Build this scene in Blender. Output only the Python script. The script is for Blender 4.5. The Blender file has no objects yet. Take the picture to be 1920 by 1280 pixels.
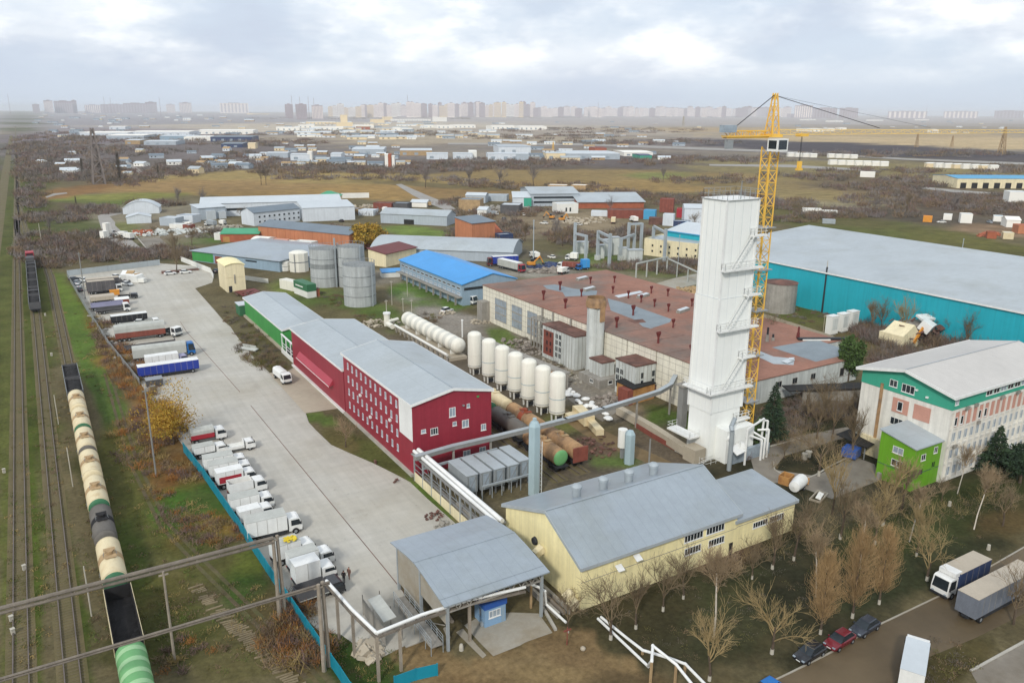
import bpy, math, random
import numpy as np
R = math.radians
sc = bpy.context.scene
COL = sc.collection
rnd = random.Random(7)

# ---------------------------------------------------------------- survey of the site
# world axes: +Y runs along the railway (away), +X across it to the right, +Z up; metres.
# F, H, VA, VB, DN come from the photograph's vanishing points and a drone height of 60 m.
F, CX, CY, H = 1490., 960., 640., 60.
_s = .006
DN = np.array([-_s, 1, (-_s*CX + CY - 203)/F]); DN /= np.linalg.norm(DN)
VA = np.array([29-CX, 203+_s*29-CY, F]); VA /= np.linalg.norm(VA); VA -= DN*(VA@DN); VA /= np.linalg.norm(VA)
VB = np.cross(DN, VA)
if VB[0] < 0: VB = -VB

def G(px, py, z=0.):
    """site position of the survey sighting (px, py) at height z"""
    d = np.array([px-CX, py-CY, F]); t = (H-z)/(d@DN)
    return float(d@VB*t), float(d@VA*t)
def PX(x, y, z=0.):
    v = x*VB + y*VA + (H-z)*DN
    return CX+F*v[0]/v[2], CY+F*v[1]/v[2]
def HZ(x, y, py):
    lo, hi = -5., 200.
    for _ in range(50):
        m = (lo+hi)/2
        if PX(x, y, m)[1] > py: lo = m
        else: hi = m
    return lo

# ---------------------------------------------------------------- mesh builder
class MB:
    def __init__(s): s.v = []; s.f = []; s.m = []
    def add(s, vs, fs, m=0):
        o = len(s.v); s.v += [tuple(v) for v in vs]
        for f in fs: s.f.append(tuple(i+o for i in f)); s.m.append(m)
        return s
    def box(s, x0, x1, y0, y1, z0, z1, m=0):
        return s.add([(x0,y0,z0),(x1,y0,z0),(x1,y1,z0),(x0,y1,z0),(x0,y0,z1),(x1,y0,z1),(x1,y1,z1),(x0,y1,z1)],
                     [(3,2,1,0),(4,5,6,7),(0,1,5,4),(1,2,6,5),(2,3,7,6),(3,0,4,7)], m)
    def rbox(s, c, d, rz=0, rx=0, ry=0, m=0):
        import mathutils
        M_ = mathutils.Euler((rx, ry, rz)).to_matrix()
        vs = []
        for sx, sy, sz in ((-1,-1,-1),(1,-1,-1),(1,1,-1),(-1,1,-1),(-1,-1,1),(1,-1,1),(1,1,1),(-1,1,1)):
            v = M_ @ mathutils.Vector((sx*d[0]/2, sy*d[1]/2, sz*d[2]/2)); vs.append((c[0]+v.x, c[1]+v.y, c[2]+v.z))
        return s.add(vs, [(3,2,1,0),(4,5,6,7),(0,1,5,4),(1,2,6,5),(2,3,7,6),(3,0,4,7)], m)
    def beam(s, p, q, w, h=None, m=0):
        h = h or w
        p = np.array(p, float); q = np.array(q, float); d = q-p; L = np.linalg.norm(d)
        if L < 1e-6: return s
        d /= L
        up = np.array([0,0,1.]) if abs(d[2]) < .95 else np.array([0,1.,0])
        a = np.cross(d, up); a /= np.linalg.norm(a); b = np.cross(a, d)
        vs = []
        for e in (p, q):
            for i, j in ((-1,-1),(1,-1),(1,1),(-1,1)): vs.append(tuple(e + a*i*w/2 + b*j*h/2))
        return s.add(vs, [(0,1,2,3),(7,6,5,4),(4,5,1,0),(5,6,2,1),(6,7,3,2),(7,4,0,3)], m)
    def cyl(s, p, q, r0, r1=None, n=8, m=0, caps=True):
        r1 = r0 if r1 is None else r1
        p = np.array(p, float); q = np.array(q, float); d = q-p; L = np.linalg.norm(d)
        if L < 1e-6: return s
        d /= L
        up = np.array([0,0,1.]) if abs(d[2]) < .95 else np.array([0,1.,0])
        a = np.cross(d, up); a /= np.linalg.norm(a); b = np.cross(d, a)
        vs = []
        for e, r in ((p, r0), (q, r1)):
            for k in range(n):
                t = 2*math.pi*k/n; vs.append(tuple(e + r*(a*math.cos(t)+b*math.sin(t))))
        fs = [(k, (k+1) % n, n+(k+1) % n, n+k) for k in range(n)]
        if caps: fs += [tuple(range(n-1, -1, -1)), tuple(range(n, 2*n))]
        return s.add(vs, fs, m)
    def tube(s, pts, r, n=8, m=0):
        for i in range(len(pts)-1): s.cyl(pts[i], pts[i+1], r, r, n, m)
        return s
    def lathe(s, prof, n=16, m=0, c=(0,0,0), axis='z'):
        vs = []; k = len(prof)
        for r, z in prof:
            for i in range(n):
                t = 2*math.pi*i/n; a, b = r*math.cos(t), r*math.sin(t)
                vs.append((c[0]+a, c[1]+b, c[2]+z) if axis == 'z' else (c[0]+z, c[1]+a, c[2]+b))
        fs = []
        for j in range(k-1):
            for i in range(n):
                i2 = (i+1) % n
                q = (j*n+i, j*n+i2, (j+1)*n+i2, (j+1)*n+i)
                fs.append(q if axis == 'z' else q)
        return s.add(vs, fs, m)
    def prism(s, poly, z0, z1, m=0, mt=None):
        n = len(poly)
        ar = sum(poly[i][0]*poly[(i+1) % n][1]-poly[(i+1) % n][0]*poly[i][1] for i in range(n))
        if ar < 0: poly = poly[::-1]
        vs = [(x, y, z0) for x, y in poly]+[(x, y, z1) for x, y in poly]
        s.add(vs, [(k, (k+1) % n, n+(k+1) % n, n+k) for k in range(n)], m)
        return s.add(vs[n:], [tuple(range(n))], m if mt is None else mt)
    def extrude_x(s, prof, x0, x1, m=0, caps=True):
        """profile of (y, z) run along x"""
        n = len(prof); vs = [(x0, y, z) for y, z in prof]+[(x1, y, z) for y, z in prof]
        fs = [(k, (k+1) % n, n+(k+1) % n, n+k) for k in range(n)]
        if caps: fs += [tuple(range(n-1, -1, -1)), tuple(range(n, 2*n))]
        return s.add(vs, fs, m)
    def extrude_y(s, prof, y0, y1, m=0):
        """profile of (x, z) run along y"""
        n = len(prof); vs = [(x, y0, z) for x, z in prof]+[(x, y1, z) for x, z in prof]
        fs = [(n+k, n+(k+1) % n, (k+1) % n, k) for k in range(n)]+[tuple(range(n)), tuple(range(2*n-1, n-1, -1))]
        return s.add(vs, fs, m)
    def build(s, name, mats, parent=None, smooth=False):
        me = bpy.data.meshes.new(name); me.from_pydata(s.v, [], s.f)
        if not isinstance(mats, (list, tuple)): mats = [mats]
        for q in mats: me.materials.append(q)
        if len(mats) > 1: me.polygons.foreach_set('material_index', s.m)
        me.update()
        import bmesh
        bm = bmesh.new(); bm.from_mesh(me); bmesh.ops.recalc_face_normals(bm, faces=bm.faces); bm.to_mesh(me); bm.free()
        if smooth:
            me.polygons.foreach_set('use_smooth', [True]*len(me.polygons))
            me.set_sharp_from_angle(angle=R(40))
        return link(name, me, parent)

def link(name, me, parent=None):
    o = bpy.data.objects.new(name, me); COL.objects.link(o)
    if parent: o.parent = parent
    return o
def tag(o, label, cat, group=None):
    o['label'] = label; o['category'] = cat
    if group: o['group'] = group
    return o
def thing(name, label, cat, x, y, z=0, rz=0, group=None):
    o = bpy.data.objects.new(name, None); COL.objects.link(o); o.empty_display_size = .1
    o.location = (x, y, z); o.rotation_euler = (0, 0, rz)
    return tag(o, label, cat, group)
def clone(o, x, y, z=0, rz=0, label=None, group=None, scale=None, parent=None):
    c = o.copy(); COL.objects.link(c)
    if parent is None: c.location = (x, y, z); c.rotation_euler = (0, 0, rz)
    else: c.parent = parent
    if label: c['label'] = label
    if group: c['group'] = group
    if scale: c.scale = (scale,)*3 if not isinstance(scale, tuple) else scale
    for ch in o.children: clone(ch, 0, 0, parent=c)
    return c
def struct(o): o['kind'] = 'structure'; return o

# ---------------------------------------------------------------- materials
def lin(c):
    return tuple((x/255/12.92) if x/255 <= .04045 else ((x/255+.055)/1.055)**2.4 for x in c)
MATS = {}
def mat(name, rgb, rough=.75, var=.16, sc=.35, streak=0, metal=0, spec=.3, rgb2=None, thr=.55, soft=.12, sc2=.15, emit=0, corr=None, drive=False, lap=None):
    """procedural paint / concrete / metal: base colour, soft mottling, optional second colour in patches, rain streaks, corrugation"""
    if name in MATS: return MATS[name]
    m = bpy.data.materials.new(name); m.use_nodes = True; nt = m.node_tree; N = nt.nodes; L = nt.links
    b = N['Principled BSDF']; b.inputs['Roughness'].default_value = rough; b.inputs['Metallic'].default_value = metal
    b.inputs['Specular IOR Level'].default_value = spec
    c = lin(rgb)
    geo = N.new('ShaderNodeNewGeometry')
    def noise(scale, detail=6, vec=None):
        n = N.new('ShaderNodeTexNoise'); n.inputs['Scale'].default_value = scale; n.inputs['Detail'].default_value = detail
        n.inputs['Roughness'].default_value = .62
        L.new(vec or geo.outputs['Position'], n.inputs['Vector']); return n.outputs['Fac']
    def mult(col, fac, lo, hi, a=.3, z=.7):
        mr = N.new('ShaderNodeMapRange'); mr.inputs['From Min'].default_value = a; mr.inputs['From Max'].default_value = z
        mr.inputs['To Min'].default_value = lo; mr.inputs['To Max'].default_value = hi; L.new(fac, mr.inputs['Value'])
        v = N.new('ShaderNodeVectorMath'); v.operation = 'SCALE'; L.new(col, v.inputs[0]); L.new(mr.outputs[0], v.inputs['Scale'])
        return v.outputs[0]
    rgbn = N.new('ShaderNodeRGB'); rgbn.outputs[0].default_value = (*c, 1); col = rgbn.outputs[0]
    if rgb2:
        mr = N.new('ShaderNodeMapRange'); mr.inputs['From Min'].default_value = thr-soft; mr.inputs['From Max'].default_value = thr+soft
        L.new(noise(sc2, 8), mr.inputs['Value'])
        mx = N.new('ShaderNodeMix'); mx.data_type = 'RGBA'; L.new(mr.outputs[0], mx.inputs['Factor']); L.new(col, mx.inputs[6])
        mx.inputs[7].default_value = (*lin(rgb2), 1); col = mx.outputs[2]
    if var:
        col = mult(col, noise(sc, 8), 1-var, 1+var*.7)
        col = mult(col, noise(sc*9, 4), 1-var*.5, 1+var*.4)
    if streak:
        mp = N.new('ShaderNodeMapping'); mp.inputs['Scale'].default_value = (1, 1, .06); L.new(geo.outputs['Position'], mp.inputs['Vector'])
        col = mult(col, noise(1.3, 5, mp.outputs[0]), 1-streak, 1+streak*.4)
    if drive:   # tyre marks and oil spots worn into the pavement along the lanes
        mp = N.new('ShaderNodeMapping'); mp.inputs['Scale'].default_value = (.9, .025, 1); mp.inputs['Rotation'].default_value = (0, 0, -.03); L.new(geo.outputs['Position'], mp.inputs['Vector'])
        col = mult(col, noise(1., 5, mp.outputs[0]), .95, 1.03, .38, .58)
        mp = N.new('ShaderNodeMapping'); mp.inputs['Scale'].default_value = (.04, .9, 1); L.new(geo.outputs['Position'], mp.inputs['Vector'])
        col = mult(col, noise(1., 4, mp.outputs[0]), .97, 1.02, .38, .58)
        col = mult(col, noise(.75, 3), .8, 1., .27, .34); col = mult(col, noise(3.1, 2), .86, 1., .24, .32)
    if lap:     # sheet laps at a regular spacing
        sx_ = N.new('ShaderNodeSeparateXYZ'); L.new(geo.outputs['Position'], sx_.inputs[0])
        for ax, step, wd_ in lap:
            d = N.new('ShaderNodeMath'); d.operation = 'DIVIDE'; L.new(sx_.outputs[ax], d.inputs[0]); d.inputs[1].default_value = step
            f = N.new('ShaderNodeMath'); f.operation = 'FRACT'; L.new(d.outputs[0], f.inputs[0])
            g_ = N.new('ShaderNodeMath'); g_.operation = 'GREATER_THAN'; L.new(f.outputs[0], g_.inputs[0]); g_.inputs[1].default_value = wd_/step
            col = mult(col, g_.outputs[0], .9, 1., 0, 1)
    L.new(col, b.inputs['Base Color'])
    if corr:
        w = N.new('ShaderNodeTexWave'); w.bands_direction = corr[0]; w.inputs['Scale'].default_value = corr[1]
        L.new(geo.outputs['Position'], w.inputs['Vector'])
        bp = N.new('ShaderNodeBump'); bp.inputs['Strength'].default_value = .25; bp.inputs['Distance'].default_value = .05
        L.new(w.outputs['Fac'], bp.inputs['Height']); L.new(bp.outputs[0], b.inputs['Normal'])
    MATS[name] = m; return m

W = lambda n: MATS[n]
mat('concrete', (179,176,167), .9, .1, .06, rgb2=(164,158,144), sc2=.05, thr=.57, soft=.16, drive=True)
mat('apron', (170,160,142), .9, .12, .1)
mat('kerb', (172,168,158), .9, .15, .5)
mat('paving', (165,160,148), .9, .14, .2, rgb2=(140,130,112), sc2=.2)
mat('dirt_road', (130,110,78), .85, .25, .08, rgb2=(98,82,56), sc2=.06, thr=.5, soft=.2)
mat('wet_road', (106,92,70), .55, .2, .05, rgb2=(84,72,54), sc2=.04, thr=.5, soft=.2)
mat('old_asphalt', (132,126,116), .9, .2, .1, rgb2=(108,100,88), sc2=.08)
mat('track', (150,146,140), .9, .15, .1)
mat('rut', (88,76,58), .95, .3, .4, rgb2=(84,82,50), sc2=.25, thr=.5)
mat('gravel', (103,93,66), .95, .2, .3, rgb2=(92,88,54), sc2=.12)
mat('rail_steel', (118,108,102), .55, .2, .4, metal=.4)
mat('sleeper', (101,92,68), .9, .12, .8)
mat('roof_grey', (166,174,178), .4, .1, .06, streak=.05, lap=(('Y', 3.1, .12), ('X', 7.7, .12)), rgb2=(154,160,160), sc2=.07, thr=.6)
mat('roof_steel', (146,156,164), .32, .09, .08, streak=.05, spec=.5, lap=(('X', 1.55, .1),), rgb2=(138,146,148), sc2=.1, thr=.6)
mat('roof_pale', (190,197,201), .5, .06, .12)
mat('roof_dark', (110,122,132), .55, .1, .2)
mat('roof_warm', (188,185,180), .6, .08, .08, lap=(('X', 2.9, .1),))
mat('roof_blue', (62,146,210), .45, .1, .1, lap=(('Y', 2.2, .12),))
mat('roof_blue_far', (70,150,190), .5, .08, .1)
mat('roof_green', (68,150,112), .5, .1, .2)
mat('roof_red', (104,48,46), .55, .1, .2)
mat('fac_roof', (146,106,90), .9, .22, .12, rgb2=(118,106,98), sc2=.05, thr=.56)
mat('fac_roof_patch', (128,138,144), .7, .14, .2)
mat('tar', (116,84,74), .9, .25, .4, rgb2=(80,60,54), sc2=.3)
mat('red_wall', (144,46,60), .5, .1, .15, streak=.14, lap=(('X', 1.9, .06), ('Y', 1.9, .06)))
mat('red_trim', (165,62,76), .5, .06, .2)
mat('green_wall', (68,148,76), .55, .12, .2, streak=.16, lap=(('Y', 2.1, .06),))
mat('yellow_wall', (242,230,178), .6, .08, .2, streak=.16, lap=(('X', 2.4, .06), ('Y', 2.4, .06)))
mat('cream_wall', (226,214,178), .65, .1, .2, streak=.14)
mat('white_wall', (222,222,216), .6, .06, .2, streak=.06)
mat('white_paint', (224,225,222), .5, .08, .3, streak=.08)
mat('tower_white', (232,234,230), .5, .03, .12, streak=.04)
mat('tank_white', (224,222,210), .5, .05, .25, streak=.1)
mat('fac_wall', (222,217,200), .8, .1, .2, streak=.16)
mat('fac_block', (196,200,196), .8, .12, .25, streak=.25)
mat('fac_grey', (150,146,138), .85, .2, .3, streak=.2)
mat('grey_wall', (168,178,186), .6, .08, .2, streak=.1)
mat('pale_wall', (205,212,218), .6, .08, .2, streak=.1)
mat('blue_wall', (140,162,178), .55, .08, .2, streak=.1)
mat('orange_wall', (184,122,88), .7, .1, .2, streak=.15)
mat('brick', (160,92,66), .85, .2, .5)
mat('cyan_wall', (38,164,180), .5, .07, .06, streak=.1, lap=(('Y', 6.2, .14),))
mat('teal', (22,130,152), .5, .08, .3)
mat('office_white', (220,217,208), .75, .1, .2, streak=.2)
mat('office_green', (62,158,132), .55, .05, .2, streak=.05)
mat('lime', (104,158,38), .6, .08, .3, streak=.12)
mat('salmon', (190,142,126), .8, .12, .4)
mat('silo', (172,176,176), .65, .14, .25, streak=.25)
mat('silo_band', (134,138,138), .7, .2, .3, streak=.2)
mat('glass', (36,44,50), .12, .3, .6, spec=.6)
mat('glass_pale', (150,162,172), .2, .25, .7, spec=.5)
mat('dark', (38,38,38), .8, .2, .6)
mat('black_metal', (44,46,50), .6, .2, .5)
mat('steel', (150,154,156), .5, .15, .4, metal=.3)
mat('galv', (168,176,180), .45, .1, .5, metal=.3, streak=.08)
mat('pipe_grey', (134,134,131), .65, .14, .5, streak=.1)
mat('pipe_bluegrey', (158,178,184), .5, .06, .3, streak=.1)
mat('old_pole', (150,140,126), .9, .2, .8, streak=.2)
mat('dirty_pipe', (120,112,102), .8, .3, .6)
mat('crane_yellow', (230,184,80), .5, .1, .5)
mat('crane_pale', (240,206,120), .5, .1, .5)
mat('tank_cream', (216,202,166), .55, .12, .5, rgb2=(186,166,128), sc2=.5, thr=.6)
mat('tank_rust', (170,136,98), .75, .2, .5, rgb2=(120,98,78), sc2=.35)
mat('tank_band', (168,142,106), .8, .25, .6)
mat('tank_grey', (102,98,92), .7, .2, .5)
mat('tank_green', (58,110,78), .55, .1, .4)
mat('tank_lime', (104,160,104), .5, .08, .4)
mat('tank_pale', (150,190,142), .5, .08, .4)
mat('wagon_brown', (140,70,46), .75, .2, .5)
mat('coal', (38,37,38), .95, .3, 1.2)
mat('wagon_grey', (84,84,86), .75, .2, .5)
mat('tyre', (30,30,31), .85, .2, 2)
mat('tarp', (178,180,174), .75, .1, .4, streak=.08)
mat('tarp_tan', (176,166,150), .8, .1, .4)
mat('tarp_dark', (92,90,92), .8, .15, .4, streak=.15)
mat('truck_red', (160,44,56), .5, .1, .5)
mat('rust_red', (132,74,62), .8, .2, .5, streak=.2)
mat('truck_blue', (42,62,150), .45, .1, .4, streak=.08)
mat('cab_blue', (36,104,170), .4, .08, .4)
mat('navy', (52,66,100), .5, .15, .4, streak=.1)
mat('lilac', (150,150,176), .5, .1, .4)
mat('trailer_grey', (112,118,128), .55, .15, .4, streak=.15)
mat('car_black', (34,36,40), .25, .05, .4, spec=.6)
mat('car_red', (108,28,38), .25, .05, .4, spec=.6)
mat('car_grey', (52,58,68), .25, .05, .4, spec=.6)
mat('orange', (210,142,54), .6, .12, .4)
mat('yellow_rag', (214,190,50), .7, .2, .8)
mat('wood', (186,140,84), .85, .2, .5, rgb2=(140,98,60), sc2=.5)
mat('rubble', (150,142,132), .95, .3, .8, rgb2=(108,98,90), sc2=.6)
mat('booth_blue', (128,160,190), .55, .06, .3, streak=.05)
mat('booth_band', (44,86,160), .5, .06, .3)
mat('bark', (86,74,62), .95, .3, 1.5)
mat('twig', (128,112,88), .95, .25, .3)
mat('twig_tan', (160,140,100), .95, .2, .3)
mat('twig_ochre', (166,138,98), .95, .2, .3)
mat('twig_gold', (190,146,60), .95, .22, .3)
mat('old_slab', (126,114,90), .95, .25, .6)
mat('twig_red', (156,136,108), .95, .2, .3)
mat('birch_bark', (206,196,182), .9, .2, 2)
mat('limewash', (178,173,160), .9, .1, 1)
mat('leaf_gold', (178,142,56), .9, .3, .5, rgb2=(120,110,36), sc2=.3)
mat('needle', (44,62,44), .9, .3, .6, rgb2=(58,76,48), sc2=.4)
mat('leaf_green', (70,92,46), .9, .3, .5)
mat('far_tower_a', (232,222,214), .8, .1, .02)
mat('far_tower_b', (166,158,164), .8, .1, .02)
mat('far_tower_c', (150,138,142), .8, .1, .02)
mat('far_white', (230,228,220), .8, .05, .02)
mat('far_cream', (222,204,168), .8, .05, .02)
mat('person_dark', (34,26,30), .9, .2, 3)
mat('skin', (190,140,116), .7, .05, 3)
mat('sign_green', (60,150,80), .5, .05, 1)
mat('red_white', (196,92,88), .6, .05, 1)
# ---------------------------------------------------------------- kit: windows, buildings
WIN = {}
def window(root, x, y, z, w, h, face, frame='white_paint', pane='glass', mull=1):
    """one window: frame as a part, its pane as a sub-part; face f/l/r/b = -y/-x/+x/+y"""
    key = (round(w,2), round(h,2), frame, pane, mull)
    if key not in WIN:
        t = .09*min(1, w); f = MB()
        f.box(-w/2, w/2, -.06, .02, -h/2, -h/2+t); f.box(-w/2, w/2, -.06, .02, h/2-t, h/2)
        f.box(-w/2, -w/2+t, -.06, .02, -h/2+t, h/2-t); f.box(w/2-t, w/2, -.06, .02, -h/2+t, h/2-t)
        for k in range(mull):
            xx = -w/2+w*(k+1)/(mull+1); f.box(xx-t*.4, xx+t*.4, -.05, .02, -h/2+t, h/2-t)
        f.box(-w/2-.08, w/2+.08, -.12, 0, -h/2-.06, -h/2)
        fo = f.build('window', W(frame), root)
        g = MB().box(-w/2+t, w/2-t, -.025, .015, -h/2+t, h/2-t).build('pane', W(pane), fo)
        WIN[key] = (fo.data, g.data)
    else:
        fo = link('window', WIN[key][0], root); link('pane', WIN[key][1], fo)
    fo.location = (x, y, z); fo.rotation_euler = (0, 0, {'f': 0, 'l': -math.pi/2, 'r': math.pi/2, 'b': math.pi}[face])
    return fo
def windows(root, w, d, face, us, zs, ww, wh, frame='white_paint', pane='glass', mull=1, skip=()):
    for i, u in enumerate(us):
        for j, z in enumerate(zs):
            if (i, j) in skip: continue
            p = {'f': (u, 0), 'l': (0, u), 'r': (w, u), 'b': (u, d)}[face]
            window(root, p[0], p[1], z, ww, wh, face, frame, pane, mull)
def fr(a, b, n): return [a+(b-a)*(i+.5)/n for i in range(n)]

def roof_profile(kind, d, h, rise, rp=.5, over=.5):
    """(v, z) line of the roof surface across depth d"""
    if kind == 'gable':
        a = d*rp; s1 = rise/a; s2 = rise/(d-a)
        return [(-over, h-over*s1), (a, h+rise), (d+over, h-over*s2)]
    if kind == 'arch':
        n = 10; return [(d*(k/n)*(1+2*over/d)-over, h+rise*(1-(2*k/n-1)**2)) for k in range(n+1)]
    if kind == 'mono': return [(-over, h-rise*over/d), (d+over, h+rise+rise*over/d)]
def shed(name, label, cat, x, y, rz, w, d, h, wall, roof, kind='gable', axis='u', rise=2., rp=.5, over=.5, thick=.22, group=None, z=0, parapet=.5, trim=None):
    """building with origin at its front-left corner: u runs along the front, v backwards"""
    root = thing(name, label, cat, x, y, z, rz, group)
    wl = MB()
    if kind in ('flat', 'hip'):
        wl.box(0, w, 0, d, 0, h); wl.build('wall', W(wall), root)
        rf = MB()
        if kind == 'flat':
            p = .3; rf.box(p, w-p, p, d-p, h+.003, h+.06)
            rf.build('roof', W(roof), root)
            if parapet:
                q = MB(); q.box(0, w, 0, p, h+.003, h+parapet); q.box(0, w, d-p, d, h+.003, h+parapet)
                q.box(0, p, p, d-p, h+.003, h+parapet); q.box(w-p, w, p, d-p, h+.003, h+parapet)
                q.build('parapet', W(trim or wall), root)
        else:
            o = over; k = min(w, d)*.42
            b = [(-o,-o,h), (w+o,-o,h), (w+o,d+o,h), (-o,d+o,h)]
            t = [(k, d/2, h+rise), (w-k, d/2, h+rise)] if w > d else [(w/2, k, h+rise), (w/2, d-k, h+rise)]
            v = [(a, c, e-.2) for a, c, e in b]+b+t
            fs = [(3,2,1,0), (0,1,5,4), (1,2,6,5), (2,3,7,6), (3,0,4,7)]
            fs += [(4,5,9,8), (5,6,9), (6,7,8,9), (7,4,8)] if w > d else [(4,5,8), (5,6,9,8), (6,7,9), (7,4,8,9)]
            rf.add(v, fs); rf.build('roof', W(roof), root)
        return root
    A, Bd = (w, d) if axis == 'u' else (d, w)
    in_ = roof_profile(kind, Bd, h, rise, rp, 0)
    poly = [(0., 0.)]+[(max(0, min(Bd, v)), zz) for v, zz in in_]+[(Bd, 0.)]
    out = roof_profile(kind, Bd, h+.02, rise, rp, over)
    ring = out+[(v, zz+thick) for v, zz in out[::-1]]
    if axis == 'u':
        wl.extrude_x(poly, 0, A); rfm = MB().extrude_x(ring, -over, A+over)
    else:
        wl.extrude_y(poly, 0, A); rfm = MB().extrude_y(ring, -over, A+over)
    wl.build('wall', W(wall), root); rfm.build('roof', W(roof), root)
    if trim:
        t = MB(); o = over
        for e in ((-over-.06), A+over-.02):
            rr = [(v, zz-.22) for v, zz in out]+[(v, zz+thick+.04) for v, zz in out[::-1]]
            (t.extrude_x if axis == 'u' else t.extrude_y)(rr, e, e+.08)
        for v, zz in (out[0], out[-1]):
            s_ = -.06 if v < Bd/2 else .0
            pr = [(v+s_, zz-.2), (v+s_+.06, zz-.2), (v+s_+.06, zz+thick+.03), (v+s_, zz+thick+.03)]
            (t.extrude_x if axis == 'u' else t.extrude_y)(pr, -over+.03, A+over-.03)
        t.build('roof_trim', W(trim), root)
    return root
def seam(root, pts, w=.18, m='roof_steel'):
    b = MB()
    for p, q in zip(pts, pts[1:]): b.beam(p, q, w, .08)
    return b.build('ridge_cap', W(m), root)
def front(pxl, pyl, pxr, pyr, z=0):
    """front wall between two sighted base points -> x, y, rotation, length"""
    a = G(pxl, pyl, z); b = G(pxr, pyr, z)
    return a[0], a[1], math.atan2(b[1]-a[1], b[0]-a[0]), math.hypot(b[0]-a[0], b[1]-a[1])
def fshed(name, label, cat, l, r, d, top, wall, roof, **k):
    """building from its sighted front base corners, depth and the sighted row of the front-left eave"""
    x, y, rz, w = front(*l, *r)
    hh = k.pop('h', None) or max(1.5, HZ(x, y, top))
    return shed(name, label, cat, x, y, rz, w, d, hh, wall, roof, **k)

# ---------------------------------------------------------------- kit: road vehicles (+x is forward, origin on the ground at mid length)
MESH = {}
def wheel(root, x, y, r=.48, w=.3):
    k = ('wheel', round(r,2))
    if k not in MESH:
        o = MB().cyl((0,-w/2,0), (0,w/2,0), r, r, 14, 0).cyl((0,-w/2-.01,0), (0,w/2+.01,0), r*.5, r*.5, 10, 1).build('wheel', [W('tyre'), W('steel')], root)
        MESH[k] = o.data
    else: o = link('wheel', MESH[k], root)
    o.location = (x, y, r); return o
def cab(root, x, mat_, w=2.2, h=2.5, L=1.9, base=.55):
    """cab-over driver's cab whose back is at x"""
    p = [(x, base), (x+L, base), (x+L+.05, base+.75), (x+L-.28, h-.15), (x+L-.6, h), (x, h)]
    b = MB().extrude_y(p, -w/2, w/2).build('cab', W(mat_), root)
    g = MB(); d = .02
    g.add([(x+L+.03,-w/2+.12,base+.82),(x+L+.03,w/2-.12,base+.82),(x+L-.27,w/2-.2,h-.22),(x+L-.27,-w/2+.2,h-.22)], [(0,1,2,3)])
    g.v = [(a+.035, b_, c+.01) for a, b_, c in g.v]; g.build('windscreen', W('glass'), b)
    for s in (-1, 1):
        y = s*(w/2+.012)
        MB().add([(x+.35,y,base+.85),(x+L-.12,y,base+.85),(x+L-.36,y,h-.22),(x+.35,y,h-.22)], [(0,1,2,3)]).build('side_window', W('glass'), b)
        MB().box(x+L+.03, x+L+.08, s*w*.36-.16, s*w*.36+.16, base+.2, base+.36).build('headlight', W('glass_pale'), b)
        MB().box(x+L-.2, x+L-.1, s*(w/2+.08)-.1, s*(w/2+.08)+.1, base+.9, base+1.35).build('mirror', W('black_metal'), b)
    MB().box(x+L+.02, x+L+.12, -w/2, w/2, base-.12, base+.16).build('bumper', W('black_metal'), b)
    return b
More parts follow.
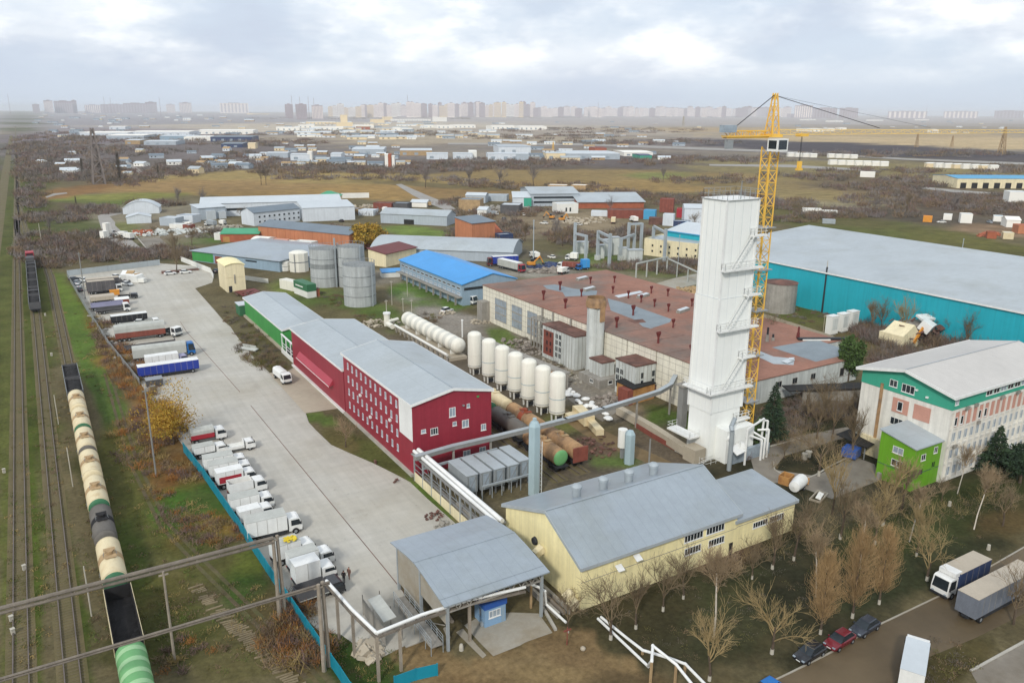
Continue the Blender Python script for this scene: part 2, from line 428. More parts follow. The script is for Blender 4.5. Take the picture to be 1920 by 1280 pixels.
def truck(label, x, y, rz, L=7., w=2.4, bh=2.2, box='white_paint', roof=None, cabm='white_paint', kind='box', cabh=2.5, group=None, gap=.25, floor=1.05, cl=1.9, stripe=None, name='box_truck', cat='truck'):
    t = thing(name, label, cat, x, y, 0, rz, group)
    x0, x1 = -L/2, L/2-cl-gap if cabm else L/2
    MB().box(x0+.1, (L/2-.3 if cabm else x1), -.45, .45, .62, floor-.1).box(x0, x0+.12, -w/2+.1, w/2-.1, .5, .75).build('chassis', W('black_metal'), t)
    if kind == 'box':
        MB().box(x0, x1, -w/2, w/2, floor, floor+bh).build('cargo_box', W(box), t)
        MB().box(x0-.02, x1+.02, -w/2-.02, w/2+.02, floor+bh+.002, floor+bh+.06).build('cargo_roof', W(roof or box), t)
        q = MB(); n_ = max(2, int((x1-x0)/1.3))
        for k in range(1, n_):
            xx = x0+(x1-x0)*k/n_; q.box(xx-.025, xx+.025, -w/2-.012, -w/2-.002, floor+.05, floor+bh-.05).box(xx-.025, xx+.025, w/2+.002, w/2+.012, floor+.05, floor+bh-.05)
        q.build('panel_seam', W('fac_grey'), t)
        MB().box(x0+1.9, (L/2-cl-.6 if cabm else x1-2), -w/2+.05, -w/2+.12, .5, floor-.08).box(x0+1.9, (L/2-cl-.6 if cabm else x1-2), w/2-.12, w/2-.05, .5, floor-.08).build('side_guard', W('black_metal'), t)
    elif kind == 'tarp':
        h = bh; r = [(-w/2, floor), (w/2, floor), (w/2, floor+h*.72), (w/2-.25, floor+h*.9), (0, floor+h), (-w/2+.25, floor+h*.9), (-w/2, floor+h*.72)]
        MB().extrude_x(r, x0, x1).build('tarpaulin', W(roof or box), t)
        MB().box(x0-.01, x1+.01, -w/2-.03, -w/2, floor, floor+h*.42).box(x0-.01, x1+.01, w/2, w/2+.03, floor, floor+h*.42).build('side_board', W(box), t)
        rb = MB()
        for k in range(6):
            xx = x0+(x1-x0)*(k+.5)/6
            for a, b in zip(r[2:], r[3:]): rb.beam((xx, a[0], a[1]), (xx, b[0], b[1]), .06)
        rb.build('hoop', W(roof or box), t)
    elif kind == 'flat':
        q = MB().box(x0, x1, -w/2, w/2, floor, floor+.14); q.build('deck', W(roof or box), t)
        for a in ((x0, x1, -w/2, -w/2+.05), (x0, x1, w/2-.05, w/2), (x0, x0+.05, -w/2+.05, w/2-.05)):
            MB().box(*a, floor+.142, floor+.14+bh).build('side_board', W(box), t)
        MB().box(x1-.06, x1, -w/2+.05, w/2-.05, floor+.142, floor+1.3).build('headboard', W(box), t)
    if stripe: MB().box(x0+.3, x1-.3, -w/2-.03, -w/2-.002, floor+.15, floor+bh*.6).build('painted_panel', W(stripe), t)
    if cabm: cab(t, x1+gap, cabm, min(w, 2.3), cabh, cl)
    xs = [x0+.9]+([x0+2.1] if L > 8.5 else [])+([x0+3.3] if L > 11 else [])+([L/2-1.0] if cabm else [x1-1.5])
    for xx in xs:
        for s in (-1, 1): wheel(t, xx, s*(w/2-.2))
    MB().box(x0-.03, x0, -w/2+.1, -w/2+.4, .62, .8).box(x0-.03, x0, w/2-.4, w/2-.1, .62, .8).build('tail_light', W('truck_red'), t)
    return t
def car(label, x, y, rz, paint, L=4.3, w=1.78, h=1.5, group=None, hatch=True):
    t = thing('parked_car', label, 'car', x, y, 0, rz, group)
    def ring(hw, z0, z1, zs): return [(-hw*.9,z0),(-hw,z0+.18),(-hw,zs),(-hw*.86,z1),(hw*.86,z1),(hw,zs),(hw,z0+.18),(hw*.9,z0)]
    secs = [(-L/2,.72,.38,.82,.72),(-L/2+.12,.86,.24,.95,.8),(-L/2+.9,.89,.22,.98,.84),(0,.89,.22,.97,.84),(L/2-1.25,.89,.22,.95,.82),(L/2-.35,.84,.24,.8,.7),(L/2-.03,.74,.34,.66,.58)]
    b = MB(); vs = []; n = 8
    for xx, hw, z0, z1, zs in secs: vs += [(xx, a*w/1.78, c) for a, c in ring(hw, z0, z1, zs)]
    fs = [(i*n+k, i*n+(k+1) % n, (i+1)*n+(k+1) % n, (i+1)*n+k) for i in range(len(secs)-1) for k in range(n)]+[tuple(range(n)), tuple(range((len(secs)-1)*n, len(secs)*n))]
    b.add(vs, fs); b.build('body', W(paint), t, True)
    q = w/1.78; xr = -L/2+.35 if hatch else -L/2+.95
    g = MB().add([(xr,-.78*q,.95),(xr,.78*q,.95),(L/2-1.15,.8*q,.93),(L/2-1.15,-.8*q,.93),(xr+.45,-.6*q,h-.04),(xr+.45,.6*q,h-.04),(L/2-2.0,.62*q,h-.05),(L/2-2.0,-.62*q,h-.05)],
           [(0,1,5,4),(1,2,6,5),(2,3,7,6),(3,0,4,7),(4,5,6,7)]); g.build('window_glass', W('glass'), t)
    MB().add([(xr+.4,-.62*q,h-.035),(xr+.4,.62*q,h-.035),(L/2-1.98,.64*q,h-.04),(L/2-1.98,-.64*q,h-.04),(xr+.5,-.5*q,h+.02),(xr+.5,.5*q,h+.02),(L/2-2.1,.52*q,h+.01),(L/2-2.1,-.52*q,h+.01)],
           [(0,1,5,4),(1,2,6,5),(2,3,7,6),(3,0,4,7),(4,5,6,7)]).build('roof', W(paint), t)
    for s in (-1, 1):
        for xx in (-L/2+.8, L/2-.85): wheel(t, xx, s*(w/2-.1), .33, .22)
        MB().box(L/2-.22, L/2-.02, s*.58*q-.17, s*.58*q+.17, .6, .72).build('headlight', W('glass_pale'), t)
        MB().box(-L/2-.01, -L/2+.1, s*.6*q-.14, s*.6*q+.14, .7, .86).build('tail_light', W('truck_red'), t)
        MB().box(L/2-1.5, L/2-1.35, s*(w/2+.06)-.08, s*(w/2+.06)+.08, .9, 1.04).build('mirror', W(paint), t)
    MB().box(L/2-.05, L/2+.01, -.26, .26, .42, .52).build('number_plate', W('white_paint'), t)
    return t

# ---------------------------------------------------------------- kit: rail wagons (+y is along the track, origin at mid length on the rails)
def bogies(root, L):
    for s in (-1, 1):
        b = MB().box(-1.1, 1.1, s*L*.34-1.3, s*L*.34+1.3, .55, .95)
        for e in (-.9, .9):
            b.cyl((-.85, s*L*.34+e, .48), (-.72, s*L*.34+e, .48), .47, .47, 12).cyl((.72, s*L*.34+e, .48), (.85, s*L*.34+e, .48), .47, .47, 12)
        b.build('bogie', W('black_metal'), root)
def tank_wagon(label, x, y, rz=0, L=11.6, body='tank_cream', band='tank_band', ends=('tank_cream','tank_cream'), r=1.5, group=None, stripes=None, zc=2.55):
    t = thing('tank_wagon', label, 'tank wagon', x, y, .16, rz, group)
    MB().box(-1.25, 1.25, -L/2+.1, L/2-.1, .95, 1.15).build('frame', W('black_metal'), t)
    bogies(t, L)
    h = L/2-.45
    def lat(prof, n, m, name, par, sm=True):
        b = MB(); vs = []
        for rr, yy in prof:
            for i in range(24):
                a = 2*math.pi*i/24; vs.append((rr*math.cos(a), yy, zc+rr*math.sin(a)))
        fs = [(j*24+i, j*24+(i+1) % 24, (j+1)*24+(i+1) % 24, (j+1)*24+i) for j in range(len(prof)-1) for i in range(24)]
        b.add(vs, fs); return b.build(name, W(m), par, sm)
    k = .55
    tk = lat([(r, -h+k), (r, -1.0), (r, 1.0), (r, h-k)], 0, body, 'tank', t)
    for s, e in ((-1, ends[0]), (1, ends[1])):
        lat([(r+.002, s*(h-k)), (r*.965, s*(h-k*.6))], 0, body, 'tank_shoulder', t)
        lat([(r*.965, s*(h-k*.6)), (r*.82, s*(h-k*.22)), (r*.5, s*(h-.04)), (.01, s*h)], 0, e, 'tank_end', t)
        lat([(r+.03, s*(h-k-.08)), (r+.03, s*(h-k+.04))], 0, body, 'tank_hoop', t)
    if band: lat([(r+.015, -.75), (r+.03, -.7), (r+.03, .7), (r+.015, .75)], 0, band, 'centre_band', t)
    if stripes:
        for q in range(5):
            yy = -h+k+.5+q*(2*h-2*k)/5; lat([(r+.02, yy), (r+.02, yy+.8)], 0, stripes, 'stripe', t)
    if stripes: return t
    d = MB().lathe([(.42, 0), (.42, .42), (.42, .5), (.01, .52)], 14, 0, (0, 0, zc+r-.08)); d.build('hatch', W(band or body), t, True)
    for s in (-1, 1): MB().box(-.7, .7, min(s*.62, s*1.4), max(s*.62, s*1.4), zc+r+.06, zc+r+.11).build('walkway', W(band or 'tank_band'), t)
    ld = MB()
    for s in (-1, 1):
        ld.beam((s*(r+.1), -.25, 1.1), (s*.7, -.25, zc+r+.2), .05).beam((s*(r+.1), .25, 1.1), (s*.7, .25, zc+r+.2), .05)
    ld.build('ladder', W('steel'), t)
    return t
def gondola(label, x, y, rz=0, L=11.5, load='coal', side='wagon_grey', full=.75, beam=True, group=None, top=3.3, rim='steel'):
    t = thing('gondola_wagon', label, 'goods wagon', x, y, .16, rz, group)
    MB().box(-1.3, 1.3, -L/2+.1, L/2-.1, .95, 1.2).build('frame', W('black_metal'), t); bogies(t, L)
    w = 1.5; q = MB()
    q.box(-w, -w+.1, -L/2+.3, L/2-.3, 1.203, top).box(w-.1, w, -L/2+.3, L/2-.3, 1.203, top)
    q.box(-w+.1, w-.1, -L/2+.3, -L/2+.4, 1.203, top).box(-w+.1, w-.1, L/2-.4, L/2-.3, 1.203, top)
    q.build('side_wall', W(side), t)
    rb = MB()
    for k in range(8):
        yy = -L/2+.8+k*(L-1.6)/7
        rb.box(-w-.08, -w-.003, yy-.07, yy+.07, 1.2, top-.1).box(w+.003, w+.08, yy-.07, yy+.07, 1.2, top-.1)
    rb.box(-w-.06, -w-.003, -L/2+.3, L/2-.3, top-.08, top+.03).box(w+.003, w+.06, -L/2+.3, L/2-.3, top-.08, top+.03)
    rb.build('rib', W(rim), t)
    if load:
        zt = 1.2+(top-1.2)*full; g = MB(); n = 14; mm = 5; r_ = random.Random(int(L*100+y))
        vs = []
        for i in range(n+1):
            for j in range(mm+1):
                e = min(1, 4*min(i, n-i)/n)*min(1, 2.5*min(j, mm-j)/mm)
                vs.append((-w+.11+(2*w-.22)*j/mm, -L/2+.41+(L-.82)*i/n, zt-.35+.35*e+r_.uniform(-.08, .08)))
        fs = [(i*(mm+1)+j, i*(mm+1)+j+1, (i+1)*(mm+1)+j+1, (i+1)*(mm+1)+j) for i in range(n) for j in range(mm)]
        g.add(vs, fs).build('coal_load' if load == 'coal' else 'wagon_floor', W(load), t)
    if beam: MB().box(-w+.1, w-.1, -.55, .55, top-.1, top+.04).build('cross_deck', W('wagon_grey'), t)
    return t
# ---------------------------------------------------------------- camera
import mathutils
cd = bpy.data.cameras.new('camera'); cam = bpy.data.objects.new('camera', cd); COL.objects.link(cam); sc.camera = cam
rt = (VB[0], VA[0], -DN[0]); up = (-VB[1], -VA[1], DN[1]); bk = (-VB[2], -VA[2], DN[2])
cam.matrix_world = mathutils.Matrix(((rt[0], up[0], bk[0], 0), (rt[1], up[1], bk[1], 0), (rt[2], up[2], bk[2], H), (0, 0, 0, 1)))
cd.sensor_width = 36; cd.lens = 36*F/1920; cd.clip_start = 1; cd.clip_end = 60000

# ---------------------------------------------------------------- daylight: thin broken overcast, sun behind the viewer's left shoulder
SUN_EL, SUN_AZ = 35, -130         # azimuth measured from +Y towards +X
sx, sy, sz = math.sin(R(SUN_AZ))*math.cos(R(SUN_EL)), math.cos(R(SUN_AZ))*math.cos(R(SUN_EL)), math.sin(R(SUN_EL))
sl = bpy.data.lights.new('sun', 'SUN'); sl.energy = 2.35; sl.angle = R(6); sl.color = (1, .95, .87)
so = bpy.data.objects.new('sun', sl); COL.objects.link(so)
so.rotation_euler = mathutils.Vector((sx, sy, sz)).to_track_quat('Z', 'Y').to_euler()
wd = bpy.data.worlds.new('World'); sc.world = wd; wd.use_nodes = True
nt = wd.node_tree; N = nt.nodes; L = nt.links; bg = N['Background']
sky = N.new('ShaderNodeTexSky'); sky.sky_type = 'NISHITA'; sky.sun_disc = False
sky.sun_elevation = R(SUN_EL); sky.sun_rotation = R(SUN_AZ); sky.dust_density = 2.5; sky.air_density = 1.
tc = N.new('ShaderNodeTexCoord')
def wn(scale, detail, loc, zs=2.6, rough=.55):
    mp = N.new('ShaderNodeMapping'); mp.inputs['Scale'].default_value = (1, 1, zs); mp.inputs['Location'].default_value = loc
    L.new(tc.outputs['Generated'], mp.inputs['Vector'])
    n = N.new('ShaderNodeTexNoise'); n.inputs['Scale'].default_value = scale; n.inputs['Detail'].default_value = detail; n.inputs['Roughness'].default_value = rough
    L.new(mp.outputs[0], n.inputs['Vector']); return n.outputs['Fac']
def rng(v, a, b, c=0., d=1., smooth=True):
    m = N.new('ShaderNodeMapRange'); m.interpolation_type = 'SMOOTHSTEP' if smooth else 'LINEAR'
    for k, q in zip(('From Min', 'From Max', 'To Min', 'To Max'), (a, b, c, d)): m.inputs[k].default_value = q
    L.new(v, m.inputs['Value']); return m.outputs[0]
def mix(f, a, b):
    m = N.new('ShaderNodeMix'); m.data_type = 'RGBA'
    if isinstance(f, float): m.inputs['Factor'].default_value = f
    else: L.new(f, m.inputs['Factor'])
    for k, q in ((6, a), (7, b)):
        if isinstance(q, tuple): m.inputs[k].default_value = (*q, 1)
        else: L.new(q, m.inputs[k])
    return m.outputs[2]
# cloud radiance is given in the sky model's own units (the Background strength scales both)
grey, white = (7.4, 8.4, 9.8), (12.2, 12.3, 12.2)
base = mix(.86, sky.outputs[0], grey)
c1 = rng(wn(4.6, 9, (.3, .1, .2)), .38, .64)
c2 = rng(wn(13, 8, (1.3, .7, .4)), .42, .66)
cl = N.new('ShaderNodeMath'); cl.operation = 'MULTIPLY'; L.new(c1, cl.inputs[0]); L.new(rng(c2, 0, 1, .45, 1, False), cl.inputs[1])
sp = N.new('ShaderNodeSeparateXYZ'); L.new(tc.outputs['Generated'], sp.inputs[0])
hm = N.new('ShaderNodeMath'); hm.operation = 'MULTIPLY'; L.new(cl.outputs[0], hm.inputs[0]); L.new(rng(sp.outputs['Z'], .015, .075), hm.inputs[1])
darkc = mix(rng(wn(3.2, 7, (4.1, 2.2, 0)), .48, .66), base, (6.3, 7.1, 8.4))
L.new(mix(hm.outputs[0], darkc, white), bg.inputs['Color'])
bg.inputs['Strength'].default_value = .1

sc.view_settings.view_transform = 'Standard'; sc.view_settings.look = 'None'; sc.view_settings.exposure = 0; sc.view_settings.gamma = 1
cy = sc.cycles
cy.max_bounces = 5; cy.diffuse_bounces = 3; cy.glossy_bounces = 2; cy.transmission_bounces = 2; cy.volume_bounces = 1; cy.transparent_max_bounces = 6
cy.use_denoising = True; cy.caustics_reflective = False; cy.caustics_refractive = False

# ---------------------------------------------------------------- the air: one even, thin haze round everything
hz_ = MB().box(-24000, 25000, -600, 25000, -1.7, 125).build('haze', bpy.data.materials.new('haze')); hz_['kind'] = 'stuff'
hm_ = hz_.data.materials[0]; hm_.use_nodes = True; q = hm_.node_tree; q.nodes.remove(q.nodes['Principled BSDF'])
pv = q.nodes.new('ShaderNodeVolumePrincipled'); pv.inputs['Density'].default_value = HAZE_D = .000068
pv.inputs['Color'].default_value = (.94, .97, 1., 1); pv.inputs['Anisotropy'].default_value = .35
q.links.new(pv.outputs[0], q.nodes['Material Output'].inputs['Volume'])

# ---------------------------------------------------------------- ground: one sheet to the horizon with its natural cover (grass, scrub, stubble, dirt) and painted distance haze
COVER = [  # centre, half axes (survey px), tilt (deg), colour, softness
 # far country, haze grey put into the farthest band
 (960,225,1400,12,0,(157,150,146),.6),(300,232,420,20,1,(141,137,139),.6),(700,240,420,10,0,(176,165,148),.5),(1150,256,300,8,1,(150,139,124),.6),(1100,245,260,7,0,(157,146,133),.5),
 (1200,268,330,12,1,(114,105,101),.6),(1720,263,330,14,2,(178,157,120),.35),(1560,248,360,7,1,(161,141,109),.5),(1640,284,330,15,2.5,(67,62,67),.35),(1880,305,180,9,2,(75,69,69),.5),
 (760,262,420,8,0,(157,144,124),.5),(780,290,440,14,0,(112,105,101),.6),(300,290,330,30,0,(105,97,95),.5),(120,270,140,14,0,(109,105,97),.5),(1050,292,320,10,1,(131,122,110),.6),
 (200,318,240,22,0,(94,86,80),.5),(800,315,420,13,0,(92,82,71),.5),(1250,303,220,13,1,(92,84,82),.5),
 (620,338,420,16,0,(148,129,82),.3),(560,357,330,14,1,(142,116,71),.4),(330,352,220,12,-1,(139,114,75),.4),(1130,332,300,14,0,(131,112,73),.4),(1080,352,260,12,1,(137,114,71),.4),
 (880,364,120,12,3,(131,107,69),.5),(830,348,150,5,3,(103,92,62),.6),(1230,330,60,7,0,(116,118,67),.6),
 (160,378,110,13,0,(90,103,47),.4),(250,368,110,7,-2,(120,120,62),.5),(120,362,90,9,-8,(125,95,60),.5),(110,395,90,16,0,(90,78,62),.5),
 (1640,322,330,22,2,(125,114,77),.4),(1560,345,200,16,3,(124,110,73),.5),(1500,355,160,14,3,(131,114,77),.5),(1700,350,190,16,4,(103,90,69),.5),(1860,385,180,26,6,(92,78,67),.5),
 (1560,372,140,12,4,(131,116,78),.5),(1600,388,120,8,4,(133,124,97),.5),(1500,395,110,10,3,(92,86,56),.5),(1680,446,260,24,9,(84,88,43),.4),(1560,412,140,12,5,(88,84,50),.5),(1850,470,160,22,10,(90,88,45),.5),
 (1750,408,160,12,5,(86,78,67),.5),(1870,432,90,12,6,(131,109,86),.6),
 # fields by the railway
 (100,430,80,36,0,(77,82,46),.5),(200,460,110,28,8,(73,76,48),.5),(180,430,60,24,8,(83,89,52),.6),(245,430,26,34,-20,(106,108,65),.5),(400,444,60,12,-6,(83,107,49),.5),(250,470,120,16,10,(80,79,54),.5),
 (40,640,60,420,0,(73,79,36),.6),(14,900,14,420,0,(83,87,44),.6),(36,900,7,420,0,(90,94,48),.7),(60,1050,16,300,-2,(70,82,32),.6),(95,950,12,360,-5,(67,79,30),.6),(140,1150,22,170,-7,(66,76,32),.6),
 (100,560,18,70,-14,(83,89,39),.6),(140,600,22,90,-22,(90,107,42),.5),(175,690,26,100,-22,(80,101,42),.5),(210,770,26,80,-24,(73,91,41),.5),(230,660,40,70,-32,(131,97,52),.6),(262,700,34,60,-30,(146,104,54),.6),
 (195,600,26,60,-30,(104,100,44),.6),(240,840,60,60,0,(90,89,44),.6),(310,780,70,60,0,(121,90,50),.6),(215,960,40,130,-22,(69,70,37),.6),(290,960,50,110,-26,(77,78,39),.6),(340,900,60,50,0,(108,79,43),.6),
 (345,960,50,44,-30,(67,94,36),.6),(400,950,60,40,-30,(62,82,34),.5),(400,1000,70,30,-30,(116,94,46),.6),(450,1060,60,40,-20,(83,89,39),.6),(380,1050,60,60,0,(73,74,39),.6),(280,1120,90,60,0,(80,76,41),.6),
 (330,1200,120,60,0,(70,72,37),.6),(470,1110,60,40,0,(60,79,34),.6),(520,1160,60,60,0,(81,72,46),.6),(450,1230,100,50,0,(87,82,52),.6),(560,1240,40,40,0,(88,78,51),.6),(600,1180,30,60,-30,(59,79,36),.6),
 (680,1230,80,60,0,(50,70,29),.4),(620,1130,60,30,-20,(62,76,36),.5),(240,1050,40,60,0,(67,78,34),.6),
 # works
 (640,575,110,34,14,(81,96,46),.3),(800,560,70,30,14,(83,107,48),.3),(640,600,80,18,14,(96,89,61),.5),(560,540,60,14,0,(102,111,57),.5),(850,560,30,20,0,(81,104,44),.5),
 (860,610,110,26,18,(130,124,115),.4),(950,480,120,30,0,(104,98,83),.5),(700,520,60,14,0,(117,111,98),.5),(800,440,70,10,4,(98,115,53),.4),(760,430,50,6,0,(102,119,57),.5),
 (1050,420,160,24,0,(126,113,91),.5),(1060,460,80,18,0,(100,93,66),.5),(1160,488,90,12,3,(93,109,55),.5),(1120,500,110,10,4,(106,111,70),.5),(1270,470,90,24,0,(104,102,74),.5),(1240,520,90,24,6,(117,111,89),.5),(1230,508,60,12,8,(96,100,63),.5),
 (1010,510,90,14,0,(132,128,117),.5),(930,410,80,20,0,(119,106,85),.5),(640,430,60,10,0,(115,107,89),.5),(300,400,140,18,0,(124,117,98),.6),(330,430,80,24,0,(117,107,89),.6),
 (1000,800,330,120,25,(96,87,74),.6),(1080,730,120,40,30,(139,132,120),.4),(1000,640,80,40,20,(111,104,91),.6),(940,630,30,14,20,(89,104,53),.5),(1100,810,90,40,20,(89,81,57),.5),(1240,795,50,32,8,(78,96,42),.3),(1160,852,60,26,-10,(85,100,52),.3),
 (1120,835,60,26,0,(98,81,68),.5),(1180,770,40,14,10,(120,107,85),.6),(1250,845,90,40,24,(102,91,76),.5),(1060,790,40,16,0,(102,104,59),.5),
 (1500,575,70,34,10,(81,91,42),.4),(1560,620,90,34,18,(85,85,46),.5),(1640,650,100,44,14,(91,81,55),.6),(1800,640,140,50,12,(83,79,55),.6),
 (812,942,62,9,43,(78,98,42),.3),(600,784,34,9,12,(91,109,53),.3),(690,850,80,26,28,(85,89,48),.4),(640,830,40,20,30,(93,87,53),.5),
 # park on the right
 (1560,800,140,70,0,(57,55,40),.5),(1480,820,90,40,-10,(63,64,40),.5),(1420,860,50,40,0,(84,73,57),.6),(1560,880,140,50,-14,(69,66,50),.5),
 (1500,1020,420,200,-18,(48,48,34),.6),(1600,960,90,46,-18,(82,75,57),.5),(1800,960,220,60,-18,(59,64,35),.5),(1880,980,60,30,-10,(84,71,45),.6),(1330,1010,160,26,-18,(79,71,59),.4),
 (1300,1120,120,60,-18,(57,59,37),.6),(1250,1060,140,24,-18,(84,73,57),.5),(1180,1160,120,60,-18,(63,59,40),.6),(1380,1200,120,50,-18,(57,57,38),.6),(1700,1080,180,40,-20,(50,53,34),.5),(1360,1040,60,40,-18,(75,59,50),.6),
 (960,1290,260,66,-4,(121,102,72),.22),(1060,1215,70,34,14,(117,98,70),.3),(812,1245,80,34,24,(119,100,70),.25),(965,1240,60,16,-4,(134,115,83),.6),(1020,1265,70,16,0,(131,112,79),.6),(870,1280,80,14,10,(106,87,60),.6),(1180,1290,90,26,0,(91,77,55),.5),
 (120,262,130,14,0,(115,106,110),.6),(80,285,90,18,0,(98,91,93),.6),(260,250,200,8,0,(131,121,121),.6),
 (1780,1240,90,40,-24,(75,69,43),.5),
]
def cover_grid():
    na, nr = 420, 370
    ang = np.linspace(R(-12), R(80), na)                       # bearing from +Y towards +X
    rad = np.concatenate([np.geomspace(40, 22000, nr-1), [24000.]])
    Ag, Rg = np.meshgrid(ang, rad); X = np.sin(Ag)*Rg; Y = np.cos(Ag)*Rg
    P = np.stack([X, Y], -1).reshape(-1, 2)
    v = P[:, :1]*VB + P[:, 1:]*VA + H*DN; U = CX+F*v[:, 0]/v[:, 2]; V = CY+F*v[:, 1]/v[:, 2]
    rs = np.random.RandomState(3)
    def warp(a, b, s):
        o = np.zeros(len(U))
        for k in range(5):
            f = (2**k)*.5/s; w = rs.uniform(-1, 1, 2); w /= np.hypot(*w)
            o += np.sin((a*w[0]+b*w[1])*f*6.28+rs.uniform(0, 6))/(1.6**k)
        return o
    lr = np.log(np.hypot(P[:, 0], P[:, 1]))*60; la = Ag.ravel()*60
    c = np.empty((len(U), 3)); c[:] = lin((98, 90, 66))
    far = np.clip((330-V)/60, 0, 1)[:, None]; c = c*(1-far)+np.array(lin((136, 126, 112)))*far  # base colour pales with distance, haze painted in
    for cx, cy_, rx, ry, tilt, col, soft in COVER:
        du = U-cx; dv = V-cy_
        m0 = (np.abs(du) < 2.2*(rx+ry)) & (np.abs(dv) < 2.2*max(ry, abs(math.sin(R(tilt)))*rx+ry))
        if not m0.any(): continue
        t = R(tilt); a = (du[m0]*math.cos(t)+dv[m0]*math.sin(t))/rx; b = (-du[m0]*math.sin(t)+dv[m0]*math.cos(t))/ry
        d = np.hypot(a, b)*(1+.12*warp(la, lr, 9.)[m0]+.08*warp(la, lr, 3.)[m0])
        w = np.clip((1+soft*.6-d)/(soft*1.2+1e-3), 0, 1); w = w*w*(3-2*w)
        c[m0] = c[m0]*(1-w[:, None])+np.array(lin(col))*w[:, None]
    me = bpy.data.meshes.new('ground'); idx = np.arange(na*nr).reshape(nr, na)
    quads = np.stack([idx[:-1, :-1], idx[:-1, 1:], idx[1:, 1:], idx[1:, :-1]], -1).reshape(-1, 4)[:, ::-1]
    nv = len(P); co = np.zeros((nv+4, 3)); co[:nv, :2] = P
    co[nv:] = [(-23500, -500, -.6), (24500, -500, -.6), (24500, 24500, -.6), (-23500, 24500, -.6)]   # a plain sheet just below, beyond the surveyed fan
    quads = np.vstack([quads, [[nv, nv+1, nv+2, nv+3]]])
    me.vertices.add(nv+4); me.vertices.foreach_set('co', co.ravel())
    me.loops.add(quads.size); me.loops.foreach_set('vertex_index', quads.ravel())
    me.polygons.add(len(quads)); me.polygons.foreach_set('loop_start', np.arange(0, quads.size, 4)); me.polygons.foreach_set('loop_total', np.full(len(quads), 4))
    me.update(calc_edges=True)
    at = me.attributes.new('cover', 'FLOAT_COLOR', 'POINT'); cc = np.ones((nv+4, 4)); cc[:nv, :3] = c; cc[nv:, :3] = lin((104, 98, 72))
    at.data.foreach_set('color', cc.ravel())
    return me
def ground_mat():
    m = bpy.data.materials.new('ground_cover'); m.use_nodes = True; q = m.node_tree; n = q.nodes; l = q.links
    b = n['Principled BSDF']; b.inputs['Roughness'].default_value = .95; b.inputs['Specular IOR Level'].default_value = .1
    a = n.new('ShaderNodeAttribute'); a.attribute_name = 'cover'; col = a.outputs['Color']
    g = n.new('ShaderNodeNewGeometry')
    def var(col, sc_, det, lo, hi, fa=.34, fb=.66):
        t = n.new('ShaderNodeTexNoise'); t.inputs['Scale'].default_value = sc_; t.inputs['Detail'].default_value = det; t.inputs['Roughness'].default_value = .65
        l.new(g.outputs['Position'], t.inputs['Vector'])
        mr = n.new('ShaderNodeMapRange'); mr.inputs[1].default_value = fa; mr.inputs[2].default_value = fb; mr.inputs[3].default_value = lo; mr.inputs[4].default_value = hi
        l.new(t.outputs['Fac'], mr.inputs[0]); v = n.new('ShaderNodeVectorMath'); v.operation = 'SCALE'; l.new(col, v.inputs[0]); l.new(mr.outputs[0], v.inputs['Scale'])
        return v.outputs[0], t.outputs['Fac']
    col, _ = var(col, .012, 8, .82, 1.16); col, _ = var(col, .11, 8, .74, 1.24); col, f = var(col, 1.4, 6, .74, 1.24)
    t = n.new('ShaderNodeTexNoise'); t.inputs['Scale'].default_value = .2; t.inputs['Detail'].default_value = 7; l.new(g.outputs['Position'], t.inputs['Vector'])
    mr = n.new('ShaderNodeMapRange'); mr.inputs[1].default_value = .5; mr.inputs[2].default_value = .68; mr.inputs[4].default_value = .16; l.new(t.outputs['Fac'], mr.inputs[0])
    mx = n.new('ShaderNodeMix'); mx.data_type = 'RGBA'; l.new(mr.outputs[0], mx.inputs['Factor']); l.new(col, mx.inputs[6]); mx.inputs[7].default_value = (*lin((112, 96, 66)), 1)
    l.new(mx.outputs[2], b.inputs['Base Color'])
    bp = n.new('ShaderNodeBump'); bp.inputs['Strength'].default_value = .5; bp.inputs['Distance'].default_value = .15; l.new(f, bp.inputs['Height']); l.new(bp.outputs[0], b.inputs['Normal'])
    return m
gme = cover_grid(); gme.materials.append(ground_mat()); struct(link('ground', gme))

def sheet(name, pts, m, z=.02, px=True):
    """flat paved or worn area, outlined by survey sightings"""
    p = [G(*a) for a in pts] if px else pts
    o = MB().add([(x, y, z) for x, y in p], [tuple(range(len(p)))]).build(name, W(m))
    import bmesh
    bm = bmesh.new(); bm.from_mesh(o.data); bmesh.ops.triangulate(bm, faces=bm.faces, ngon_method='EAR_CLIP')
    for f in bm.faces:
        if f.normal.z < 0: f.normal_flip()
    bm.to_mesh(o.data); bm.free(); return struct(o)
def kerb(pts, w=.25, h=.13, z=0., px=True, name='kerb', m='kerb'):
    p = [G(*a) for a in pts] if px else pts; b = MB()
    for a, c in zip(p, p[1:]): b.beam((a[0], a[1], z+h/2), (c[0], c[1], z+h/2), w, h)
    return struct(b.build(name, W(m)))
YARD = [(125,516),(160,575),(205,648),(262,716),(278,742),(300,775),(345,838),(385,888),(440,964),(510,1072),(560,1148),(598,1182),(640,1190),(690,1225),(716,1232),(760,1210),(795,1200),(816,1192),(800,1170),(764,1128),(745,1085),(800,1040),(835,1000),(850,980),(800,936),(768,905),(738,889),(700,870),(658,852),(620,835),(592,808),(578,793),(572,775),(550,750),(515,712),(505,700),(470,665),(440,627),(432,614),(420,604),(400,580),(365,541),(398,530),(402,512),(360,498),(300,494)]
sheet('yard_pavement', YARD, 'concrete', .03)
kerb([(365,541),(400,580),(420,604),(432,614),(440,627),(470,665),(505,700)]); kerb([(572,775),(578,793),(592,808),(620,835),(658,852),(700,870),(738,889),(768,905),(800,936),(850,980),(858,988)])
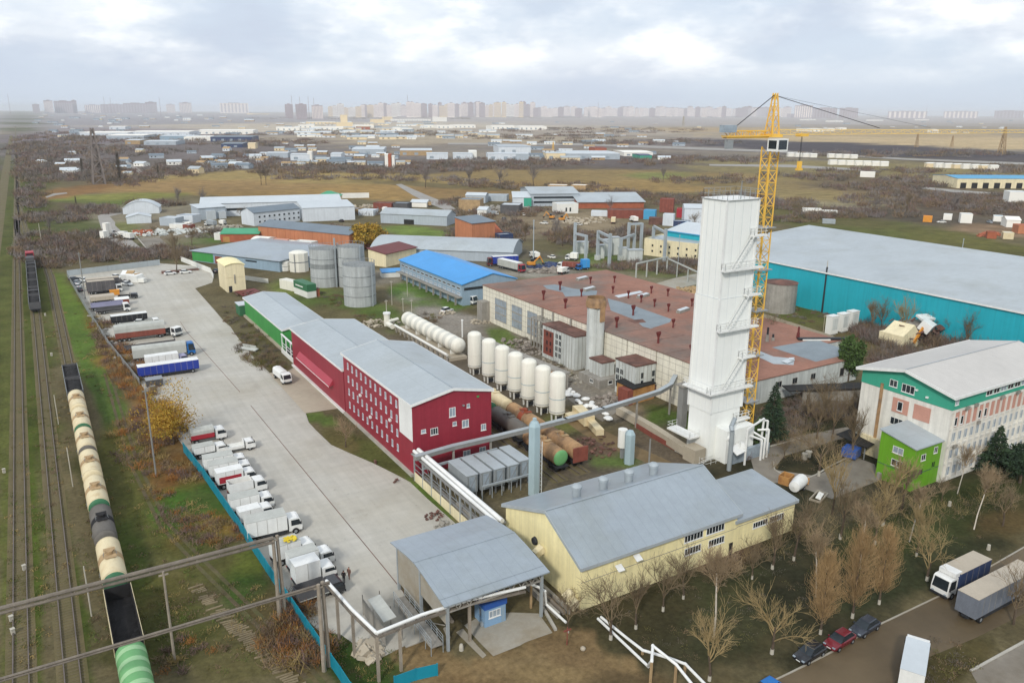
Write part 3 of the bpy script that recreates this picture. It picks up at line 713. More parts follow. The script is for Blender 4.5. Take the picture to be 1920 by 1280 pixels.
sheet('apron', [(505,700),(515,712),(550,750),(572,775),(640,765),(655,758),(600,712),(552,690),(540,697)], 'apron', .04)
kerb([(505,700),(540,697),(552,690)])
for a, b in (((338,603),(350,622)),((350,622),(450,735)),((470,760),(720,1064)),((720,1064),(770,1126))):
    p, q = G(*a), G(*b); struct(MB().beam((p[0], p[1], .036), (q[0], q[1], .036), .12, .008).build('pavement_joint', W('tar')))
# dirt and paved surfaces round the gate
sheet('ramp_paving', [(870,1172),(905,1152),(960,1148),(1010,1150),(1036,1186),(985,1204),(975,1210),(925,1230),(900,1205)], 'paving', .05)
sheet('ramp_paving', [(855,1185),(868,1178),(895,1210),(912,1228),(905,1234)], 'paving', .045)
kerb([(800,1170),(816,1192),(760,1213)]); kerb([(1018,1140),(1042,1182)], .35, .3)
for a in ([(196,700),(240,860),(300,985),(372,1062),(440,1130),(520,1210),(600,1300)],[(206,700),(254,856),(312,978),(384,1052),(452,1118),(534,1200),(616,1290)]):
    p = [G(*q) for q in a]; b = MB()
    for u, v in zip(p, p[1:]): b.beam((u[0], u[1], .012), (v[0], v[1], .012), .55, .012)
    struct(b.build('wheel_rut', W('rut')))
# roads on the right
sheet('road', [(1250,1330),(1440,1281),(1480,1262),(1560,1222),(1640,1175),(1760,1118),(1920,1026),(2060,950),(2200,980),(1920,1150),(1830,1195),(1740,1232),(1690,1262),(1640,1330)], 'wet_road', .02)
kerb([(1440,1281),(1480,1262),(1560,1222),(1640,1175),(1760,1118),(1920,1026),(2060,948)], .2, .12, m='paving')
sheet('side_road', [(1820,1258),(1920,1203),(2100,1110),(2250,1250),(1900,1400)], 'old_asphalt', .02); kerb([(1820,1258),(1920,1203),(2100,1110)], .3, .14)
sheet('works_road', [(1405,850),(1420,905),(1480,905),(1560,935),(1650,900),(1640,870),(1600,855),(1530,892),(1450,880),(1470,855),(1600,815),(1590,800),(1480,820)], 'old_asphalt', .015)
kerb([(1600,853),(1560,872),(1530,890),(1490,905)]); kerb([(1450,866),(1452,880),(1475,895)]); kerb([(1410,850),(1440,838),(1500,822)])
sheet('works_road', [(918,760),(960,790),(1040,850),(1000,870),(930,820)], 'old_asphalt', .012)
sheet('works_road', [(1060,765),(1100,790),(1190,835),(1290,880),(1280,905),(1220,870),(1140,838),(1090,812),(1040,775)], 'dirt_road', .014)
sheet('works_road', [(1040,725),(1062,712),(1120,748),(1160,770),(1130,790),(1080,760)], 'old_asphalt', .013)
sheet('paving_slab', [(1262,522),(1310,512),(1320,530),(1250,545),(1200,540)], 'paving', .014)
# lanes in the distance
sheet('path', [(183,405),(192,401),(230,397),(232,400),(206,406),(216,417),(216,423),(232,438),(266,466),(245,468),(214,456),(196,448),(190,430)], 'track', .05)
sheet('path', [(346,442),(372,434),(412,430),(414,433),(375,438),(350,446)], 'track', .05)
sheet('path', [(742,346),(752,345),(800,366),(840,382),(858,394),(835,394),(810,384),(775,367)], 'track', .05)
sheet('path', [(85,369),(100,363),(125,361),(127,363),(105,366),(88,371)], 'track', .06)
sheet('path', [(232,303),(240,303),(268,322),(300,330),(296,333),(262,326)], 'track', .06)
sheet('road', [(840,268),(1100,269),(1460,282),(1700,297),(1920,305),(1920,309),(1700,300),(1460,286),(1100,273),(840,271)], 'track', .1)
sheet('road', [(1330,308),(1480,309),(1640,318),(1640,322),(1480,314),(1330,311)], 'track', .1)
sheet('road', [(1718,349),(1790,356),(1870,362),(1870,366),(1790,361),(1718,353)], 'track', .1)
sheet('pond', [(257,448),(300,446),(318,462),(275,466)], 'old_asphalt', .03)
kerb([(247,433),(275,467)], .4, .3); kerb([(250,447),(300,445)], .4, .3)
# ================================================================ red hall with four rows of windows
w_, d_ = 15.2, 33.8
r = shed('red_hall', 'tall crimson hall with four rows of small white windows and a grey gable roof', 'building', 49.7, 114.8, 0, w_, d_, 13, 'red_wall', 'roof_grey', axis='v', rise=1.5, rp=.5, over=.35, trim='white_paint')
seam(r, [(7.6,-.3,14.77),(7.6,d_+.3,14.77)])
windows(r, w_, d_, 'l', [6.6+2.45*i for i in range(11)], [11.1, 8.4, 5.7, 2.9], .66, 1.3, 'pale_wall', 'glass_pale', 0)
MB().box(-.09, -.005, -.0, 5.4, 6.4, 12.9).build('blank_panel', W('white_paint'), r)
for u, z, ww, wh, fm in ((4,7.5,1.4,1.25,2),(2,7.9,.9,.7,0),(7.5,10.3,1.2,1.7,1),(7.9,8.1,.75,.75,0),(10,7.7,1.3,1.4,1),(10.6,10.9,.6,.75,0),(13.6,6.3,1,1.2,1),(10.2,1.9,1.4,1.4,1),(13.4,1.8,1.3,1.5,1)):
    window(r, u, 0, z, ww, wh, 'f', 'white_paint', 'glass' if fm == 2 else 'glass_pale', fm)
for y, z in ((9.2, 7.1), (19, 4.3), (24, 7.1)): MB().box(-.35, -.01, y, y+.65, z-.22, z+.22).build('air_conditioner', W('white_paint'), r)
MB().box(-.5, 0, .0, d_, 0, .5).build('plinth', W('kerb'), r)
MB().box(12.3, 12.75, -.05, -.004, 12.1, 12.4).build('sign_plate', W('sign_green'), r); MB().box(9.4, 9.75, -.4, -.01, 11.1, 11.3).build('wall_lamp', W('steel'), r)
# red hall, lower part
r = shed('red_hall', 'lower crimson hall with a long sloping hood along its windowless side', 'building', 49.7, 149.1, 0, 15.8, 37, 9.4, 'red_wall', 'roof_grey', axis='v', rise=1.1, rp=.46, over=.35, trim='white_paint')
seam(r, [(7.27,-.3,10.77),(7.27,37.3,10.77)])
MB().extrude_y([(-.01,5.2),(-.01,4.0),(-.95,3.5),(-.95,3.75)], 7.0, 31).build('hood', W('red_trim'), r)
MB().box(-1.0, -.953, 7, 31, 3.72, 3.86).box(-.5, 0, 0, 37, 0, .4).build('hood_edge', W('white_paint'), r)
# porch between the halls
t = thing('loading_porch', 'open dark loading porch with white rails between the green shed and the red halls', 'porch', 51, 186.4)
MB().box(.3, 12, 0, .3, 0, 5.2).box(.3, 12, 12.0, 12.3, 0, 5.2).build('wall', W('green_wall'), t)
q = MB()
for y in (.6, 4, 8, 11.8): q.beam((-.6,y,0),(-.6,y,4.6),.2)
q.beam((-.6,.4,4.7),(-.6,12,4.9),.35,.3); q.beam((-.6,.4,1.9),(-.6,12,1.9),.1); q.beam((-.6,.4,2.7),(-.6,12,2.7),.1); q.build('railing', W('white_paint'), t)
MB().box(-.9, -.7, .3, 12, 0, 1.2).build('low_wall', W('white_wall'), t); MB().box(.31, 12, .31, 11.99, 0, 1.1).build('dark_opening', W('dark'), t)  # near-black block stands in for the dark inside of the gap
# green shed
r = shed('green_shed', 'long low shed with bright green side wall and pale steel gable roof', 'building', 51, 199, 0, 12.2, 42, 5.7, 'green_wall', 'roof_grey', axis='v', rise=1.1, rp=.48, over=.35, trim='white_paint')
seam(r, [(5.86,-.3,7.06),(5.86,42.3,7.06)])
MB().box(-.6, -.001, 0, 42, 0, .6).build('plinth', W('apron'), r)
t = thing('lean_to', 'small green lean-to with a pale roof at the far end of the green shed', 'shed', 49.6, 242)
MB().box(0, 4.5, 0, 5, 0, 3.2).build('wall', W('tank_green'), t); MB().box(-.2, 4.7, -.2, 5.2, 3.203, 3.4).build('roof', W('roof_pale'), t)

# ================================================================ cream tower house
x, y = G(428, 548); x, y = 53.4, 277.4
r = shed('tower_house', 'narrow cream rendered tower house with a curved roof beside the yard', 'building', x, y, 0, 6.3, 12.5, 9, 'cream_wall', 'yellow_wall', kind='arch', axis='v', rise=.8, over=.3)
MB().box(-.04, 6.34, -.04, 12.54, 4.9, 5.1).build('string_course', W('tank_cream'), r); MB().box(.6, 1.7, -.06, -.003, 0, 2.1).build('door', W('black_metal'), r)
MB().box(2.6, 2.9, -.3, -.05, 3, 6).build('duct', W('fac_grey'), r)
t = thing('scrap_pile', 'leaning rusty beams and red panels heaped below the cream tower house', 'scrap', 55, 262)
q = MB(); rr = random.Random(3)
for k in range(16): a = rr.uniform(0,7); q.beam((a, rr.uniform(0,9), rr.uniform(.1,1.4)), (a+rr.uniform(-1,4), rr.uniform(2,14), rr.uniform(.1,.8)), .3, .2)
q.build('scrap_beam', W('tar'), t); MB().rbox((4,9,.8), (7,6,.12), .2, .1).build('red_panel', W('roof_red'), t)

# ================================================================ yellow hall, annex
yw, yd = 26.8, 18.4
r = shed('yellow_hall', 'pale yellow production hall with a wide blue-grey gable roof beside the white tower', 'building', 52, 69.4, 0, yw, yd, 6.3, 'yellow_wall', 'roof_steel', axis='u', rise=3.9, rp=.42, over=.45, trim='roof_grey')
seam(r, [(-.4,7.73,10.48),(yw+.4,7.73,10.48)], .3)
windows(r, yw, yd, 'f', [18.6, 22.6], [5.0], 3.4, 1.1, 'white_paint', 'glass', 5); windows(r, yw, yd, 'f', [18.6, 23.0], [3.0], 3.0, 1.1, 'white_paint', 'glass', 5)
for u in (5.6, 8.5): MB().rbox((u,-.55,4.6+.2*(u-5.6)), (1.0,1.0,.08), 0, .5).build('canopy', W('white_paint'), r)
MB().box(-.05, yw, -.03, -.003, 3.9, 3.97).build('wall_joint', W('fac_grey'), r); MB().box(25.6, 26.3, -.05, -.003, 0, 1.9).build('door', W('dark'), r)
for yy, z in ((8.6, 4.2), (1.6, 1.5), (.6, .9)): MB().rbox((-.7,yy,z), (1.3,1.0,.9), 0, 0, -.5).box(-.2,-.01,yy-.4,yy+.4,z-.5,z+.4).build('vent_hood', W('cream_wall'), r)
MB().cyl((-.4,10.5,4.6),(-.05,10.5,4.6),.5,.6,12).build('fan', W('black_metal'), r)
MB().box(yw-.06, yw+.12, .4, .6, 0, 6.2).build('downpipe', W('white_paint'), r)
for i, u in enumerate((7.9, 11.8, 15.9, 19.8)):
    px_, py_ = ((1090,935),(1137,920),(1185,905),(1230,890))[i]; t = MB()
    zr = 6.3+3.9*(yd-10.6)/(yd*.58); t.lathe([(.62,0),(.62,1.6),(.74,1.62),(.74,2.0),(.5,2.25),(.01,2.35)], 16)
    o = t.build('roof_vent', W('galv'), None, True); o.location = (52+6.6+i*4.55, 80.0, zr-.2)
    tag(o, ('leftmost','second from the left','third from the left','rightmost')[i]+' of four capped steel vents on the yellow hall roof', 'roof vent', 'vents on the yellow hall roof')
r = shed('yellow_annex', 'low yellow annex with single-pitch blue-grey roof at the right end of the yellow hall', 'building', 78.84, 69.6, 0, 12.2, 8.6, 4.9, 'yellow_wall', 'roof_steel', kind='mono', rise=1.1, over=.35, trim='roof_grey')
windows(r, 12.2, 8.6, 'f', [5.0, 8.4], [3.2], 3.0, .95, 'white_paint', 'glass', 5)
MB().box(-.02, 12.2, -.03, -.003, 3.9, 3.97).build('wall_joint', W('fac_grey'), r)

# ================================================================ gate canopy and guard booth
t = thing('gate_canopy', 'open gatehouse canopy with a curved blue-grey roof over the weighing ramp', 'canopy', 34, 70.6)
gw, gd = 13.4, 14.9
prof = [(-.4,6.32),(2,6.75),(5,7.25),(7.9,7.6),(10.5,7.35),(13,6.95),(gd+.4,6.62)]
MB().extrude_x(prof+[(a, b+.16) for a, b in prof[::-1]], -.4, gw+.4).build('roof', W('roof_steel'), t)
seam(t, [(-.4,7.9,7.79),(gw+.4,7.9,7.79)], .2); seam(t, [(-.4,.8,6.72),(gw+.4,.8,6.72)], .08)
for px_, py_ in ((.3,.3),(gw-.3,.3),(.3,gd-.3),(gw-.3,gd-.3),(.3,7.6),(gw-.3,7.6)):
    MB().box(px_-.16,px_+.16,py_-.16,py_+.16,0,6.3+(1.0 if py_==7.6 else 0)).build('post', W('galv'), t)
q = MB()
for yy in (.3, gd-.3, 7.6):
    zt = 6.2 if yy != 7.6 else 7.2
    q.beam((.3,yy,zt),(gw-.3,yy,zt),.16).beam((.3,yy,zt-1.1),(gw-.3,yy,zt-1.1),.16)
    for k in range(9): a = .3+k*(gw-.6)/9; b = a+(gw-.6)/9; q.beam((a,yy,zt-1.1),((a+b)/2,yy,zt),.1).beam(((a+b)/2,yy,zt),(b,yy,zt-1.1),.1)
q.build('truss', W('fac_grey'), t)
MB().box(.2,.3,7.8,gd-.5,1.2,6.6).build('side_panel', W('paving'), t); MB().box(.2,.3,.5,7.4,3.4,6.3).build('side_panel', W('paving'), t)
t = thing('railed_walkway', 'galvanised stair and railed walkway down the left side of the gate canopy', 'walkway', 32.2, 71)
q = MB(); q.box(0,1.5,0,11,1.0,1.1); q.build('deck', W('fac_grey'), t); q = MB()
for xx in (0, 1.5):
    for k in range(8): q.beam((xx,k*1.55,0),(xx,k*1.55,2.3),.07)
    for z in (1.5,1.9,2.3): q.beam((xx,0,z),(xx,10.9,z),.05)
q.build('railing', W('galv'), t)
t = thing('guard_booth', 'small pale blue guard booth with a dark blue band under the gate canopy', 'booth', 40.0, 72.4)
MB().box(0,2.9,0,2.6,0,2.5).build('wall', W('booth_blue'), t); MB().box(-.12,3.02,-.12,2.72,2.503,3.3).build('fascia', W('booth_band'), t)
window(t, 1.35, 0, 1.65, 1.6, 1.0, 'f', 'white_paint', 'glass_pale', 2); window(t, 0, 1.1, 1.6, .8, 1.1, 'l', 'booth_blue', 'glass_pale', 0)
MB().box(-.3,-.02,.3,.7,.1,.6).build('meter_box', W('galv'), t); MB().box(2.3,2.75,-.03,-.003,.0,2.1).build('door', W('blue_wall'), t)
t = thing('barrier_post', 'red and white swing barrier post by the weighing ramp', 'barrier', *G(840,1195))
MB().cyl((0,0,0),(0,0,1.6),.16,.14,10).build('post', W('red_white'), t); MB().cyl((-.1,-.4,.35),(.2,1.2,.45),.22,.22,10).cyl((.2,1.2,.9),(-.9,2.2,1.0),.07,.07,8).build('counterweight', W('paving'), t)
tag(MB().lathe([(.28,0),(.26,.5),(.18,.8),(.01,.85)],10).build('bollard', W('limewash')), 'short whitewashed bollard on the verge below the gate', 'bollard').location = (*G(865,1218), 0)
for px_, py_, n in ((848,1168,'short dark scaffold log lying left of the weighing ramp'),):
    x, y = G(px_, py_); o = MB().cyl((0,0,.25),(.2,2.2,.25),.25,.25,10).build('log', W('old_pole')); o.location = (x,y,0); tag(o, n, 'log')

# ================================================================ pipe rack by the yard lawn and overhead pipe bridge
t = thing('pipe_rack', 'glazed-in pipe rack with white duct roof between the red hall and the gate canopy', 'pipe rack', 49.2, 86.5)
for k in range(9): MB().beam((0,k*3.35,0),(0,k*3.35,4.6),.2).beam((1.6,k*3.35,0),(1.6,k*3.35,4.6),.2).build('post', W('galv'), t)
MB().box(-.25,1.85,-.5,27.6,4.6,4.75).build('deck', W('pipe_grey'), t); MB().cyl((.35,-.5,5.05),(.35,27.6,5.05),.28,.28,10).cyl((1.15,-.5,5.1),(1.15,27.6,5.1),.36,.36,10).build('duct', W('white_paint'), t, True)
MB().box(-.06,.06,0,27,0,1.6).build('low_wall', W('cream_wall'), t)
q = MB()
for z in (2.2,3.2): q.beam((0,0,z),(0,27,z),.1)
for k in range(8): q.beam((1.6,k*3.35,.2),(1.6,k*3.35+3.3,4.4),.08)
q.build('brace', W('steel'), t)
MB().box(.5,1.2,2,25,.1,1.4).rbox((.9,8,2),(.8,9,.5),0).build('pipe_bundle', W('fac_grey'), t)
# big curved duct crossing the works
pts = [(780,858,5.2),(850,838,5.2),(920,822,5.4),(1000,803,6),(1060,788,6),(1130,768,6),(1195,748,6),(1235,735,6.2),(1258,722,6.4),(1266,706,6.6)]
P3 = [(*G(a,b,z), z) for a,b,z in pts]
t = thing('overhead_duct', 'long grey box duct curving overhead from the red hall to the derelict factory', 'duct', P3[0][0], P3[0][1])
o0 = np.array((P3[0][0],P3[0][1],0)); q = MB(); q2 = MB(); q3 = MB()
for a, b in zip(P3, P3[1:]):
    a = np.array(a)-o0; b = np.array(b)-o0; e = (b-a)/np.linalg.norm(b-a)*.25
    q.beam(a-e, b+e, .85, .7); q2.beam(a-e+(0,0,.4), b+e+(0,0,.4), .95, .08)
q.build('duct', W('pipe_grey'), t); q2.build('lid', W('roof_grey'), t)
for i in (1,2,3,4,6,8):
    a = np.array(P3[i])-o0
    if i == 4: continue
    MB().beam((a[0],a[1],0),(a[0],a[1],a[2]-.4),.3).build('post', W('fac_grey'), t)
q = MB(); a = np.array(P3[0])-o0; b = np.array(P3[2])-o0
q.beam(a+(.6,-1.2,-1.6), b+(.6,-1.2,-1.6), .35).build('lower_pipe', W('galv'), t)
t = thing('pipe_column', 'square concrete column with a bent pipe carrying the duct beside the white tower', 'column', *G(1277,800))
q = MB().box(-.7,.7,-.7,.7,0,8.6); q.build('shaft', W('pipe_grey'), t); MB().box(-1.1,1.1,-1.1,1.1,8.603,9.0).build('cap', W('fac_grey'), t)
t = thing('pipe_tower', 'weathered concrete duct tower against the derelict factory wall', 'duct', *G(1262,735)); MB().box(-.9,.9,0,1.6,0,9.2).build('shaft', W('fac_grey'), t); MB().beam((-1.4,-.4,2),(-1.0,-.6,9),.5).build('pipe', W('pipe_grey'), t)
# silver coolers
for i in range(5):
    x, y = 53.4+2.55*i+.1, 102.4+(.0 if i < 4 else .6)
    t = thing('cooler_unit', ('leftmost silver cooler unit in the row, nearest the pipe rack', 'second silver cooler unit from the pipe rack', 'middle silver cooler unit of the row of five', 'fourth silver cooler unit from the pipe rack', 'rightmost silver cooler unit, half hidden by the tall pale blue stack')[i], 'cooler', x, y, group='silver coolers beside the red hall')
    MB().box(-.1,1.85,0,6.6,1.2,4.2).build('casing', W('galv'), t); MB().box(-.18,1.93,-.1,6.7,4.203,4.32).build('lid', W('roof_grey'), t)
    for a, b in ((.1,.1),(1.6,.1),(.1,6.5),(1.6,6.5)): MB().beam((a,b,0),(a,b,1.2),.16).build('leg', W('steel'), t)
    q = MB(); q.beam((.1,-.03,1.3),(1.6,-.03,4.0),.1).beam((.1,-.04,.1),(.1,-.04,4.1),.12).beam((1.6,-.04,.1),(1.6,-.04,4.1),.12); q.build('frame', W('steel'), t)
    MB().box(.35,1.35,-.03,-.004,1.4,3.9).build('fan_grille', W('glass_pale'), t); MB().box(1.86,2.4,1.0,5.6,1.5,2.6).build('side_duct', W('white_paint' if i % 2 else 'galv'), t)
q = thing('pipe_fence', 'white pipe rail on thin posts in front of the silver coolers', 'railing', 55.6, 101.3)
b = MB().beam((0,0,2.4),(9.2,0,2.4),.3); b.build('rail', W('galv'), q); b = MB()
for k in range(6): b.beam((k*1.8,0,0),(k*1.8,0,2.3),.12)
b.build('post', W('galv'), q)
# stacks
t = thing('stack', 'tall pale blue-grey hexagonal stack behind the yellow hall', 'stack', 64.0, 99.2)
MB().lathe([(1.02,0),(1.02,11.9),(.7,12.5),(.35,12.8),(.35,13.2),(.01,13.25)],6).build('shaft', W('pipe_bluegrey'), t)
q = MB(); q.beam((1.3,.3,0),(1.3,.3,9),.12).beam((1.3,-.3,0),(1.3,-.3,9),.12)
for k in range(12): q.beam((1.3,-.3,.5+k*.7),(1.3,.3,.5+k*.7),.06)
q.build('ladder', W('white_paint'), t)
x, y = G(1179,868); t = thing('stack', 'shorter pale blue hexagonal stack standing alone on the lawn', 'stack', x, y)
MB().lathe([(.95,0),(.95,5.6),(.6,6.2),(.01,6.3)],6).build('shaft', W('pipe_bluegrey'), t)
t = thing('vent_drum', 'white steel drum vent standing just behind the shorter blue stack', 'vent', x+.3, y+2.4)
MB().cyl((0,0,2.2),(0,0,5.6),.85,.85,14).build('drum', W('white_wall'), t, True); MB().beam((0,0,0),(0,0,2.2),.5).build('stem', W('steel'), t)
for px_, py_, h in ((1215,900,7.5),):
    x, y = G(px_, py_); tag(MB().cyl((x,y,0),(x,y,h),.18,.13,8).build('lamp_pole', W('pipe_grey')), 'slim grey pole left of the white tower', 'pole')

# ================================================================ vertical and horizontal tanks
VT = [(85.1,158.5),(85.1,151.6),(85.0,145.4),(84.9,139.6),(84.9,134.1),(85.0,128.9),(85.2,123.8)]
nm = ['farthest','second farthest','third farthest','middle','third nearest','second nearest','nearest']
for i, (x, y) in enumerate(VT):
    t = thing('vertical_tank', f'{nm[i]} of the seven white upright gas tanks'+(' beside the red hall' if i in (0,6) else ' in the diagonal row'), 'tank', x, y, group='seven white upright tanks')
    MB().lathe([(1.,1.35),(1.62,1.9),(1.62,9.6),(1.48,9.95),(1.,10.25),(.01,10.4)],24).build('shell', W('tank_white'), t, True)
    MB().lathe([(1.63,4.9),(1.66,4.92),(1.66,5.04),(1.63,5.06)],24).build('band', W('pipe_bluegrey' if i else 'tank_white'), t)
    MB().lathe([(1.63,2.2),(1.67,2.24),(1.67,2.3),(1.63,2.34)],24).build('lower_band', W('steel'), t)
    for k in range(4):
        a = math.pi/4+k*math.pi/2; MB().beam((1.05*math.cos(a),1.05*math.sin(a),0),(1.15*math.cos(a),1.15*math.sin(a),2.0),.26).build('leg', W('white_wall'), t)
    MB().cyl((0,0,.1),(0,0,1.4),.12,.12,8).box(-.5,.5,-1.1,-.7,.4,1.1).build('valve', W('black_metal'), t)
t = thing('horizontal_tank', 'long white horizontal storage tank of joined segments on saddles', 'tank', 87.4, 171)
L_ = 32; prof = [(.01,-.9),(1.1,-.7),(1.7,-.3),(1.95,.3)]
for k in range(9): prof += [(1.95,.5+k*3.5),(2.0,.56+k*3.5),(2.0,.66+k*3.5),(1.95,.72+k*3.5),(1.95,2.6+k*3.5),(1.88,2.7+k*3.5),(1.95,2.8+k*3.5)]
prof += [(1.95,L_-.2),(1.7,L_+.4),(1.1,L_+.8),(.01,L_+1.)]
b = MB(); vs = [(rr*math.cos(2*math.pi*i/24), yy, 3.3+rr*math.sin(2*math.pi*i/24)) for rr, yy in prof for i in range(24)]
b.add(vs, [(j*24+i,j*24+(i+1)%24,(j+1)*24+(i+1)%24,(j+1)*24+i) for j in range(len(prof)-1) for i in range(24)]); b.build('shell', W('tank_white'), t, True)
for k in range(5): MB().box(-1.3,1.3,2+k*7,2.6+k*7,.6,2.2).build('saddle', W('white_wall'), t)
MB().box(-3.4,1.6,-1.2,33.5,0,.8).build('slab', W('apron'), t)
t = thing('pipe_gutter', 'white pipe running along the concrete bed of the horizontal tank', 'pipe', 83.3, 169.5)
MB().cyl((0,0,1.9),(0,33,1.9),.35,.35,10).build('pipe', W('white_wall'), t, True); q = MB()
for k in range(12): q.box(-.2,.2,k*2.9,k*2.9+.3,0,1.6)
q.build('support', W('fac_grey'), t)
t = thing('valve_group', 'white elbow pipes and capped drum at the far end of the horizontal tank', 'valve', 83.4, 204.5)
MB().cyl((0,0,1.0),(0,3.5,1.0),.75,.75,12).cyl((.6,5.5,0),(.6,5.5,3.4),.9,.9,12).cyl((0,3,1.8),(3.5,4.4,1.8),.5,.5,10).build('pipe', W('tank_white'), t, True); MB().cyl((.6,5.5,3.4),(.6,5.5,3.9),1.1,1.1,12).build('cap', W('white_paint'), t)
t = thing('vent_pipe', 'slim white vent pipe between the two groups of white tanks', 'pipe', *G(867,632)); MB().cyl((0,0,0),(0,0,4.6),.22,.22,8).cyl((0,0,4.6),(0,0,5),.32,.32,8).build('pipe', W('white_paint'), t)

# ================================================================ silos
for i, (px_, py_, rad, h, lab) in enumerate(((615,536,5.2,13.3,'left weathered steel silo with a railed top'),(680,572,5.1,13.0,'front right weathered steel silo with a ladder pole'),(672,541,4.7,14.2,'pale steel silo standing behind the other two'))):
    x, y = G(px_, py_); t = thing('silo', lab, 'silo', x, y+ (2 if i < 2 else 6), group='three steel silos')
    MB().lathe([(rad,0),(rad,h)],40).build('shell', W('silo'), t, True)
    MB().lathe([(rad,h),(rad*.55,h+.5),(.01,h+.8)],40).build('roof', W('silo_band'), t)
    for z in (h*.25,h*.5,h*.74): MB().lathe([(rad+.01,z-.1),(rad+.08,z-.05),(rad+.08,z+.12),(rad+.01,z+.17)],40).build('hoop', W('silo_band'), t)
    MB().lathe([(rad+.02,h*.5),(rad+.025,h*.5),(rad+.025,h*.62),(rad+.02,h*.62)],40).build('painted_band', W('silo_band' if i == 0 else 'silo'), t)
    q = MB()
    for k in range(24):
        a = 2*math.pi*k/24; q.beam((rad*math.cos(a),rad*math.sin(a),h),(rad*math.cos(a),rad*math.sin(a),h+1.1),.1)
        b_ = 2*math.pi*(k+1)/24; q.beam((rad*math.cos(a),rad*math.sin(a),h+1.05),(rad*math.cos(b_),rad*math.sin(b_),h+1.05),.08)
    q.build('railing', W('steel'), t)
    a = (-1.2,-1.15,-1.3)[i]; q = MB(); cx_, cy2 = (rad+.5)*math.cos(a), (rad+.5)*math.sin(a)
    q.beam((cx_,cy2,0),(cx_,cy2,h+(4 if i == 0 else 1)),.5 if i == 0 else .3).build('ladder_pole', W('galv'), t)
for px_, py_, rad, h, lab, m in ((537,509,2.6,3.4,'small low pale tank beside the many-sided cream tank','white_wall'),(566,510,3.7,7.2,'many-sided cream tank left of the silos','tank_white')):
    x, y = G(px_, py_); t = thing('round_tank', lab, 'tank', x, y+3); MB().lathe([(rad,0),(rad,h),(rad*.6,h+.6),(.01,h+.9)],10).build('shell', W(m), t); MB().lathe([(rad+.02,h*.5),(rad+.1,h*.52),(rad+.02,h*.55)],10).build('hoop', W('silo_band'), t)
    q = MB(); q.beam((-rad*.7,-rad*.8,0),(-rad*.7,-rad*.8,h),.2); q.build('ladder', W('steel'), t)
def container(label, x, y, rz, L, w, h, m, door=None, z=0, group=None, name='shipping_container', cat='container'):
    t = thing(name, label, cat, x, y, z, rz, group)
    MB().box(0,L,0,w,.1,h).build('body', W(m), t); q = MB(); n = int(L/.9)
    for k in range(n+1): q.box(k*L/n-.06*(k>0),k*L/n+.06*(k<n),-.05,-.003,.12,h-.1)
    q.build('rib', W(m), t)
    MB().box(-.05,-.003,.15,w-.15,.2,h-.2).build('door', W(door or m), t); return t
x, y, rz, ll = front(525,541,559,549)
container('long cream cargo container left of the green one near the silos', x, y, rz, ll+2, 3, 3.4, 'tank_white')
x, y, rz, ll = front(552,550,577,560)
t = container('green topped container with a white slogan strip and white lower half', x, y, rz, ll, 3.2, 4.6, 'white_wall'); MB().box(-.06,ll+.06,-.06,3.26,2.3,4.66).build('upper_cover', W('tank_green'), t)
MB().box(ll*.15,ll*.7,-.09,-.062,3.2,3.6).build('slogan_strip', W('white_paint'), t)
x, y = G(590,557); t = thing('fuel_box', 'rusty brown steel box beside the green topped container', 'box', x, y); MB().box(0,1.8,0,2,0,2.6).build('body', W('brick'), t); MB().box(-.1,1.9,-.1,2.1,2.603,2.75).build('lid', W('tar'), t)
x, y, rz, ll = front(716,521,754,519); t = thing('market_kiosk', 'low white kiosk with a blue roof behind the silos', 'kiosk', x, y, 0, rz); MB().box(0,ll,0,5,0,1.8).build('wall', W('white_wall'), t); MB().rbox((ll/2,2.5,2.2),(ll,5.4,.3),0,.08).build('roof', W('roof_blue'), t)

# ================================================================ blue-roofed building on stilts
r = shed('blue_roof_block', 'long grey block on stilts with a bright blue gable roof', 'building', 114.2, 220.6, 0, 20, 50, 6.9, 'blue_wall', 'roof_blue', axis='v', rise=2.6, rp=.55, over=.4)
windows(r, 20, 50, 'l', fr(1,49,14), [5.3], 2.4, .8, 'pale_wall', 'glass', 2); windows(r, 20, 50, 'l', fr(1,49,14), [3.6], 2.2, .8, 'pale_wall', 'glass_pale', 2)
MB().box(.6,19.4,-.04,-.003,4.9,5.8).build('ribbon_window', W('glass'), r)
q = MB()
for k in range(9): q.box(-1.6,-1.1,2+k*5.5,2.5+k*5.5,0,2.6)
q.box(-1.8,-.01,0,50,2.6,2.9); q.build('stilt', W('fac_grey'), r)
x, y = G(880,572); truck('white cab-over tractor parked at the corner of the blue-roofed block', x+1, y+2, R(-70), 5.5, 2.4, .3, 'black_metal', None, 'white_paint', 'flat', 2.9, name='tractor_unit')

# ================================================================ derelict factory
t = thing('derelict_factory', 'derelict panel-clad factory with a huge stained pinkish flat roof', 'building', 112, 113)
def block(x0,x1,y0,y1,h,z0=0,roof='fac_roof',wall='fac_wall',name='wall'):
    MB().box(x0,x1,y0,y1,z0,h).build(name, W(wall), t); MB().box(x0-.2,x1+.2,y0-.2,y1+.2,h+.003,h+.2).build('roof', W(roof), t)
block(0,14,0,12,10.3); block(0,25,12.4,22,10.3); block(0,36,22.4,34,10.3); block(0,46,34.4,90,10.3)
block(14.5,48.5,-3,8,5.4,0,'fac_roof','fac_block'); block(25.5,57,8.4,22.2,5.4,0,'fac_roof','fac_block'); block(36.5,57.5,22.6,33.8,5.4,0,'fac_roof','fac_block')
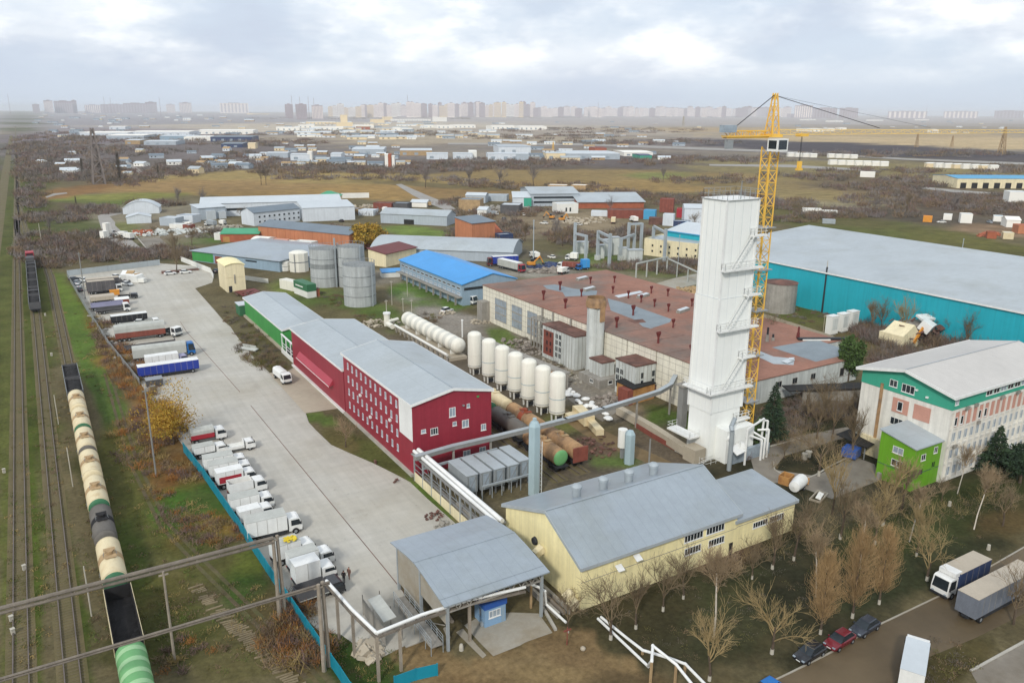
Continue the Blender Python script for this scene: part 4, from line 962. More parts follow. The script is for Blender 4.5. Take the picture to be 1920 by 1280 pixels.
# roof patches, drains, skylight kerbs
def patch(pts, m='fac_roof_patch', z=.222, h=10.3):
    q = [G(a,b,h+z) for a,b in pts]; MB().add([(a-112,b-113,h+z) for a,b in q],[tuple(range(len(q)))]).build('roof_patch', W(m), t)
patch([(1018,535),(1040,533),(1075,541),(1120,545),(1118,553),(1060,556),(1055,548),(1025,541)])
patch([(1139,559),(1185,572),(1259,598),(1256,604),(1220,616),(1205,612),(1192,600),(1145,582)]); patch([(1175,600),(1205,598),(1212,604),(1190,606)],'tar',.226); patch([(1152,554),(1200,545),(1206,548),(1160,558)],'roof_pale',.225)
patch([(1447,651),(1530,636),(1585,655),(1585,665),(1530,678)],'fac_roof_patch',.222,5.4); patch([(1420,656),(1450,668),(1490,672),(1488,684),(1450,682),(1420,668)],'roof_grey',.224,5.4)
for a,b,n in ((1137,654,0),):
    pass
q = MB()
for k in range(10): q.box(.2,13.5,k*9+.2,k*9+.32,10.51,10.525)
q.build('roof_seam', W('tar'), t)
# panel joints and windows on the long wall facing the tanks
q = MB()
for k in range(46): q.box(-.03,-.003,k*2,k*2+.05,0,10.2)
for z in (1.5,3,4.5,6,7.5,9): q.box(-.033,-.003,0,90,z,z+.05)
q.build('panel_joint', W('fac_grey'), t)
for y0, ww in ((79.5,6.5),(70.5,5.5),(62.5,5)):
    for j in range(3): window(t, 0, y0, 2.6+2.2*j, ww, 2.0, 'l', 'fac_grey', 'glass_pale', 5)
MB().box(-2.6,-.01,86,89,0,6.2).build('porch', W('fac_grey'), t)
for yy in (44,52,57): MB().box(-.4,-.05,yy,yy+.5,2,10.2).build('downpipe', W('fac_grey'), t)
q = MB()
for k in range(7):
    q.beam((-3.2,49+k*1.5,0),(-3.2,49+k*1.5,8),.3)
    q.beam((-3.2,49+k*1.5,8),(-.1,49+k*1.5,8),.25)
for z in (2,4,6,8): q.beam((-3.2,49,z),(-3.2,58,z),.25)
q.build('scaffold', W('fac_grey'), t)
windows(t, 61, 0, 'f', [], [], 1, 1)
for u in (22,27,33): window(t, u, -3, 3.4, 1.6, 1.4, 'f', 'fac_grey', 'glass', 1)
window(t, 43, -3, 2.8, 1.5, 2.0, 'f', 'fac_grey', 'dark', 0)
MB().box(19.5,48.5,-3.05,-3.003,1.6,1.7).build('wall_joint', W('fac_grey'), t)
# stair and lift blocks along that wall
def tower(label, x, y, w, d, h, glass=None, red=False, m='fac_block'):
    o = thing('stair_block', label, 'building', x, y)
    MB().box(0,w,0,d,0,h).build('wall', W(m), o); MB().box(-.15,w+.15,-.15,d+.15,h+.003,h+.3).build('roof', W('tar'), o)
    q = MB()
    for k in range(1, int(d/1.1)): q.box(-.05,-.003,k*1.1,k*1.1+.07,0,h)
    for k in range(1, int(w/1.1)): q.box(k*1.1,k*1.1+.07,-.05,-.003,0,h)
    q.build('panel_joint', W('fac_grey'), o)
    if glass:
        for yy in glass:
            for z in range(1, int(h/1.6)): window(o, 0, yy, z*1.6+.4, 1.2, 1.35, 'l', 'fac_block', 'glass', 1)
    if red: MB().box(-.08,-.052,red[0],red[1],1,h-1).build('red_cladding', W('rust_red'), o); [window(o, -.06, red[0]+1.2+1.6*k, z, .9, 1.2, 'l', 'rust_red', 'glass', 1) for k in range(2) for z in (2.4,4.2,6.4)]
    return o
def ypx(x, px, lo=100, hi=210):
    for _ in range(40):
        m_ = (lo+hi)/2
        if PX(x, m_)[0] > px: lo = m_
        else: hi = m_
    return lo
x = 106.8; y = ypx(x, 1076); tower('panelled stair block with red glazed front at the left of the chimney', x, y, 5.1, 14, 8.3, (6.2,7.6), (9,13.5))
x = 106.0; y = ypx(x, 1127); o = tower('small square concrete block in front of the chimney', x, y, 3.6, 4.6, 5.2); MB().box(-2,5,-2,6,0,2.0).build('plinth', W('fac_grey'), o); window(o, 1, -2, 1.2, 1.2, .9, 'f', 'white_paint', 'dark', 0); window(o, -2, 1, 1.2, 1.2, .9, 'l', 'white_paint', 'glass', 1)
x = 106.2; y = ypx(x, 1189); o = tower('panelled stair block with tall slit windows right of the chimney', x, y, 5.6, 6.8, 7.6, (4.6,6.0)); [window(o, u, 0, z, 1.0, 1.5, 'f', 'fac_block', 'glass', 0) for u in (1.9,5.0) for z in (1.8,3.6,5.4)]
o = thing('stack_cluster', 'broken fluted concrete chimney cluster with a rust-stained top', 'chimney', 109.2, 144.6)
for k,(a,b) in enumerate(((0,0),(1.4,-.6),(.6,1.3),(2.1,.8))): MB().lathe([(1.2,0),(1.2,17.8-.3*k)],14,0,(a,b,0)).build('flue', W('fac_block'), o, True)
MB().lathe([(2.35,16.2),(2.45,16.3),(2.4,17.6),(2.1,18.5)],16,0,(1,.4,0)).build('crown', W('tank_rust'), o)
MB().box(.6,1.9,-2.0,-1.7,13,16.3).build('rust_stain', W('tank_rust'), o)
for k, (px_, py_, sm) in enumerate(((1019,562,0),(1050,544,0),(1060,578,0),(1156,614,0),(1187,591,0),(1234,643,0),(1262,614,1),(1107,532,1),(1149,550,1),(1090,556,1),(1178,559,1),(1202,567,1),(1227,575,1),(1253,584,1),(1297,574,1),(1221,550,1),(1152,530,1),(1252,555,1),(1296,668,0))):
    x, y = G(px_, py_, 10.5); s = .74 if not sm else .6
    o = thing('roof_ventilator', ('large' if not sm else 'small')+' dark red funnel-topped ventilator on the pink factory roof'+', by the tower' if k in (18,) else ('large' if not sm else 'small')+' dark red funnel-topped ventilator on the pink factory roof', 'ventilator', x, y, 10.5, group='red ventilators on the factory roof')
    o.scale = (s,s,s); MB().cyl((0,0,0),(0,0,2.0),.36,.3,10).build('pipe', W('roof_red'), o); MB().cyl((0,0,2.0),(0,0,3.3),.4,.85,10).box(-.75,.75,-.1,.1,3.3,3.6).build('hood', W('roof_red'), o)
for px_, py_, lab in ((1098,547,'pale broken skylight kerb on the middle of the pink roof'),(1200,560,'long bleached skylight kerb behind a red ventilator'),(1275,588,'bleached skylight kerb near the tower edge of the pink roof'),(1085,527,'short skylight kerb at the back of the pink roof')):
    x, y = G(px_, py_, 10.5); o = thing('skylight', lab, 'skylight', x, y, 10.5, .3); MB().box(0,5,0,1.2,0,.6).build('kerb', W('fac_grey'), o); MB().rbox((2.5,.6,.75),(4.6,1.0,.1),0,.15).build('cover', W('roof_pale'), o)
x, y = G(1440,665,5.6); o = thing('roof_debris', 'crumpled white sheet lying on the low right factory roof', 'debris', *G(1478,678,5.6), 5.6); MB().rbox((0,0,.25),(3.5,1.4,.08),.2,.12).build('sheet', W('roof_pale'), o); MB().rbox((1.4,.4,.4),(2,1.2,.08),.6,-.2).build('sheet', W('roof_pale'), o)
for px_, py_, h, lab in ((1438,640,3.6,'thin black pipe on a pale base on the right factory roof'),(1449,638,1.6,'short dark vent pipe beside the thin black roof pipe'),(1496,634,3.0,'dark red pipe vent at the back edge of the right factory roof')):
    x, y = G(px_, py_, 5.6); o = thing('roof_pipe', lab, 'vent pipe', x, y, 5.6); MB().cyl((0,0,0),(0,0,h*.5),.45,.35,8).build('base', W('roof_red' if 'red' in lab else 'fac_grey'), o); MB().cyl((0,0,h*.5),(0,0,h),.25,.25,8).build('pipe', W('roof_red' if 'red' in lab else 'black_metal'), o)
o = thing('roof_sheet', 'rolled white membrane on the dark edge of the right factory roof', 'membrane', *G(1530,638,5.6), 5.6); MB().rbox((0,0,.2),(7,.9,.3),-.5).build('roll', W('white_wall'), o); MB().rbox((2,-.6,.35),(13,1.2,.4),-.5).build('edge', W('black_metal'), o)
# timber sheds, rubble, conveyor, retaining walls
x, y = G(1200,755); o = thing('timber_shed', 'patched timber shed with black roofing felt under the stair block', 'shed', x-2, y, 0, .1); MB().box(0,6.5,0,5,0,3.6).build('wall', W('wood'), o); MB().rbox((3.2,2.5,3.75),(7,5.4,.2),0,.08).build('roof', W('dark'), o); MB().box(-1.6,-.02,0,3,0,3.4).build('rusty_panel', W('rust_red'), o); MB().box(6.5,11.5,.6,5.5,0,2.6).build('side_store', W('tar'), o)
x, y = G(1062,728); o = thing('conveyor_bridge', 'collapsed concrete conveyor gallery along the derelict factory', 'gallery', x, y); MB().beam((0,0,3.4),(-3,38,3.4),2.2,.5).build('deck', W('fac_grey'), o)
q = MB()
for k in range(9): q.beam((-3*k/9,38*k/9,0),(-3*k/9,38*k/9,3.2),.5)
q.build('pier', W('fac_grey'), o); MB().box(-2.6,-1.2,-1,4,0,3.1).build('timber_infill', W('wood'), o)
rr = random.Random(11)
def bag(): 
    b = MB(); b.lathe([(.01,0),(.62,.05),(.7,.3),(.5,.6),(.01,.7)],7); return b.build('bulk_bag', W('white_paint'), None, True)
first = None
for k in range(26):
    u = k/25; px_ = 1064+75*u+rr.uniform(-7,7); py_ = 735+48*u+rr.uniform(-7,7); x, y = G(px_, py_)
    if first is None: first = bag(); first.location = (x,y,0); tag(first, 'white bulk bag in the heap below the derelict factory', 'bulk bag', 'white bulk bags in a heap'); o = first
    else: o = clone(first, x, y, rr.uniform(0,.3), rr.uniform(0,6))
    o.scale = (rr.uniform(.7,1.4), rr.uniform(.7,1.4), rr.uniform(.6,1.0))
def rubble(label, px_, py_, rx, ry, n, m='rubble', smax=1.1, seed=1, name='rubble_heap'):
    r_ = random.Random(seed); b = MB(); x, y = G(px_, py_)
    for k in range(n):
        a = r_.uniform(0,6.28); d = r_.random()**.6; s = r_.uniform(.25,smax)
        b.rbox((rx*d*math.cos(a), ry*d*math.sin(a), .1+.9*(1-d)*r_.random()), (s, s*r_.uniform(.4,1.2), s*r_.uniform(.2,.6)), r_.uniform(0,3), r_.uniform(-.5,.5), r_.uniform(-.5,.5))
    o = b.build(name, W(m)); o.location = (x,y,0); o['kind'] = 'stuff'; return tag(o, label, 'rubble')
rubble('grey rubble beside the white bags under the concrete block', 1150,752,6,4,130,seed=2); rubble('pale spoil heap in front of the panelled stair block', 1020,690,5,14,160,'paving',.8,3)
rubble('grey rubble heap behind the upright tanks', 980,650,4,9,120,seed=4); rubble('stone heap at the porch corner of the derelict factory', 900,604,3,3,70,'apron',.9,5); rubble('earth and stone heap near the far end of the horizontal tank', 715,606,6,5,110,'apron',.9,6)
rubble('scattered broken paving on the brown plot behind the rail spur', 1110,838,6,5,70,'tar',.7,8); rubble('dark rubble strip by the wrecked house', 1700,668,5,4,60,'rubble',.9,9)
o = rubble('light stones under the loaded trailer by the lawn', 838,588,3,2,40,'apron',.9,12)
P_ = [(*G(1160,778),0),(*G(1225,815),0),(*G(1290,858),0)]; o = MB()
for a, b in zip(P_, P_[1:]): o.beam((a[0],a[1],1.1),(b[0],b[1],1.1),1.4,1.6)
tag(o.build('retaining_wall', W('apron')), 'pale concrete retaining wall running down to the white tower', 'wall')
o = MB().beam((*G(1062,790),.9),(*G(1096,783),.9),2,1.2).beam((*G(1096,786),.8),(*G(1125,818),.8),1.6,1.2).beam((*G(1082,778),1.2),(*G(1105,800),1.2),2.2,2.0); tag(o.build('concrete_blocks', W('tank_cream')), 'yellowish L-shaped concrete wall on the brown plot', 'wall')
o = MB().beam((*G(1190,800),.5),(*G(1225,822),.5),.12,1.0).beam((*G(1225,822),.5),(*G(1275,850),.5),.12,1.0); tag(o.build('orange_fence', W('rust_red')), 'rust coloured mesh fence on the lawn below the white tower', 'fence')
o = MB().beam((*G(1200,690),.4),(*G(1320,740),.4),.3,.8); 
# ================================================================ white tower
t = thing('cold_box_tower', 'very tall white square panelled tower with walkways and a railed top', 'tower', 97.6, 94.2)
tw, td, th = 7.6, 5.6, 46.2
MB().box(0,tw,0,td,9,29.6).box(.1,tw-.1,.1,td-.1,29.6,th).build('casing', W('tower_white'), t); MB().box(.15,tw-.15,.15,td-.15,0,9).box(1.8,8.6,-2.6,.14,0,6.2).build('base', W('tower_white'), t)
q = MB()
for z0, z1, i in ((9,29.6,0),(29.61,th,.1)):
    for xx in (i, tw-i):
        for yy in (i, td-i): q.box(xx-.16,xx+.16,yy-.16,yy+.16,z0,z1+.05)
q.build('corner_trim', W('white_paint'), t)
q = MB()
for z in (14,29.62): q.box(-.012,tw+.012,-.012,td+.012,z,z+.035)
for k in range(1,4): q.box(-.012,.02,k*td/4,k*td/4+.02,9.1,th-.1); q.box(k*tw/4,k*tw/4+.02,-.012,.02,9.1,th-.1)
q.build('panel_joint', W('roof_pale'), t)
def rail(b, x0, x1, y0, y1, z, sides='flrb', h=1.1):
    for s in sides:
        a, c = {'f':((x0,y0),(x1,y0)),'b':((x0,y1),(x1,y1)),'l':((x0,y0),(x0,y1)),'r':((x1,y0),(x1,y1))}[s]
        n = max(2, int(math.hypot(c[0]-a[0], c[1]-a[1])/1.1))
        for k in range(n+1): xx, yy = a[0]+(c[0]-a[0])*k/n, a[1]+(c[1]-a[1])*k/n; b.beam((xx,yy,z),(xx,yy,z+h),.045)
        for zz in (z+h, z+h*.5): b.beam((*a,zz),(*c,zz),.045)
def deck(x0,x1,y0,y1,z,name='walkway',sides='flrb'):
    o = MB().box(x0,x1,y0,y1,z-.3,z).build(name, W('white_paint'), t); b = MB(); rail(b,x0+.05,x1-.05,y0+.05,y1-.05,z,sides); b.build('railing', W('white_paint'), o)
zr = lambda py: HZ(104, 94, py)
b = MB(); rail(b,0,tw,0,td,th+.06,h=1.5); b.beam((3.2,.2,th),(3.2,.2,th+3),.1); b.build('top_railing', W('steel'), t)
MB().box(-.25,tw+.25,-.25,td+.25,th,th+.05).build('top_slab', W('white_paint'), t)
for py, x0, x1 in ((432,5.9,9.2),(492,-.3,8.9),(543,5.6,9.1),(603,-.3,9.1),(660,5.6,9.1),(716,-1.4,9.1),(776,5.6,9.1)):
    z = zr(py+8); deck(x0,x1,-1.0,-.05,z)
    if x0 == -1.4: deck(-1.4,-.06,-.04,td+.4,z,sides='lb')
deck(-1.8,9.2,-1.6,-.2,zr(852)); deck(-2.0,-.06,-.19,td+.6,zr(850),sides='lb'); deck(-2.6,-.2,2,td+2.4,4.2,sides='lfb')
for a, b_ in ((492,432),(603,543),(716,660),(845,776)):
    z0, z1 = zr(a+8), zr(b_+8); q = MB()
    for dy in (-1.0,-.3): q.beam((1.8,dy,z0),(6.1,dy,z1),.06,.14)
    for k in range(12): q.beam((1.8+4.3*k/12,-.85,z0+(z1-z0)*k/12),(1.95+4.3*k/12,-.85,z0+(z1-z0)*k/12),.6,.03)
    q.build('stair', W('white_paint'), t)
q = MB().tube([(.6,-4.8,.0),(.6,-4.8,7.3),(.9,-4.2,7.9),(3.4,-2.5,8.2)],.4,10); q.build('pipe', W('galv'), t, True)
q = MB()
for pts in ([(4.6,-4.6,0),(4.6,-4.6,6.6),(4.6,-4.6,6.8),(10.2,-3.2,7.2),(10.2,-3,2)],[(10.4,-2,6.5),(12,-2.6,6.2),(12,-2.6,0)],[(6.6,-3.6,4.8),(8.6,-4.6,3.9),(8.6,-4.6,0)],[(8,-3,5),(9.6,-4.4,3.8),(9.6,-4.4,0)],[(9,-3,5.2),(10.6,-4.2,5.4),(10.6,-4.2,0)]): q.tube(pts,.2,8)
q.build('pipe', W('white_paint'), t, True)
MB().box(2.3,12.2,-3.4,-2.7,0,2.2).build('louvre_band', W('glass_pale'), t); MB().cyl((4,-3.4,3.4),(4.9,-3.9,3.0),.9,.9,14).cyl((2.2,-2,4.6),(2.6,-3.0,5.0),.5,.5,12).build('drum', W('white_paint'), t, True)
MB().rbox((3.2,-4.2,3.2),(3.2,.15,1.9),.2,-1.0).build('awning', W('white_paint'), t); MB().box(-3,-.4,0,3,0,2.6).build('plinth', W('apron'), t)

# ================================================================ tower crane
cx_, cy2 = 110.6, 97.8
t = thing('tower_crane', 'yellow lattice tower crane standing against the white tower', 'crane', cx_, cy2)
def lattice(b, p, q, s0, s1, bay, r=.09):
    p = np.array(p,float); q = np.array(q,float); d = q-p; L_ = np.linalg.norm(d); d /= L_
    up = np.array([0,0,1.]) if abs(d[2]) < .9 else np.array([0,1.,0]); a = np.cross(d,up); a /= np.linalg.norm(a); c = np.cross(a,d); n = max(1,int(L_/bay))
    def pt(k,i,j): s = s0+(s1-s0)*k/n; return p+d*L_*k/n+a*i*s/2+c*j*s/2
    cn = ((-1,-1),(1,-1),(1,1),(-1,1))
    for i,j in cn: b.beam(pt(0,i,j),pt(n,i,j),r*2)
    for k in range(n):
        for e in range(4):
            (i,j),(i2,j2) = cn[e],cn[(e+1)%4]
            b.beam(pt(k,i,j),pt(k+1,i2,j2),r*1.1) if k%2 else b.beam(pt(k,i2,j2),pt(k+1,i,j),r*1.1); b.beam(pt(k,i,j),pt(k,i2,j2),r)
zc = 55.2
q = MB(); lattice(q,(0,0,0),(0,0,zc-.8),2.0,2.0,2.0,.085); q.build('mast', W('crane_yellow'), t)
q = MB()
for z in (8,17,25.5,33,40.5):
    q.box(-1.6,1.6,-1.6,1.6,z,z+.16)
q.build('mast_platform', W('steel'), t)
q = MB()
for z in (17,33): q.beam((-1,0,z),(-3.4,-1.4,z),.2).beam((-1,.8,z),(-3.4,.6,z),.2)
q.build('wall_tie', W('crane_yellow'), t)
q = MB().box(-1.3,1.3,-1.3,1.3,zc+.8,zc+1.3); lattice(q,(0,0,zc+1.3),(0,0,63.2),1.7,.5,1.4,.08); q.build('tower_head', W('crane_yellow'), t)
jd = np.array(G(1880,243,57.0))-np.array((cx_,cy2)); jd /= np.linalg.norm(jd); jx, jy = jd
q = MB(); lattice(q,(jx*1.2,jy*1.2,zc+1.6),(jx*74,jy*74,zc+1.4),.85,.6,2.6,.035); q.build('jib', W('crane_pale'), t)
q = MB(); lattice(q,(-jx*1.2,-jy*1.2,zc+1.3),(-jx*10.2,-jy*10.2,zc+1.3),1.1,1.1,1.4,.08); q.beam((-jx*1,-jy*1,zc+1.0),(-jx*10.3,-jy*10.3,zc+1.0),1.6,.2); rail(q,0,0,0,0,0,''); q.build('counter_jib', W('crane_yellow'), t)
a = math.atan2(jy,jx)
MB().rbox((-jx*9.6,-jy*9.6,zc+2.2),(2.6,1.3,1.2),a).build('winch_house', W('glass_pale'), t); MB().rbox((-jx*9.2,-jy*9.2,zc-.3),(1.2,.8,1.5),a).build('counterweight', W('steel'), t)
q = MB().beam((0,0,63),(-jx*9.5,-jy*9.5,zc+1.6),.1).beam((0,0,62.8),(jx*26,jy*26,zc+2.2),.09).beam((0,0,62.8),(jx*40,jy*40,zc+2.2),.035); q.build('tie_rope', W('black_metal'), t)
q = MB().box(-1.3,1.3,-2.6,-.4,zc-1.5,zc+.6); o = q.build('cab', W('white_paint'), t)
MB().box(-1.33,-1.302,-2.4,-.7,zc-1.1,zc+.3).box(-1.0,1.0,-2.632,-2.602,zc-1.2,zc+.35).build('cab_window', W('glass'), o)
q = MB(); hx, hy = jx*7, jy*7
q.beam((hx-.1,hy,zc+1.2),(hx-.1,hy,zc-3.4),.05).beam((hx+.35,hy+.2,zc+1.2),(hx+.35,hy+.2,zc-3.4),.05); q.build('hoist_rope', W('black_metal'), t)
MB().rbox((hx,hy,zc+1.1),(1.8,1.3,.5),a).build('trolley', W('crane_yellow'), t); MB().rbox((hx+.1,hy,zc-4.0),(.7,.5,1.2),a).rbox((hx+.1,hy,zc-4.8),(1.1,.7,.35),a).build('hook_block', W('crane_yellow'), t)

# ================================================================ office block with green top storey
od = 16.8
for k in range(60):
    if PX(125.5, 67.7+od, 0)[0] > 1600: od += .1
r = shed('office_block', 'white office block with salmon panels and a green clad top storey', 'building', 125.5, 67.7, 0, 34, od, 13, 'office_white', 'roof_warm', kind='flat', parapet=0)
MB().box(-.06,34.06,-.06,od+.06,13.07,15.7).extrude_x([(-.05,15.7),(od+.05,15.7),(od*.5,17.6)],-.055,34.05).build('top_storey', W('office_green'), r)
pf = roof_profile('gable', od, 15.75, 1.95, .5, .8); MB().extrude_x(pf+[(v,z+.2) for v,z in pf[::-1]],-1.0,35).build('gable_roof', W('roof_warm'), r)
q = MB()
for v, z in (pf[0],pf[2]): q.box(-1.0,35,v-.06,v+.06,z-.25,z+.26)
for (v0,z0),(v1,z1) in zip(pf,pf[1:]): q.beam((-1.03,v0,z0),(-1.03,v1,z1),.1,.5)
q.build('eaves_trim', W('white_paint'), r); seam(r, [(-1,od*.5,17.96),(35,od*.5,17.96)], .14)
q = MB()
for k in range(20): q.box(.5+k*1.75,.72+k*1.75,-.3,-.003,.6,13)
for z in (3.3,6.4,9.5,12.6): q.box(0,34,-.16,-.003,z,z+.35)
q.build('facade_rib', W('office_white'), r)
for k in range(18):
    u = .62+1.75*k+.87
    for z, fm, pn in ((1.9,'office_white','glass_pale'),(5.0,'office_white','glass_pale'),(8.1,'office_white','glass_pale')): window(r,u,0,z,1.35,1.7,'f',fm,pn,1)
    MB().box(u-.68,u+.68,-.1,-.004,9.9,12.5).build('salmon_panel', W('salmon'), r)
    if k in (0,1,4,5): window(r,u-.1,-.1,10.9,.8,1.5,'f','white_paint','glass',0)
for k in range(11): window(r, .9 if k == 0 else 8.2+k*2.2, -.06, 14.4, 1.9 if k else 1.0, 1.0, 'f', 'white_paint', 'glass' if k % 3 else 'glass_pale', 1)
for v, z, ww, hh, mu in ((od-6.2,14.6,1.5,1.3,1),(od-9.0,14.4,2.4,1.5,2),(od-7.7,7.9,2.4,1.4,2),(od-10.6,8.0,.9,1.2,0)): window(r,-.06 if z>13 else 0,v,z,ww,hh,'l','white_paint','glass',mu)
for v in (od-8.0,od-12.0): MB().box(-.1,-.004,v-1.5,v+1.5,9.6,12.2).build('salmon_panel', W('salmon'), r)
window(r,-.1,od-8.0,10.9,1.0,1.7,'l','white_paint','glass',0)
MB().box(-.25,-.004,od-4.4,od-3.9,1,14).build('rusty_downpipe', W('tank_rust'), r); MB().box(-.5,-.02,od-5.5,od-1.5,0,3.6).build('ground_cladding', W('cream_wall'), r)
for u, z in ((3.4,12.7),(5.9,12.75),(7.5,9.3),(1.5,6.2),(14,12.7),(19,12.7)): MB().box(u,u+.8,-.62,-.31,z,z+.55).build('air_conditioner', W('fac_grey'), r)
for v, z in ((6.2,14.6),(4.2,13.9)): MB().box(-.42,-.07,v,v+.4,z,z+.28).build('floodlight', W('white_paint'), r)
# lime annex
r = thing('lime_annex', 'three storey lime green annex with white windows on the corner of the office block', 'building', 118.1, 68.4)
MB().box(0,7.35,0,6.4,0,7.5).extrude_x([(0,7.5),(6.4,7.5),(6.4,8.7)],0,7.35).build('wall', W('lime'), r)
MB().extrude_x([(-.3,7.45),(6.6,8.75),(6.6,8.95),(-.3,7.65)],-.3,7.7).build('roof', W('roof_grey'), r); MB().beam((-.04,-.05,2.9),(7.3,-.05,2.9),.06).beam((-.05,0,2.9),(-.05,6.4,2.9),.06).build('joint', W('navy'), r)
for v, z, ww in ((3.0,6.2,1.9),(2.9,3.9,2.0)): window(r,0,v,z,ww,1.2,'l','white_paint','glass_pale' if z>5 else 'glass',1)
for u, z, ww in ((2.4,5.6,1.2),(2.2,3.0,1.2),(5.7,6.2,1.0),(5.6,3.6,1.0)): window(r,u,0,z,ww,1.15,'f','white_paint' if z>5 else 'lime','glass',1)
MB().box(-.6,-.05,5.2,5.8,0,1.2).build('meter_box', W('fac_grey'), r)
x, y = G(1622,862); t = thing('entrance_awning', 'dark felt awning with a blue tarpaulin by the lime annex door', 'awning', x, y); MB().rbox((1.5,3,2.8),(4.5,6,.15),.1,.1).build('roof', W('dark'), t); MB().rbox((-1.4,2,1.2),(2.6,2.6,1.6),.3).build('tarpaulin', W('booth_band'), t); MB().beam((0,.3,0),(0,.3,2.6),.15).beam((3.4,.3,0),(3.4,.3,2.6),.15).build('post', W('steel'), t)
t = thing('covered_walkway', 'dark roofed covered walkway linking the factory to the office block', 'walkway', *G(1495,760)); MB().rbox((9,-3,3.6),(24,3.6,.3),-.42).build('roof', W('dark'), t); MB().rbox((10.5,-5.2,1.6),(22,.3,3.0),-.42).build('wall', W('fac_grey'), t)
# cyan warehouse
r = shed('cyan_warehouse', 'enormous warehouse with cyan walls and a pale grey low gable roof', 'building', 208, -20, 0, 64, 232, 12.6, 'cyan_wall', 'roof_grey', axis='v', rise=4.0, rp=.92, over=.5, trim='white_paint')
r = fshed('cyan_shed', 'low hall with a cyan trimmed pale roof behind the cream plant office', 'building', (1249,472), (1335,486), 30, 0, 'cyan_wall', 'roof_pale', rise=2.5, h=9.5, over=.6, trim='roof_blue_far')
# teal fences
def fence(label, pts, h, m, name='fence', posts=2.5, cat='fence', px=True):
    p = [G(*a) for a in pts] if px else pts; o = thing(name, label, cat, p[0][0], p[0][1]); b = MB(); ps = []; o0 = p[0]
    for a, c in zip(p,p[1:]):
        a = (a[0]-o0[0],a[1]-o0[1]); c = (c[0]-o0[0],c[1]-o0[1]); b.beam((*a,h/2+.05),(*c,h/2+.05),.06,h)
        n = max(1,int(math.hypot(c[0]-a[0],c[1]-a[1])/posts))
        for k in range(n+1): e = (a[0]+(c[0]-a[0])*k/n, a[1]+(c[1]-a[1])*k/n); ps.append(e)
    b.build('panel', W(m), o)
    me = None
    for e in ps:
        if me is None: q = MB().box(-.065,.065,-.065,.065,0,h+.12).build('post', W(m), o); me = q.data
        else: q = link('post', me, o)
        q.location = (*e, 0)
    return o
fence('teal sheet fence running along the left edge of the truck yard', [(345,848),(385,900),(440,980),(510,1088),(560,1162),(640,1278),(680,1340)], 1.9, 'teal')
fence('short teal sheet fence segment by the gate lane', [(740,1290),(780,1275),(820,1266)], 1.5, 'teal')
fence('pale concrete panel wall along the far edge of the yard', [(127,518),(200,509),(300,497)], 2.2, 'roof_grey', 'wall', 3, 'wall')
fence('pale concrete wall stretching toward the grey-green depot', [(340,490),(395,512),(400,522)], 2.0, 'white_wall', 'wall', 3, 'wall')
fence('low white wall right of the cream tower house', [(460,525),(503,531)], 1.6, 'white_wall', 'wall', 3, 'wall')
fence('grey wire fence down the left side of the upper yard', [(127,520),(160,578),(205,650),(262,722)], 1.6, 'steel', 'fence', 3)
fence('low parapet wall along the back of the right factory roof', [(1432,598),(1500,620),(1560,640),(1590,662)], 1.6, 'apron', 'wall', 3, 'wall')
# overhead pipes on poles, left
def pole(label, px, py, h, r=.22, x=None, lamp=False, m='old_pole', two=False, name='pole'):
    if x is None: x, y = G(px, py)
    o = thing(name, label, 'pole', x, y); b = MB().cyl((0,0,0),(0,0,h),r,r*.75,8)
    if two: b.cyl((.75,.5,0),(.55,.3,h),r,r*.75,8)
    b.build('shaft', W(m), o); b = MB().box(-.5,.5,-.08,.08,h-.5,h-.35)
    if lamp: b.beam((0,0,h),(1.1,0,h+.3),.1).box(.9,1.6,-.15,.15,h+.2,h+.36)
    b.build('crossarm', W(m), o); return o
pole('twin concrete pole carrying the upper overhead pipe by the teal fence',525,1160,11.2,.27,two=True)
pole('rust-streaked twin concrete pole at the end of the lower overhead pipe',608,1257,11.0,.27,two=True)
pole('slim concrete pole under the overhead pipes beside the railway',328,1240,11.6,.16)
pole('tall grey lamp post between the railway and the gold-leaved tree',293,893,15.8,.15,lamp=True,m='pipe_grey')
pole('tall grey pole at the far left corner of the truck yard',160,560,15.4,.2,m='pipe_grey')
for a, b_, lab in (((110,795),(100,740),'thin white rail signal post left of the near coal wagons'),((137,912),(133,830),'short leaning white post beside the cream tank wagons'),((172,1155),(158,1050),'short leaning white post beside the second tank wagon group')):
    x, y = G(*a); h = min(7, HZ(x,y,b_[1])); tag(MB().cyl((x,y,0),(x,y,h),.09,.07,6).build('post', W('limewash')), lab, 'post')
tag(MB().cyl((*G(78,455),0),(*G(78,455),9),.15,.1,6).build('pole', W('limewash')), 'pale leaning pole beside the distant rail curve', 'pole')
t = thing('overhead_pipe', 'upper pair of old overhead pipes spanning the railway', 'pipe', *G(510,1012,11))
def opipe(t, a, b_, z, n, r=.22, gap=.7, sag=.0):
    A_ = np.array((*G(*a,z),z)); B_ = np.array((*G(*b_,z),z)); o0 = np.array((t.location.x,t.location.y,0)); A_ -= o0; B_ -= o0; d = B_-A_; far = A_+d*1.25
    b = MB().cyl(A_,far,r,r,8); e = np.array((0,0,-gap)); b.cyl(A_+e,far+e,r*.8,r*.8,8); b.build('pipe', W('dirty_pipe'), t); q = MB()
    for k in range(n): p = A_+(far-A_)*(k+.5)/n; q.beam(p+e*1.2,p-e*.3,.12); 
    q.build('hanger', W('old_pole'), t)
t.location.z = 0; opipe(t,(512,1008),(0,1140),11.2,14,.24,.55)
x, y = G(610,1095,11); t = thing('overhead_pipe', 'lower thin overhead pipe spanning the railway to the rust-streaked poles', 'pipe', x, y); opipe(t,(618,1090),(0,1272),10.8,12,.13,.25)
